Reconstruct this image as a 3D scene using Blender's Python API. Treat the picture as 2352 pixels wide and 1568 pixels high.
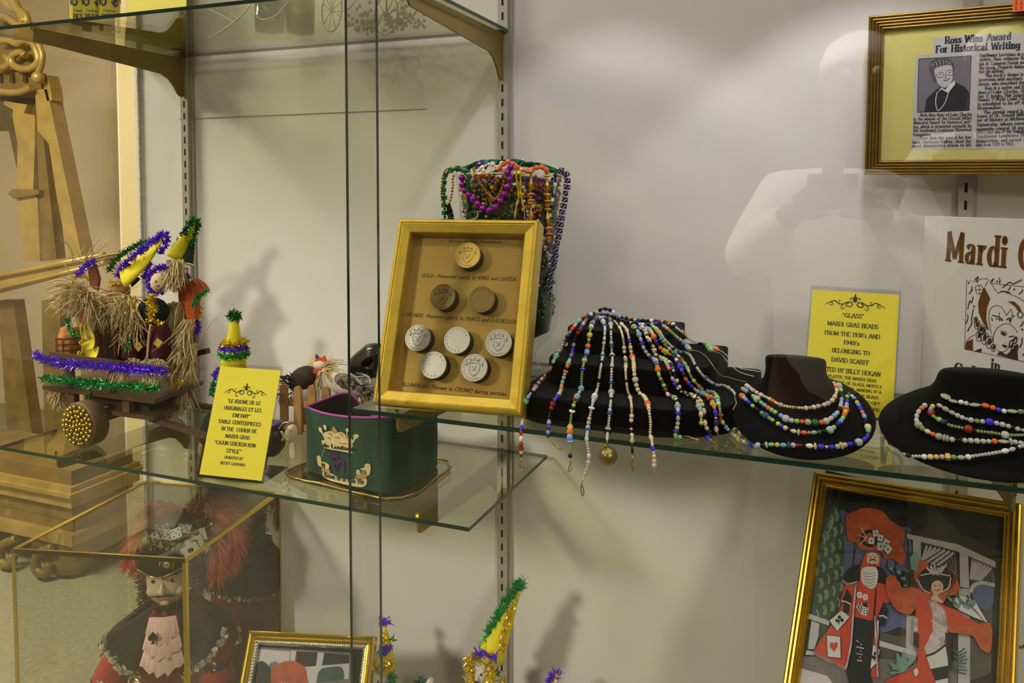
import bpy, bmesh, math, random
from mathutils import Vector, Matrix, Euler, noise

for _o in list(bpy.data.objects):
    bpy.data.objects.remove(_o)
SC = bpy.context.scene
COL = SC.collection
V = Vector
PI = math.pi
rnd = random.Random(7)

# ---------------------------------------------------------------- camera
CAM = V((0.5481, -1.3417, 1.5))
YAW, PIT, ROL, FPX, PPY = 0.378967, 0.052474, 0.0015945, 1832.5, 535.7
_r = V((math.cos(YAW), math.sin(YAW), 0)); _f = V((-math.sin(YAW), math.cos(YAW), 0)); _u = V((0, 0, 1))
FWD = _f * math.cos(PIT) - _u * math.sin(PIT)
_u2 = _u * math.cos(PIT) + _f * math.sin(PIT)
CR = _r * math.cos(ROL) + _u2 * math.sin(ROL)
CU = _u2 * math.cos(ROL) - _r * math.sin(ROL)
cam = bpy.data.cameras.new('camera'); camo = bpy.data.objects.new('camera', cam); COL.objects.link(camo)
camo.matrix_world = Matrix(((CR.x, CU.x, -FWD.x, CAM.x), (CR.y, CU.y, -FWD.y, CAM.y), (CR.z, CU.z, -FWD.z, CAM.z), (0, 0, 0, 1)))
cam.sensor_fit = 'HORIZONTAL'; cam.sensor_width = 36.0; cam.lens = FPX / 2352 * 36.0
cam.shift_y = (PPY - 784) / 2352.0
cam.clip_start = 0.05; cam.clip_end = 60
SC.camera = camo

# ---------------------------------------------------------------- world, exposure
SC.view_settings.view_transform = 'Standard'
SC.view_settings.look = 'None'
SC.view_settings.exposure = 0.06
SC.view_settings.gamma = 1.0
SC.view_settings.use_curve_mapping = False
w = bpy.data.worlds.new('room_air'); SC.world = w; w.use_nodes = True
w.node_tree.nodes['Background'].inputs[0].default_value = (1.0, 0.9, 0.78, 1)
w.node_tree.nodes['Background'].inputs[1].default_value = 0.05

def light(name, kind, loc, target, energy, color, size=0.1, spot=90, blend=0.3, size_y=None):
    d = bpy.data.lights.new(name, kind); d.energy = energy; d.color = color
    if kind == 'AREA':
        d.size = size
        if size_y: d.shape = 'RECTANGLE'; d.size_y = size_y
    else:
        d.shadow_soft_size = size
    if kind == 'SPOT':
        d.spot_size = math.radians(spot); d.spot_blend = blend
    o = bpy.data.objects.new(name, d); COL.objects.link(o); o.location = loc
    o.rotation_euler = (V(target) - V(loc)).to_track_quat('-Z', 'Y').to_euler()
    return o

WARM = (1.0, 0.92, 0.76); NEUT = (1.0, 0.965, 0.95); COOL = (0.96, 0.95, 1.0)
# display case downlights above the shelves (they draw the scallops on the back panel)
light('case_downlight', 'SPOT', (0.20, -0.25, 2.02), (0.20, -0.25, 1.0), 3.0, COOL, 0.03, 90, 0.05)
light('case_downlight', 'SPOT', (0.60, -0.25, 2.02), (0.60, -0.25, 1.0), 5.2, COOL, 0.03, 90, 0.05)
light('case_downlight', 'SPOT', (-0.55, -0.30, 2.35), (-0.55, -0.24, 1.0), 3.2, WARM, 0.03, 95, 0.4)
# room track lights through the front glass, then three added fill spots
light('track_and_fill_spot', 'SPOT', (0.66, -1.12, 2.78), (0.28, 0, 1.2), 15, NEUT, 0.025, 66, 0.9)
light('track_and_fill_spot', 'SPOT', (-0.85, -1.30, 2.6), (-0.15, -0.1, 1.2), 9, WARM, 0.03, 60, 0.6)
light('track_and_fill_spot', 'SPOT', (-1.5, -3.3, 2.7), (-0.3, 0, 0.5), 300, (1, .93, .74), 0.22, 34, 1.0)  # added fill from far back, lifts the wall under the shelves
light('track_and_fill_spot', 'SPOT', (2.2, -3.0, 2.7), (0.35, 0, 0.45), 130, (1, .93, .74), 0.22, 38, 1.0)  # matching added fill from the other side of the room
light('track_and_fill_spot', 'SPOT', (-0.25, -1.15, 2.8), (0.50, -1.62, 1.5), 190, NEUT, 0.05, 34, 0.7)  # added spot on the photographer, strengthens the reflected shirt
# unseen area fills added overhead to lift the case and the far end
light('fill_panel', 'AREA', (-0.2, -1.3, 2.86), (-0.1, -0.5, 0.6), 7, NEUT, 1.2, size_y=0.4)
light('fill_panel', 'AREA', (2.3, -1.6, 2.86), (1.6, -1.0, 0), 14, NEUT, 1.2, size_y=0.6)
light('fill_panel', 'AREA', (-2.5, -0.7, 2.86), (-2.5, 0.2, 0), 150, (1, .94, .83), 1.2, size_y=0.6)

# ---------------------------------------------------------------- helpers
def ray(px, py):
    return CR * ((px - 1176) / FPX) + CU * ((PPY - py) / FPX) + FWD
def at(px, py, x=None, y=None, z=None):
    """world point seen at a photo pixel on the plane x=, y= or z="""
    d = ray(px, py)
    for i, v in enumerate((x, y, z)):
        if v is not None:
            return CAM + d * ((v - CAM[i]) / d[i])
def on_plane(px, py, p, n):
    d = ray(px, py)
    return CAM + d * ((V(p) - CAM).dot(n) / d.dot(n))

def L(c):
    c = c / 255.0
    return c / 12.92 if c <= 0.04045 else ((c + 0.055) / 1.055) ** 2.4
def S(r, g, b):
    return (L(r), L(g), L(b), 1.0)

class MB:
    """collects shapes for ONE mesh object"""
    def __init__(s): s.v = []; s.f = []; s.mi = []; s.sm = []
    def add(s, vs, fs, mi=0, smooth=False):
        b = len(s.v); s.v.extend(V(p) for p in vs)
        for f in fs:
            s.f.append([b + i for i in f]); s.mi.append(mi); s.sm.append(smooth)
        return s
    def box(s, c, size, mi=0, rot=None):
        c = V(c); h = V(size) / 2; pts = []
        for sx in (-1, 1):
            for sy in (-1, 1):
                for sz in (-1, 1):
                    p = V((sx * h.x, sy * h.y, sz * h.z))
                    if rot is not None: p = rot @ p
                    pts.append(c + p)
        return s.add(pts, [(0, 1, 3, 2), (4, 6, 7, 5), (0, 4, 5, 1), (2, 3, 7, 6), (0, 2, 6, 4), (1, 5, 7, 3)], mi)
    def bar(s, a, b, w, t=None, mi=0, up=None):
        """rectangular bar from a to b"""
        a = V(a); b = V(b); d = (b - a); ln = d.length; d.normalize()
        u = V(up) if up is not None else (V((0, 0, 1)) if abs(d.z) < .9 else V((0, 1, 0)))
        x = d.cross(u).normalized(); u = x.cross(d)
        R = Matrix((x, d, u)).transposed()
        return s.box((a + b) / 2, (w, ln, t or w), mi, R)
    def prism(s, pts, off, mi=0, smooth=False, mside=None):
        """flat outline (list of 3d points) extruded by vector off"""
        n = len(pts); off = V(off); P = [V(p) for p in pts]
        fs = [list(range(n))[::-1], [n + i for i in range(n)]]
        s.add(P + [p + off for p in P], fs, mi, False)
        b = len(s.v) - 2 * n
        for i in range(n):
            j = (i + 1) % n
            s.f.append([b + i, b + j, b + n + j, b + n + i]); s.mi.append(mi if mside is None else mside); s.sm.append(smooth)
        return s
    def poly(s, pts, mi=0):
        return s.add(pts, [list(range(len(pts)))], mi)
    def tube(s, pts, r, seg=6, mi=0, closed=False, smooth=True, flat=None):
        pts = [V(p) for p in pts]; n = len(pts)
        if n < 2: return s
        rs = r if isinstance(r, (list, tuple)) else [r] * n
        ref = V((0.31, 0.52, 0.8)).normalized(); vs = []; px_ = None
        for i in range(n):
            a = pts[i - 1] if (i > 0 or closed) else pts[i]
            b = pts[(i + 1) % n] if (i < n - 1 or closed) else pts[i]
            t = (b - a)
            t = t.normalized() if t.length > 1e-9 else V((0, 0, 1))
            x = (px_ if px_ is not None else ref); x = x - t * x.dot(t)
            if x.length < 1e-4: x = V((1, 0.2, 0)) - t * t.x
            x.normalize(); px_ = x; y = t.cross(x)
            for k in range(seg):
                an = 2 * PI * k / seg
                fy = 1.0 if flat is None else flat
                vs.append(pts[i] + (x * math.cos(an) + y * (math.sin(an) * fy)) * rs[i])
        fs = []
        for i in range(n if closed else n - 1):
            j = (i + 1) % n
            for k in range(seg):
                k2 = (k + 1) % seg
                fs.append((i * seg + k, i * seg + k2, j * seg + k2, j * seg + k))
        s.add(vs, fs, mi, smooth)
        if not closed:
            b = len(s.v) - len(vs)
            s.f.append([b + k for k in range(seg)][::-1]); s.mi.append(mi); s.sm.append(False)
            s.f.append([b + (n - 1) * seg + k for k in range(seg)]); s.mi.append(mi); s.sm.append(False)
        return s
    def lathe(s, prof, seg=24, c=(0, 0, 0), M=None, mi=0, smooth=True, sy=1.0, caps=True):
        """profile [(radius, height)] about the local z axis"""
        c = V(c); vs = []; n = len(prof)
        for (r, z) in prof:
            for k in range(seg):
                a = 2 * PI * k / seg
                p = V((r * math.cos(a), r * math.sin(a) * sy, z))
                vs.append(c + (M @ p if M is not None else p))
        fs = []
        for i in range(n - 1):
            for k in range(seg):
                k2 = (k + 1) % seg
                fs.append((i * seg + k, i * seg + k2, (i + 1) * seg + k2, (i + 1) * seg + k))
        s.add(vs, fs, mi, smooth)
        if caps:
            b = len(s.v) - len(vs)
            if prof[0][0] > 1e-5: s.f.append([b + k for k in range(seg)][::-1]); s.mi.append(mi); s.sm.append(False)
            if prof[-1][0] > 1e-5: s.f.append([b + (n - 1) * seg + k for k in range(seg)]); s.mi.append(mi); s.sm.append(False)
        return s
    def ball(s, c, r, seg=12, mi=0, sc=(1, 1, 1), M=None):
        n = max(5, seg // 2 + 1)
        prof = [(r * math.sin(PI * i / (n - 1)), -r * math.cos(PI * i / (n - 1))) for i in range(n)]
        D = Matrix.Diagonal(V(sc)); D = (M @ D) if M is not None else D
        return s.lathe(prof, seg, c, D, mi, True, caps=False)
    def build(s, name, mats, parent=None, world=True):
        """one mesh object; world=True: the shapes are in world coordinates whatever the parent"""
        me = bpy.data.meshes.new(name)
        vs = s.v
        if parent is not None and world:
            inv = PM.get(parent.name, Matrix()).inverted(); vs = [inv @ p for p in vs]
        me.from_pydata([tuple(p) for p in vs], [], s.f)
        for m in (mats if isinstance(mats, (list, tuple)) else [mats]): me.materials.append(m)
        me.polygons.foreach_set('material_index', s.mi)
        me.polygons.foreach_set('use_smooth', s.sm)
        me.update()
        o = bpy.data.objects.new(name, me); COL.objects.link(o)
        if parent is not None:
            o.parent = parent; PM[o.name] = PM.get(parent.name, Matrix())
        return o
PM = {}

def tag(o, label=None, cat=None, group=None, kind=None):
    if label: o['label'] = label
    if cat: o['category'] = cat
    if group: o['group'] = group
    if kind: o['kind'] = kind
    return o
def thing(name, label, cat, loc=(0, 0, 0), group=None):
    o = bpy.data.objects.new(name, None); COL.objects.link(o); o.location = loc
    o.empty_display_size = 0.02
    PM[o.name] = Matrix.Translation(V(loc))
    return tag(o, label, cat, group)
def struct(name, mb, mats, parent=None):
    o = mb.build(name, mats, parent); tag(o, kind='structure'); return o

def catmull(pts, sub=6, closed=False):
    P = [V(p) for p in pts]; n = len(P); out = []
    for i in range(n if closed else n - 1):
        p0 = P[i - 1] if (i > 0 or closed) else P[0] * 2 - P[1]
        p1 = P[i]; p2 = P[(i + 1) % n]
        p3 = P[(i + 2) % n] if (i + 2 < n or closed) else P[-1] * 2 - P[-2]
        for k in range(sub):
            t = k / sub
            out.append(0.5 * ((2 * p1) + (p2 - p0) * t + (2 * p0 - 5 * p1 + 4 * p2 - p3) * t * t + (3 * p1 - p0 - 3 * p2 + p3) * t ** 3))
    if not closed: out.append(P[-1])
    return out
def resample(pts, step):
    out = [V(pts[0])]; acc = 0
    for a, b in zip(pts, pts[1:]):
        d = (b - a).length; t = step - acc
        while t <= d and d > 0:
            out.append(a + (b - a) * (t / d)); t += step
        acc = (acc + d) % step if d else acc
    return out

# ---------------------------------------------------------------- materials
MATS = {}
def mat(name, col, rough=0.5, metal=0.0, spec=0.5, var=0.0, vscale=30, bump=0.0, bscale=200, emit=None, sheen=0.0, trans=0.0, ior=1.45, coat=0.0, sss=0.0, alpha=1.0):
    if name in MATS: return MATS[name]
    m = bpy.data.materials.new(name); m.use_nodes = True
    nt = m.node_tree; b = nt.nodes['Principled BSDF']
    b.inputs['Base Color'].default_value = col; b.inputs['Roughness'].default_value = rough
    b.inputs['Metallic'].default_value = metal; b.inputs['Specular IOR Level'].default_value = spec
    b.inputs['IOR'].default_value = ior
    if sheen: b.inputs['Sheen Weight'].default_value = sheen; b.inputs['Sheen Roughness'].default_value = 0.4
    if trans: b.inputs['Transmission Weight'].default_value = trans
    if coat: b.inputs['Coat Weight'].default_value = coat; b.inputs['Coat Roughness'].default_value = 0.05
    if sss: b.inputs['Subsurface Weight'].default_value = sss; b.inputs['Subsurface Radius'].default_value = (.01, .006, .004)
    if emit: b.inputs['Emission Color'].default_value = col; b.inputs['Emission Strength'].default_value = emit
    tc = nt.nodes.new('ShaderNodeTexCoord')
    if var:
        n = nt.nodes.new('ShaderNodeTexNoise'); n.inputs['Scale'].default_value = vscale; n.inputs['Detail'].default_value = 4
        nt.links.new(tc.outputs['Object'], n.inputs['Vector'])
        r = nt.nodes.new('ShaderNodeValToRGB')
        r.color_ramp.elements[0].position = 0.3; r.color_ramp.elements[1].position = 0.7
        r.color_ramp.elements[0].color = tuple(c * (1 - var) for c in col[:3]) + (1,)
        r.color_ramp.elements[1].color = tuple(min(1, c * (1 + var)) for c in col[:3]) + (1,)
        nt.links.new(n.outputs['Fac'], r.inputs['Fac']); nt.links.new(r.outputs['Color'], b.inputs['Base Color'])
    if bump:
        n2 = nt.nodes.new('ShaderNodeTexNoise'); n2.inputs['Scale'].default_value = bscale; n2.inputs['Detail'].default_value = 3
        nt.links.new(tc.outputs['Object'], n2.inputs['Vector'])
        bp = nt.nodes.new('ShaderNodeBump'); bp.inputs['Strength'].default_value = bump; bp.inputs['Distance'].default_value = 0.002
        nt.links.new(n2.outputs['Fac'], bp.inputs['Height']); nt.links.new(bp.outputs['Normal'], b.inputs['Normal'])
    MATS[name] = m
    return m
def glass(name, tint, refl=1.0, rough=0.0, ior=1.5):
    """clear sheet: straight-through tint plus a Fresnel reflection"""
    if name in MATS: return MATS[name]
    m = bpy.data.materials.new(name); m.use_nodes = True; nt = m.node_tree
    for n in list(nt.nodes): nt.nodes.remove(n)
    o = nt.nodes.new('ShaderNodeOutputMaterial'); mx = nt.nodes.new('ShaderNodeMixShader')
    t = nt.nodes.new('ShaderNodeBsdfTransparent'); g = nt.nodes.new('ShaderNodeBsdfGlossy'); fr = nt.nodes.new('ShaderNodeFresnel')
    t.inputs['Color'].default_value = tint; g.inputs['Roughness'].default_value = rough; g.inputs['Color'].default_value = (refl, refl, refl, 1)
    fr.inputs['IOR'].default_value = ior
    # same Fresnel from both sides of the sheet
    geo = nt.nodes.new('ShaderNodeNewGeometry'); mp = nt.nodes.new('ShaderNodeMix'); mp.data_type = 'FLOAT'
    mp.inputs[2].default_value = ior; mp.inputs[3].default_value = 1 / ior
    # Fresnel node already flips the IOR on back faces, so feed 1/ior there to cancel it
    nt.links.new(geo.outputs['Backfacing'], mp.inputs[0]); nt.links.new(mp.outputs[0], fr.inputs['IOR'])
    nt.links.new(fr.outputs[0], mx.inputs[0]); nt.links.new(t.outputs[0], mx.inputs[1]); nt.links.new(g.outputs[0], mx.inputs[2])
    nt.links.new(mx.outputs[0], o.inputs['Surface'])
    MATS[name] = m
    return m

G_front = glass('clear_plate_glass', (0.985, 0.99, 0.98, 1))
G_shelf = glass('green_shelf_glass', (0.91, 0.92, 0.80, 1))
G_edge = mat('green_glass_edge', S(26, 54, 46), 0.15, var=0.25, vscale=12)
G_edge2 = mat('dark_glass_edge', S(44, 56, 50), 0.12, var=0.2, vscale=12)
ACRY = glass('clear_acrylic', (0.985, 0.985, 0.985, 1))
M_wall = mat('cream_laminate_panel', S(224, 219, 215), 0.42, var=0.03, vscale=3, bump=0.02, bscale=350)
M_wall2 = mat('beige_paint', S(226, 208, 176), 0.7, var=0.03, vscale=2); M_wall3 = mat('walnut_panelling', S(58, 44, 32), 0.6, var=0.2, vscale=4)
M_deck = mat('deck_laminate', S(205, 195, 170), 0.5, var=0.05)
M_carpet = mat('grey_carpet', S(150, 146, 116), 0.95, var=0.18, vscale=60, bump=0.4, bscale=260)
M_std = mat('zinc_standard', S(186, 181, 172), 0.4, 0.35, var=0.05)
M_slot = mat('slot_shadow_gap', S(14, 13, 12), 0.8)
M_brk = mat('brass_bracket', S(132, 112, 58), 0.5, 0.3, var=0.05)
M_brassline = mat('polished_brass', S(220, 190, 80), 0.18, 1.0, var=0.05, vscale=60)
M_ceil = mat('ceiling_white', S(235, 228, 214), 0.8, var=0.02)

# ---------------------------------------------------------------- the setting
LA, LB, LC = 1.0305, 1.196, 1.787      # shelf top heights
SPC = 0.7323                            # standards every SPC along x
struct('floor', MB().box((0, -0.5, -0.05), (10, 9, 0.1)), M_carpet)
struct('ceiling', MB().box((0, -0.5, 2.95), (10, 9, 0.1)), M_ceil)
struct('wall_back', MB().box((0, 2.55, 1.45), (10, 0.1, 3)), M_wall2)
struct('wall_front', MB().box((0, -4.55, 1.45), (10, 0.1, 3)), M_wall3)
struct('wall_left', MB().box((-5.05, -0.5, 1.45), (0.1, 9, 3)), M_wall2)
struct('wall_right', MB().box((3.6, -0.5, 1.45), (0.1, 9, 3)), M_wall2)
struct('trim_1', MB().box((-2.2, 1.9, 1.45), (0.35, 1.2, 2.9)), M_wall2)
# back panel of the case: two laminate sheets that meet in a hairline joint
wp = MB(); wp.box((0.56, 0.011, 1.2), (2.87, 0.02, 2.4))
struct('wall_panel', wp, M_wall)
struct('trim_2', MB().box((-0.46, -0.0002, 1.655), (0.6, 0.0008, 0.0012)), mat('joint_line', S(192, 184, 170), 0.7))
ed = MB()
for i in range(230):
    z = 0.75 + i * 0.0055
    ed.box((-0.874, -0.003, z), (0.007 + 0.003 * rnd.random(), 0.006, 0.0046), 0)
struct('trim_3', ed, mat('white_foam_edge', S(238, 234, 226), 0.7))
struct('trim_4', MB().box((-0.905, 0.0, 1.4), (0.045, 0.008, 2.0)), glass('frosted_edge_strip', (0.95, 0.94, 0.8, 1)))
struct('deck', MB().box((0.45, -0.24, 0.40), (2.5, 0.5, 0.04)), M_deck)
struct('trim_5', MB().box((0.45, -0.24, 0.19), (2.4, 0.44, 0.38)), M_deck)
cc = MB(); cc.box((0.5, -0.235, 2.42), (2.8, 0.51, 0.04))
struct('case_ceiling', cc, M_ceil)

# slotted standards screwed to the back panel
def standard(x, label):
    t = thing('shelf_standard', label, 'shelf standard', (x, 0, 0.5), 'slotted steel standards')
    b = MB(); z0, z1 = 0.45, 2.3
    for dx in (-0.0085, 0.0085): b.box((x + dx, -0.007, (z0 + z1) / 2), (0.0018, 0.012, z1 - z0))
    b.box((x, -0.0118, (z0 + z1) / 2), (0.0172, 0.0022, z1 - z0))
    b.box((x + 0.0125, -0.003, (z0 + z1) / 2), (0.006, 0.004, z1 - z0))
    b.build('channel', M_std, t)
    sl = MB(); n = int((z1 - z0) / 0.0254)
    for i in range(n):
        sl.box((x, -0.0131, z0 + 0.015 + i * 0.0254), (0.0036, 0.0006, 0.0135))
    sl.build('slot_row', M_slot, t)
standard(-SPC, 'slotted steel standard behind the straw wagon, at the far side of the case')
standard(0.0, 'slotted steel standard rising behind the glass vase full of beads')
standard(SPC, 'slotted steel standard behind the white book and the framed clipping')

# brass brackets under the glass shelves
def bracket(x, ztop, ln, label, dz=0.0):
    t = thing('shelf_bracket', label, 'bracket', (x, -0.014, ztop), 'brass shelf brackets')
    prof = [(-0.014, 0.0), (-0.014, -0.078), (-0.020, -0.083), (-0.030, -0.078), (-0.040, -0.064), (-0.055, -0.049), (-0.075, -0.041),
            (-ln + 0.006, -0.0235), (-ln + 0.001, -0.019), (-ln, -0.014), (-ln, 0.0)]
    b = MB(); b.prism([(x - 0.0016, y, ztop + z) for y, z in prof], (0.0032, 0, 0)); b.build('blade', M_brk, t)
    h = MB(); h.box((x, -0.0155, ztop - 0.04), (0.0055, 0.003, 0.082)); h.build('hook_plate', M_brassline, t)
    c = MB(); c.box((x, -ln - 0.0005, ztop + 0.003), (0.0042, 0.0025, 0.014)); c.build('front_stop', M_brassline, t)
for x, z, ln, lb in ((-SPC, LC - 0.006, 0.357, 'brass bracket under the upper glass shelf, beneath the beer glasses'),
                     (0, LC - 0.006, 0.357, 'brass bracket at the open end of the upper glass shelf'),
                     (-SPC, LA - 0.006, 0.335, 'brass bracket under the lower glass shelf, below the straw wagon'),
                     (0, LA - 0.006, 0.335, 'brass bracket under the lower glass shelf, past the green cap'),
                     (0, LB - 0.006, 0.392, 'brass bracket under the bead shelf, below the gold doubloon box'),
                     (SPC, LB - 0.006, 0.392, 'brass bracket under the bead shelf, above the gilt portrait frame')):
    bracket(x, z - 0.0005, ln, lb)

def shelf(name, label, x0, x1, y0, ztop, th=0.006):
    b = MB(); b.box(((x0 + x1) / 2, (y0 - 0.016) / 2, ztop - th / 2), (x1 - x0, -0.016 - y0, th))
    # edge faces get the green edge glass
    for i, f in enumerate(b.f):
        n = (b.v[f[1]] - b.v[f[0]]).cross(b.v[f[2]] - b.v[f[1]])
        if abs(n.z) < max(abs(n.x), abs(n.y)): b.mi[i] = 1
    o = b.build(name, [G_shelf, G_edge]); tag(o, label, 'glass shelf', 'clear glass shelves'); return o
shelf('glass_shelf', 'clear upper glass shelf carrying the beer glasses and the wire cycle', -0.865, 0.012, -0.3595, LC)
shelf('glass_shelf', 'clear lower glass shelf carrying the straw wagon and green cap', -0.862, 0.0885, -0.3482, LA)
shelf('glass_shelf', 'clear glass shelf carrying the black bead stands and doubloon box', -0.069, 1.42, -0.3976, LB)

# sliding front panes: thick plate glass with polished edges
def pane(name, x0, x1, y, label):
    b = MB(); b.box(((x0 + x1) / 2, y, 1.39), (x1 - x0, 0.006, 1.98))
    for i, f in enumerate(b.f):
        n = (b.v[f[1]] - b.v[f[0]]).cross(b.v[f[2]] - b.v[f[1]])
        if abs(n.y) < max(abs(n.x), abs(n.z)): b.mi[i] = 1
    o = b.build(name, [G_front, G_edge2]); tag(o, label, 'glass pane', kind=None); return o
pane('sliding_glass_pane', -0.93, 0.001, -0.440, 'sliding front glass pane before the straw wagon and green cap')
pane('sliding_glass_pane', -0.031, 1.45, -0.462, 'sliding front glass pane before the bead stands and white book')
sp_ = MB(); sp_.box((-0.93, -0.22, 1.39), (0.006, 0.42, 1.98))
tag(sp_.build('side_glass_pane', [glass('yellowed_side_glass', (0.975, 0.97, 0.92, 1))]), 'end glass pane of the case, looking out to the gilded easel', 'glass pane')

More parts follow.
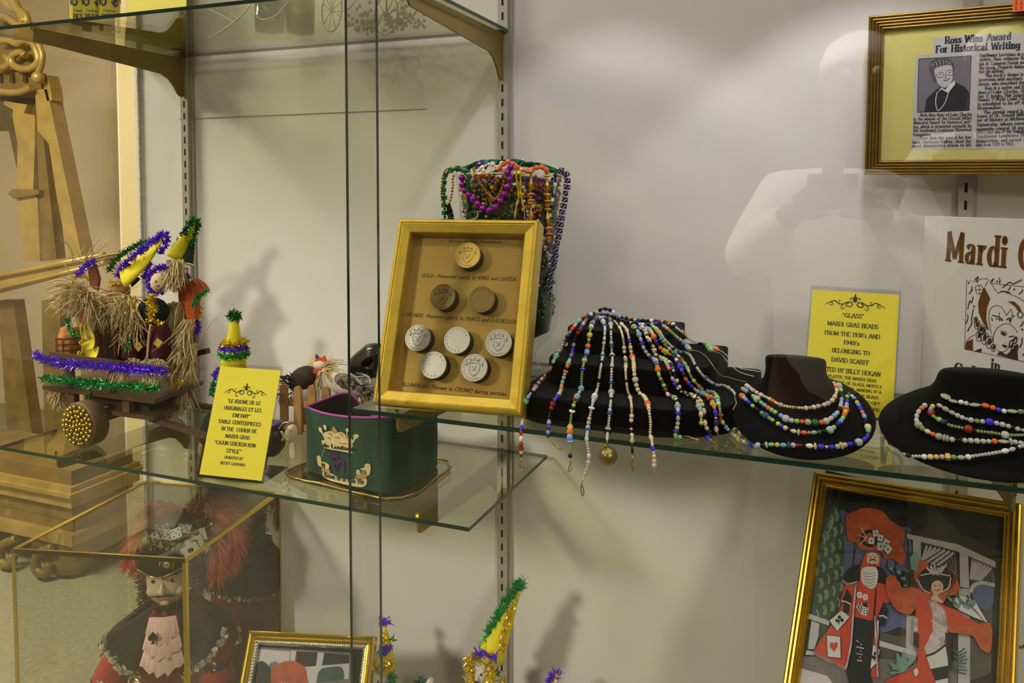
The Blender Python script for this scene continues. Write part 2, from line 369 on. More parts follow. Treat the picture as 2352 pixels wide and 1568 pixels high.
# ---------------------------------------------------------------- lettering: a small roman stroke alphabet (cap height 1)
GL = {}
_raw = r'''
A .8 .04,0 .4,1 .76,0|.17,.34 .63,.34
B .68 .12,0 .12,1|~.12,1 .38,1 .56,.9 .56,.63 .38,.53 .12,.53|~.12,.53 .4,.53 .62,.42 .62,.12 .42,0 .12,0
C .72 ~.65,.76 .55,.95 .38,1 .16,.85 .07,.5 .16,.15 .38,0 .55,.05 .67,.22
D .76 .12,0 .12,1|~.12,1 .4,1 .62,.85 .69,.5 .62,.15 .4,0 .12,0
E .64 .12,0 .12,1|.12,1 .57,1 .57,.84|.12,.52 .45,.52|.12,0 .59,0 .59,.17
F .6 .12,0 .12,1|.12,1 .56,1 .56,.84|.12,.52 .43,.52
G .78 ~.65,.78 .55,.95 .38,1 .16,.85 .07,.5 .16,.15 .38,0 .55,.04 .68,.2|.48,.42 .74,.42|.68,.42 .68,.03
H .8 .12,0 .12,1|.68,0 .68,1|.12,.52 .68,.52
I .34 .17,0 .17,1
J .48 ~.35,1 .35,.5 .34,.2 .24,.01 .1,.03 .05,.2
K .76 .12,0 .12,1|.66,1 .12,.42|.27,.57 .7,0
L .62 .12,0 .12,1|.12,0 .57,0 .57,.2
M .98 .12,0 .12,1 .49,.12 .86,1 .86,0
N .82 .12,0 .12,1 .7,0 .7,1
O .8 ~.4,1 .17,.86 .07,.5 .17,.14 .4,0 .63,.14 .73,.5 .63,.86 .4,1
P .64 .12,0 .12,1|~.12,1 .38,1 .58,.88 .58,.58 .38,.46 .12,.46
Q .8 ~.4,1 .17,.86 .07,.5 .17,.14 .4,0 .63,.14 .73,.5 .63,.86 .4,1|.42,.2 .75,-.12
R .74 .12,0 .12,1|~.12,1 .38,1 .58,.88 .58,.6 .38,.48 .12,.48|.36,.47 .69,0
S .6 ~.5,.8 .43,.96 .28,1 .11,.9 .1,.68 .28,.53 .47,.4 .52,.18 .42,.03 .26,0 .11,.06 .07,.24
T .68 .34,0 .34,1|.04,.83 .04,1 .64,1 .64,.83
U .78 ~.12,1 .12,.6 .13,.22 .25,.03 .4,0 .55,.03 .67,.22 .68,.6 .68,1
V .76 .04,1 .38,0 .72,1
W 1.06 .04,1 .28,0 .53,.92 .78,0 1.02,1
X .74 .06,0 .68,1|.06,1 .68,0
Y .72 .04,1 .36,.48 .68,1|.36,.5 .36,0
Z .66 .08,.85 .08,1 .58,1 .06,0 .58,0 .58,.16
a .56 ~.09,.5 .18,.6 .3,.62 .4,.54 .41,.35 .41,.1 .46,.01 .53,.04|~.41,.38 .22,.34 .08,.22 .12,.05 .24,.0 .41,.12
b .58 .11,1 .11,0|~.11,.42 .25,.6 .42,.56 .51,.31 .42,.05 .25,0 .11,.12
c .5 ~.44,.48 .37,.59 .26,.62 .12,.52 .06,.31 .12,.1 .26,0 .38,.03 .46,.15
d .58 .46,1 .46,0|~.46,.45 .32,.62 .15,.56 .06,.31 .15,.05 .32,0 .46,.14
e .52 ~.07,.34 .26,.34 .45,.34 .43,.5 .34,.61 .22,.61 .11,.5 .06,.3 .13,.08 .27,0 .39,.04 .46,.16
f .36 ~.42,.9 .34,1 .24,.95 .2,.8 .2,.4 .2,0|.05,.6 .36,.6
g .56 ~.44,.47 .3,.62 .14,.56 .06,.33 .14,.1 .3,.04 .44,.18|~.46,.62 .46,.3 .45,-.1 .32,-.28 .15,-.26 .08,-.16
h .6 .11,0 .11,1|~.11,.4 .23,.58 .37,.61 .46,.5 .47,.25 .47,0
i .26 .12,0 .12,.62|o.12,.88
j .28 ~.15,.62 .15,.2 .14,-.12 .02,-.26|o.15,.88
k .56 .11,0 .11,1|.45,.62 .11,.25|.22,.36 .5,0
l .26 .12,0 .12,1
m .88 .11,0 .11,.62|~.11,.4 .22,.57 .34,.6 .42,.5 .43,.25 .43,0|~.43,.4 .54,.57 .66,.6 .74,.5 .75,.25 .75,0
n .6 .11,0 .11,.62|~.11,.4 .23,.58 .37,.61 .46,.5 .47,.25 .47,0
o .56 ~.28,.62 .12,.53 .06,.31 .12,.09 .28,0 .44,.09 .5,.31 .44,.53 .28,.62
p .58 .11,.62 .11,-.3|~.11,.45 .25,.62 .42,.56 .51,.31 .42,.05 .25,0 .11,.14
q .58 .46,.62 .46,-.3|~.46,.45 .32,.62 .15,.56 .06,.31 .15,.05 .32,0 .46,.14
r .42 .11,0 .11,.62|~.11,.38 .2,.56 .31,.61 .38,.54
s .44 ~.36,.48 .3,.6 .2,.62 .09,.55 .1,.4 .22,.32 .35,.24 .37,.1 .27,.01 .16,0 .07,.06 .06,.17
t .36 ~.18,.88 .18,.5 .18,.15 .25,.0 .36,.06|.05,.6 .34,.6
u .6 ~.11,.62 .11,.35 .12,.12 .22,.01 .35,.05 .46,.22|.47,.62 .47,0
v .54 .05,.62 .27,0 .49,.62
w .78 .05,.62 .21,0 .39,.55 .57,0 .73,.62
x .54 .06,0 .48,.62|.06,.62 .48,0
y .54 .05,.62 .28,.02|~.49,.62 .28,.02 .18,-.22 .06,-.27
z .5 .08,.62 .44,.62 .06,0 .45,0
0 .62 ~.31,1 .14,.85 .08,.5 .14,.15 .31,0 .48,.15 .54,.5 .48,.85 .31,1
1 .44 .1,.82 .24,1 .24,0
2 .6 ~.09,.75 .16,.95 .31,1 .47,.9 .49,.68 .34,.4 .08,0|.08,0 .52,0 .52,.14
3 .6 ~.1,.84 .2,.98 .34,1 .48,.88 .46,.65 .28,.54 .48,.44 .53,.22 .42,.03 .24,0 .08,.14
4 .62 .42,0 .42,1 .06,.3 .56,.3
5 .6 ~.48,1 .14,1 .12,.56 .3,.62 .5,.5 .52,.22 .38,.02 .22,0 .08,.1
6 .6 ~.48,.92 .3,1 .13,.75 .09,.35 .16,.06 .31,0 .48,.1 .5,.38 .36,.56 .2,.52 .1,.36
7 .58 .07,.86 .07,1 .52,1 .22,0
8 .6 ~.3,1 .13,.9 .14,.66 .3,.54 .46,.66 .47,.9 .3,1|~.3,.54 .1,.42 .1,.12 .3,0 .5,.12 .5,.42 .3,.54
9 .6 ~.12,.08 .3,0 .47,.25 .51,.65 .44,.94 .29,1 .12,.9 .1,.62 .24,.44 .4,.48 .5,.64
. .26 o.12,.05
, .26 ~.13,.08 .14,-.02 .08,-.15
' .24 ~.13,1 .14,.9 .09,.76
" .42 ~.1,.76 .08,.9 .15,1|~.27,.76 .25,.9 .32,1
* .42 ~.12,1 .14,.9 .07,.76|~.29,1 .31,.9 .24,.76
- .4 .06,.4 .34,.4
: .26 o.12,.05|o.12,.5
; .26 o.12,.5|~.13,.08 .14,-.02 .08,-.15
'''
for ln in _raw.strip('\n').split('\n'):
    ch, adv, body = ln[0], float(ln[2:].split(' ', 1)[0]), ln[2:].split(' ', 1)[1]
    st = []
    for s_ in body.split('|'):
        k = 'l'
        if s_[0] in '~o': k = s_[0]; s_ = s_[1:]
        st.append((k, [tuple(float(q) for q in p.split(',')) for p in s_.split()]))
    GL[ch] = (adv, st)
GL[' '] = (.38, [])

def ribbon2(pts, wd):
    """2d polyline -> list of quads; wd(dx,dy) gives the half width for a direction"""
    n = len(pts); Lp = []; Rp = []
    for i in range(n):
        a = pts[max(0, i - 1)]; b = pts[min(n - 1, i + 1)]
        dx, dy = b[0] - a[0], b[1] - a[1]; l = math.hypot(dx, dy) or 1e-9
        dx /= l; dy /= l; h = wd(dx, dy)
        Lp.append((pts[i][0] - dy * h, pts[i][1] + dx * h)); Rp.append((pts[i][0] + dy * h, pts[i][1] - dx * h))
    return [(Lp[i], Rp[i], Rp[i + 1], Lp[i + 1]) for i in range(n - 1)]
def split_corners(p):
    out = [[p[0]]]
    for i in range(1, len(p)):
        out[-1].append(p[i])
        if i < len(p) - 1: out.append([p[i]])
    return out
def glyph_quads(ch, thick, thin, serif):
    adv, st = GL.get(ch, GL[' ']); q = []
    wd = lambda dx, dy: thin / 2 + (thick - thin) / 2 * abs(dy) ** 1.3
    for k, p in st:
        if k == 'o':
            x, y = p[0]; r = thick * .62
            q.append(((x - r, y - r * .6), (x + r, y - r * .6), (x + r, y + r * .6), (x - r, y + r * .6)))
            q.append(((x - r * .6, y - r), (x + r * .6, y - r), (x + r * .6, y + r), (x - r * .6, y + r))); continue
        if k == '~':
            c = [(v.x, v.y) for v in catmull([(a, b, 0) for a, b in p], 4)]
            q += ribbon2(c, wd)
        else:
            for sg in split_corners(p):
                (x0, y0), (x1, y1) = sg; l = math.hypot(x1 - x0, y1 - y0) or 1; e = thin * .4
                dx, dy = (x1 - x0) / l * e, (y1 - y0) / l * e
                q += ribbon2([(x0 - dx, y0 - dy), (x1 + dx, y1 + dy)], wd)
        if serif:
            for (x, y), (x2, y2) in ((p[0], p[1]), (p[-1], p[-2])):
                if abs(y2 - y) > abs(x2 - x) * .9 and (abs(y) < .01 or abs(y - 1) < .01 or abs(y - .62) < .01 or abs(y + .3) < .01) and (k == 'l' or ch in 'hmnuUJ'):
                    h = thick * .5 + serif; t = thin * .55
                    q.append(((x - h, y - t), (x + h, y - t), (x + h, y + t), (x - h, y + t)))
    return adv, q
class Fr:
    """a flat panel: origin o, unit axes u (right), v (up), n (out of the front)"""
    def __init__(s, o, u, v): s.o = V(o); s.u = V(u).normalized(); s.v = V(v).normalized(); s.n = s.u.cross(s.v); s.k = 1.0
    def __call__(s, a, b, c=0.0): return s.o + (s.u * a + s.v * b + s.n * c) * s.k
    def sub(s, a, b, c=0.0, rot=0.0):
        return Fr(s(a, b, c), s.u * math.cos(rot) + s.v * math.sin(rot), s.v * math.cos(rot) - s.u * math.sin(rot))
def panel(bl, phi, tilt, roll=0.0):
    phi, tilt, roll = map(math.radians, (phi, tilt, roll))
    u = V((math.cos(phi), math.sin(phi), 0)); nb = V((-math.sin(phi), math.cos(phi), 0))
    v = V((0, 0, 1)) * math.cos(tilt) + nb * math.sin(tilt)
    return Fr(bl, u * math.cos(roll) + v * math.sin(roll), v * math.cos(roll) - u * math.sin(roll))
def write(mb, fr, txt, x, y, cap, width=None, align='c', c=0.0004, mi=0, thick=.2, thin=.075, serif=.07, track=.06, shear=0.0):
    """lettering with its baseline at (x, y) on panel fr; fitted to width when given"""
    qs = []; cx = 0
    for ch in txt:
        adv, q = glyph_quads(ch, thick, thin, serif)
        qs += [[(px + cx, py) for px, py in qq] for qq in q]; cx += adv + track
    tot = cx - track; sx = cap if width is None else width / tot
    ox = {'c': x - tot * sx / 2, 'l': x, 'r': x - tot * sx}[align]
    for qq in qs:
        mb.add([fr(ox + px * sx + shear * py * cap, y + py * cap, c) for px, py in qq], [(0, 1, 2, 3)], mi)
def stroke(mb, fr, pts, w, c=0.0004, mi=0, smooth=True, w2=None, closed=False, sub=5):
    p = [(q.x, q.y) for q in catmull([(a, b, 0) for a, b in pts], sub, closed)] if smooth else list(pts)
    if closed: p = p + [p[0]]
    n = len(p)
    for i, (a, b, c_, d) in enumerate(ribbon2(p, lambda dx, dy: w / 2)):
        mb.add([fr(*a, c), fr(*b, c), fr(*c_, c), fr(*d, c)], [(0, 1, 2, 3)], mi)
def patch(mb, fr, pts, c=0.0004, mi=0, smooth=False):
    p = [(q.x, q.y) for q in catmull([(a, b, 0) for a, b in pts], 5, True)] if smooth else pts
    mb.add([fr(a, b, c) for a, b in p], [list(range(len(p)))], mi)
def disc(mb, fr, x, y, rx, ry=None, c=0.0004, mi=0, n=14):
    ry = ry or rx
    mb.add([fr(x + rx * math.cos(2 * PI * k / n), y + ry * math.sin(2 * PI * k / n), c) for k in range(n)], [list(range(n))], mi)

INK = mat('black_ink', S(26, 24, 18), 0.6)
M_yel = mat('yellow_card', S(246, 228, 40), 0.55, var=0.02, vscale=8)
def ornament(mb, fr, x, y, w, c=0.0006):
    """printed scrollwork with a lily on top"""
    k = w
    for s in (-1, 1):
        P = lambda pts: [(x + s * a * k, y + b * k) for a, b in pts]
        stroke(mb, fr, P([(.5, -.035), (.44, .0), (.4, .015), (.37, -.01), (.39, -.04), (.43, -.03)]), k * .012, c)
        stroke(mb, fr, P([(.42, .01), (.34, .045), (.28, .0), (.2, -.01), (.13, .03), (.06, .03), (.04, -.02), (.09, -.05), (.14, -.03), (.13, .01), (.1, .01)]), k * .018, c)
        stroke(mb, fr, P([(.28, .0), (.25, .05), (.28, .06)]), k * .01, c)
        stroke(mb, fr, P([(.2, -.02), (.23, -.08), (.19, -.1), (.17, -.07)]), k * .012, c)
        stroke(mb, fr, P([(.01, .06), (.04, .11), (.07, .11), (.08, .08)]), k * .016, c)
    patch(mb, fr, [(x, y + .2 * k), (x + .026 * k, y + .12 * k), (x + .01 * k, y + .03 * k), (x - .01 * k, y + .03 * k), (x - .026 * k, y + .12 * k)], c)
    stroke(mb, fr, [(x - .05 * k, y + .055 * k), (x + .05 * k, y + .055 * k)], k * .014, c, smooth=False)

def sign_holder(bl, phi, tilt, w, h, label, lines, orn=None, foot=True, group='yellow cards in clear holders'):
    """slant-back acrylic holder with a yellow card; lines = (text, x, y, cap, width, align) in fractions of w/h from top left"""
    fr = panel(bl, phi, tilt)
    t = thing('sign_holder', label, 'sign', bl, group)
    a = MB()
    a.prism([fr(-.0015, 0, .0012), fr(w + .0015, 0, .0012), fr(w + .0015, h + .003, .0012), fr(-.0015, h + .003, .0012)], fr.n * .0016)
    a.prism([fr(-.0015, 0, -.0028), fr(w + .0015, 0, -.0028), fr(w + .0015, h + .003, -.0028), fr(-.0015, h + .003, -.0028)], fr.n * .0016)
    if foot:  # the foot leans back under the card
        bk = V((fr.u.y * -1, fr.u.x, 0))
        p0 = fr(-.0015, 0, -.0012); p1 = fr(w + .0015, 0, -.0012)
        a.prism([p0, p1, p1 + bk * (h * .42), p0 + bk * (h * .42)], (0, 0, .0016))
    a.build('clear_holder', ACRY, t)
    c = MB(); m_ = .004 * w / .115
    c.prism([fr(.001, h * .022, -.0004), fr(w - .001, h * .022, -.0004), fr(w - .001, h * .985, -.0004), fr(.001, h * .985, -.0004)], fr.n * .0006)
    c.build('card', M_yel, t)
    tx = MB()
    for (s, x, y, cap, wd, al) in lines:
        write(tx, fr, s, x * w, h * (1 - y), cap * h, None if wd is None else wd * w, al, c=.0006)
    if orn: ornament(tx, fr, orn[0] * w, h * (1 - orn[1]), orn[2] * w)
    tx.build('lettering', INK, t)
    return t

sign_holder(V((-0.408, -0.334, LA)), 6.9, 20.3, .118, .184, 'yellow card in clear holder beside the green cap, naming a chicken run',
    [('"LE KREWE DE LE', .5, .335, .031, .53, 'c'), ('ORIGINALES ET LES', .5, .398, .031, .6, 'c'), ('ENFANT*', .5, .458, .031, .28, 'c'),
     ('TABLE CENTERPIECES', .49, .52, .031, .68, 'c'), ('IN THE  COURIR DE', .5, .582, .031, .56, 'c'), ('MARDI GRAS', .5, .642, .031, .39, 'c'),
     ('"CAJUN CHICKEN RUN', .48, .705, .031, .65, 'c'), ('STYLE*', .48, .768, .031, .23, 'c'), ('DONATED BY', .5, .822, .023, .29, 'c'), ('BECKY GASPARD', .5, .872, .023, .39, 'c')],
    (.5, .232, .68))
sign_holder(V((0.518, -0.173, LB)), -8.2, 19.9, .115, .176, 'yellow card in clear holder standing between two black necklace busts, about glass beads',
    [('"GLASS*', .5, .225, .033, .245, 'c'), ('MARDI GRAS BEADS', .5, .3, .033, .57, 'c'), ('FROM THE 1930\'s AND', .5, .377, .033, .62, 'c'), ('1940\'s', .5, .443, .033, .18, 'c'),
     ('BELONGING TO', .5, .513, .033, .42, 'c'), ('DAVID SCARFF', .5, .587, .033, .42, 'c'), ('DONATED BY BILLY HOGAN', .84, .668, .033, .76, 'r'),
     ('BEFORE PLASTIC THE MARDI GRAS', .8, .715, .022, .7, 'r'), ('BEADS WERE MADE OF GLASS, MOSTLY', .86, .757, .022, .8, 'r'), ('EUROPEAN GLASS. MAKING IT A', .86, .798, .022, .66, 'r'),
     ('MORE EXPENSIVE. THE BEADS', .83, .842, .022, .6, 'r'), ('WERE A THANK YOU GIFT', .85, .885, .022, .52, 'r'), ('AT THE PARADE.', .86, .932, .022, .34, 'r')],
    (.51, .115, .68))
# card on the upper shelf, only its foot is in view
_ub = at(283, 66, y=-.055); _ub.z = LC
sign_holder(_ub, -4.0, 6.0, .176, .2, 'yellow card standing on the upper glass shelf beside the beer glasses',
    [('LARRY AND CHARLES', .5, .735, .036, .58, 'c'), ('TIMPA', .46, .79, .036, .17, 'c')])
# card half hidden behind the doubloon box
sign_holder(V((-.079, -.292, LB)), 2.0, 17, .125, .155, 'yellow card in clear holder mostly hidden behind the gold doubloon box',
    [('GEORGE TONY BAROUSSE', .58, .955, .046, .9, 'c')])

# ---------------------------------------------------------------- frames
M_goldpaint = mat('antique_gold_paint', S(206, 172, 62), 0.36, 0.55, var=0.12, vscale=40, bump=0.05)
M_goldmat = mat('gold_mat_board', S(186, 150, 66), 0.55, 0.25, var=0.07, vscale=15)
M_gilt = mat('gilt_moulding', S(208, 170, 52), 0.22, 0.85, var=0.1, vscale=50)
M_gilt_dk = mat('aged_gilt_moulding', S(150, 118, 56), 0.3, 0.7, var=0.12, vscale=50)
M_black = mat('black_backing', S(12, 11, 11), 0.6)
PICT = glass('picture_glass', (0.985, 0.985, 0.985, 1))
def rails(fr, w, h, prof, m, parent, name='rail'):
    """four mitred rails; prof = [(inset, height)] from outer back to inner back"""
    for k in range(4):
        b = MB(); vs = []
        for d, c in prof:
            cs = [(d, d), (w - d, d), (w - d, h - d), (d, h - d)]
            p, q = cs[k], cs[(k + 1) % 4]
            vs += [fr(p[0], p[1], c), fr(q[0], q[1], c)]
        b.add(vs, [(2 * i, 2 * i + 1, 2 * i + 3, 2 * i + 2) for i in range(len(prof) - 1)], 0)
        b.build(name, m, parent)
def locs(fr, c=0.0):
    """photo pixel -> (a, b) on the panel lifted by c"""
    o = fr(0, 0, c)
    def f(px, py):
        p = on_plane(px, py, o, fr.n) - o
        return p.dot(fr.u) / fr.k, p.dot(fr.v) / fr.k
    return f

# gold shadow box of doubloons
fr = panel(V((-0.057, -0.366, LB)) + (CAM - V((-0.057, -0.366, LB))) * .0432, 6.41, 20.8); W_, H_ = .222 * .957, .281 * .957
t = thing('doubloon_box', 'gold shadow box frame of mounted doubloons standing on the bead shelf', 'shadow box', fr.o)
prof = [(.002, -.036), (0, -.034), (0, -.003), (.002, 0), (.0055, .0008), (.0062, -.0012), (.0075, -.001), (.019, -.0045), (.0205, -.0065), (.0205, -.027)]
rails(fr, W_, H_, prof, M_goldpaint, t)
b = MB(); b.prism([fr(.004, .004, -.0345), fr(W_ - .004, .004, -.0345), fr(W_ - .004, H_ - .004, -.0345), fr(.004, H_ - .004, -.0345)], fr.n * .008); b.build('backing_board', M_goldmat, t)
lc = locs(fr, -.0262); b = MB()
def hand(txt, p0, p1, cap, wd=None):
    a0, b0 = lc(*p0); a1, b1 = lc(*p1)
    f2 = fr.sub(a0, b0, -.0262, math.atan2(b1 - b0, a1 - a0))
    write(b, f2, txt, 0, 0, cap, math.hypot(a1 - a0, b1 - b0), 'l', thick=.11, thin=.07, serif=0, shear=.28)
hand('Krewe du Lac Doubloons', (1030, 556), (1153, 559), .0042)
hand('GOLD- Presented yearly to KING and QUEEN', (967, 636), (1184, 645), .0052)
hand('BRONZE- Presented yearly to DUKES and DUCHESSES', (932, 726), (1183, 743), .0052)
hand('ALUMINUM- Thrown to CROWD during parades', (921, 886), (1163, 909), .0055)
b.build('lettering', mat('brown_ink', S(62, 46, 20), 0.7), t)
b = MB(); b.prism([fr(.02, .02, -.0045), fr(W_ - .02, .02, -.0045), fr(W_ - .02, H_ - .02, -.0045), fr(.02, H_ - .02, -.0045)], fr.n * .001); b.build('glazing', PICT, t)
# the doubloons
M_cg = mat('gold_coin', S(226, 190, 92), 0.42, 0.5, var=0.05, vscale=300); M_cb = mat('bronze_coin', S(136, 112, 56), 0.45, 0.5, var=0.1, vscale=300)
M_ca = mat('aluminium_coin', S(196, 190, 178), 0.42, 0.45, var=0.06, vscale=300); M_ped = mat('dark_felt_pedestal', S(40, 32, 18), 0.85)
lf = locs(fr, -.0058)
for px, py, m, face, lab in ((1074, 586, M_cg, 1, 'gold doubloon alone at the top of the shadow box'),
        (1016.4, 681, M_cb, 1, 'bronze doubloon with worn shield, the one nearer the box hinge side'), (1106.5, 687, M_cb, 0, 'bronze doubloon with a nearly smooth face'),
        (959.4, 775.7, M_ca, 1, 'aluminium doubloon beginning the row of three, shield up'), (1049.6, 781, M_ca, 0, 'aluminium doubloon with a plain face, middle of the row of three'),
        (1144.9, 786.8, M_ca, 1, 'aluminium doubloon ending the row of three, shield and crown up'), (995.4, 838, M_ca, 0, 'plain aluminium doubloon in the bottom pair'), (1089, 844, M_ca, 1, 'shield aluminium doubloon in the bottom pair')):
    a, bb = lf(px, py); r = .0188
    c = thing('doubloon', lab.replace('the one nearer the box hinge side', 'first of the bronze pair'), 'coin', fr(a, bb, -.0262), 'mounted doubloons')
    Mx = Matrix((fr.u, fr.v, fr.n)).transposed()
    k = MB(); k.lathe([(r * .97, 0), (r * .97, .0185)], 40, fr(a, bb, -.0262), Mx); k.build('pedestal', M_ped, c)
    k = MB(); k.lathe([(r * .98, .0186), (r, .0189), (r, .0205), (r * .985, .0209), (r * .9, .0209), (r * .88, .0203), (0.0001, .0203)], 40, fr(a, bb, -.0262), Mx, 0, False); k.build('disc', m, c)
    k = MB(); f3 = fr.sub(a, bb, -.0262); z = .0205
    def rr(pts, w=.0009):
        k.tube([f3(x * r, y * r, z) for x, y in pts], w, 5)
    if face:
        rr([(-.42, .3), (-.4, -.1), (-.25, -.42), (0, -.6), (.25, -.42), (.4, -.1), (.42, .3), (0, .36), (-.42, .3)])
        rr([(-.3, .42), (-.36, .68), (-.14, .5), (0, .76), (.14, .5), (.36, .68), (.3, .42)])
        rr([(-.62, .1), (-.56, .38), (-.66, .55)]); rr([(.62, .1), (.56, .38), (.66, .55)]); rr([(-.2, .1), (0, -.1), (.18, .12)]); rr([(-.12, -.2), (.14, -.16)])
        rr([(-.4, -.74), (0, -.8), (.4, -.74)], .0007)
    for q in range(7 if face else 13):
        an = (2.2 + q * .3) if face else (.5 + q * .37)
        rr([(.76 * math.cos(an), .76 * math.sin(an)), (.8 * math.cos(an + .12), .8 * math.sin(an + .12))], .0006)
    k.build('relief', m, c)

# framed newspaper clipping hung on the back panel
T = V((0.5955, -0.046, 1.7575)); fr = panel(T, -7.4, -2.4, -.4); W_, H_ = .315, .2325; fr = Fr(fr(0, -H_), fr.u, fr.v)
t = thing('clipping_frame', 'gilt frame with a newspaper clipping hung on the back panel', 'picture frame', fr.o)
rib = []
for i in range(5):
    d = i * .0042; top = .004 - i * .0013
    rib += [(d, top - .0018), (d + .0008, top), (d + .0024, top + .0004), (d + .0036, top - .0012)]
rails(fr, W_, H_, [(0, -.014)] + rib + [(.0215, -.006)], M_gilt_dk, t)
b = MB(); b.prism([fr(.004, .004, -.013), fr(W_ - .004, .004, -.013), fr(W_ - .004, H_ - .004, -.013), fr(.004, H_ - .004, -.013)], fr.n * .006)
b.build('mat_board', mat('pale_yellow_mat', S(226, 216, 126), 0.6, var=0.02), t)
lc = locs(fr, -.0065)
PAPER = mat('grey_newsprint', S(206, 202, 198), 0.8, var=0.03, vscale=120); INKB = mat('blue_black_ink', S(36, 34, 62), 0.7)
def pq(pts): return [lc(1920 + x / 3.734, y / 3.734) for x, y in pts]
b = MB(); cl = -.0066
patch(b, fr, pq([(836, 325), (1600, 283), (1700, 290), (1690, 470), (840, 470)]), cl)
patch(b, fr, pq([(683, 472), (840, 464), (1600, 440), (1900, 430), (1890, 1275), (645, 1280)]), cl - .0001)
b.build('clipping', PAPER, t)
b = MB()
def news(txt, p0, p1, cap, thick=.24, thin=.09):
    (a0, b0), (a1, b1) = pq([p0, p1]); f2 = fr.sub(a0, b0, cl, math.atan2(b1 - b0, a1 - a0))
    write(b, f2, txt, 0, 0, cap, math.hypot(a1 - a0, b1 - b0), 'l', .0003, 0, thick, thin, .06, .1)
news('Ross Wins Award', (935, 374), (1500, 338), .0096, .26); news('For Historical Writing', (856, 452), (1578, 412), .0096, .26)
c1 = ['Nola Mae Ross of Lake Charles', 'is the winner of the Donald Millet', 'Memorial Award for historical writ-', 'ing, which is presented annually by', 'the Southwest Louisiana Historical', 'Association.', 'Ross won the award for her', 'book, Hurricane Audrey, about the', 'most devastating storm to hit']
y1 = [998, 1032, 1064, 1098, 1131, 1165, 1195, 1230, 1262]
for s_, y in zip(c1, y1):
    x0 = 722 if s_[0:4] in ('Nola', 'Ross') else 668 - (y - 1000) * .04
    x1 = 1166 - (y - 990) * .03 if len(s_) > 14 else 820
    news(s_, (x0, y), (x1, y - (x1 - x0) * .03 + 6), .0042, .2)
c2 = ['Southwest Louisiana in re-', 'history. Ross estimates that', 'ple in Cameron Parish per-', 'the storm. Property damage', 'into the millions.', "The book's theme is a", 'interviews with survivors of', 'ricane, who described their', 'Ross is a native and life', 'dent of Lake Charles. She', 'ten 11 books. Her latest, ', 'Homes: If Walls Could Talk,', 'is scheduled to be off the', 'November.', 'The annual award is n', 'honor of Dr. Donald Millet', 'sor of history at McNeese', 'University, whose career', 'university covered 34 years', 'Millet was one of the founders', 'Southwest Louisiana His', 'Association, and served as', 'dent from 1939 to 1963.']
y2 = [488, 522, 560, 595, 626, 660, 697, 733, 768, 805, 838, 868, 905, 940, 975, 1008, 1042, 1082, 1120, 1150, 1183, 1222, 1255]
for s_, y in zip(c2, y2):
    ind = s_[:8] in ("The book", 'Ross is ', 'The annu'); x0 = 1232 - (y - 488) * .04 + (55 if ind else 0)
    x1 = 1640 if len(s_) > 18 else x0 + 215
    if s_.startswith('dent from'): x1 = 1525
    news(s_, (x0, y), (x1, y - (x1 - x0) * .035), .0044, .2)
b.build('lettering', INKB, t)
b = MB(); g_ = [mat('print_grey_%s' % n, S(*c), 0.8) for n, c in (('mid', (128, 124, 132)), ('dark', (50, 48, 60)), ('light', (206, 200, 202)), ('hair', (96, 92, 100)), ('pale', (232, 228, 228)))]
patch(b, fr, pq([(708, 503), (1163, 476), (1146, 948), (696, 965)]), cl + .0002, 1)
patch(b, fr, pq([(714, 509), (1157, 482), (1140, 942), (702, 959)]), cl + .0003, 0)
patch(b, fr, pq([(760, 960), (775, 850), (860, 770), (900, 740), (1010, 700), (1100, 740), (1148, 800), (1140, 945)]), cl + .0005, 1)
patch(b, fr, pq([(800, 600), (810, 540), (860, 500), (940, 495), (1000, 530), (1015, 590), (990, 620), (860, 700), (830, 680)]), cl + .0006, 3, True)
patch(b, fr, pq([(845, 600), (880, 575), (985, 560), (1002, 640), (985, 720), (930, 752), (880, 720), (855, 660)]), cl + .0008, 2, True)
patch(b, fr, pq([(865, 800), (905, 748), (935, 770), (1015, 690), (1025, 720), (965, 795), (930, 780), (905, 765)]), cl + .0009, 4)
for cx, cy in ((895, 640), (975, 622)):
    stroke(b, fr, pq([(cx - 32, cy), (cx, cy - 22), (cx + 28, cy - 8), (cx + 20, cy + 20), (cx - 18, cy + 22)]), .0005, cl + .001, 1, closed=True)
    disc(b, fr, *pq([(cx, cy)])[0], .0009, c=cl + .001, mi=1)
stroke(b, fr, pq([(925, 690), (955, 688), (975, 672)]), .001, cl + .001, 1); stroke(b, fr, pq([(935, 640), (945, 668), (930, 672)]), .0006, cl + .001, 3)
stroke(b, fr, pq([(868, 790), (855, 870), (870, 945), (900, 930), (940, 870), (965, 790)]), .0011, cl + .001, 4)
for q in range(12):
    x = 815 + q * 15; stroke(b, fr, pq([(x, 560 - 40 * math.sin(q * .28)), (x + 14, 545 - 30 * math.sin(q * .28)), (x + 24, 570)]), .0006, cl + .0007, 1 if q % 2 else 2)
b.build('portrait_print', g_, t)
b = MB(); b.prism([fr(.02, .02, -.0045), fr(W_ - .02, .02, -.0045), fr(W_ - .02, H_ - .02, -.0045), fr(.02, H_ - .02, -.0045)], fr.n * .0008); b.build('glazing', PICT, t)
b = MB(); x_, y_ = locs(fr, .006)(2325, 28)  # flat orange square with red marks, just proud of the frame
b.prism([fr(x_, y_, .006), fr(x_ + .05, y_ + .001, .006), fr(x_ + .05, y_ + .04, .006), fr(x_, y_ + .04, .006)], fr.n * .0006)
o = thing('orange_tag', 'orange paper with red marks over the clipping frame corner', 'tag', fr(x_, y_, .006)); b.build('paper', mat('orange_paper', S(242, 110, 52), 0.6), o)
b = MB(); f2 = fr.sub(x_, y_, .0072)
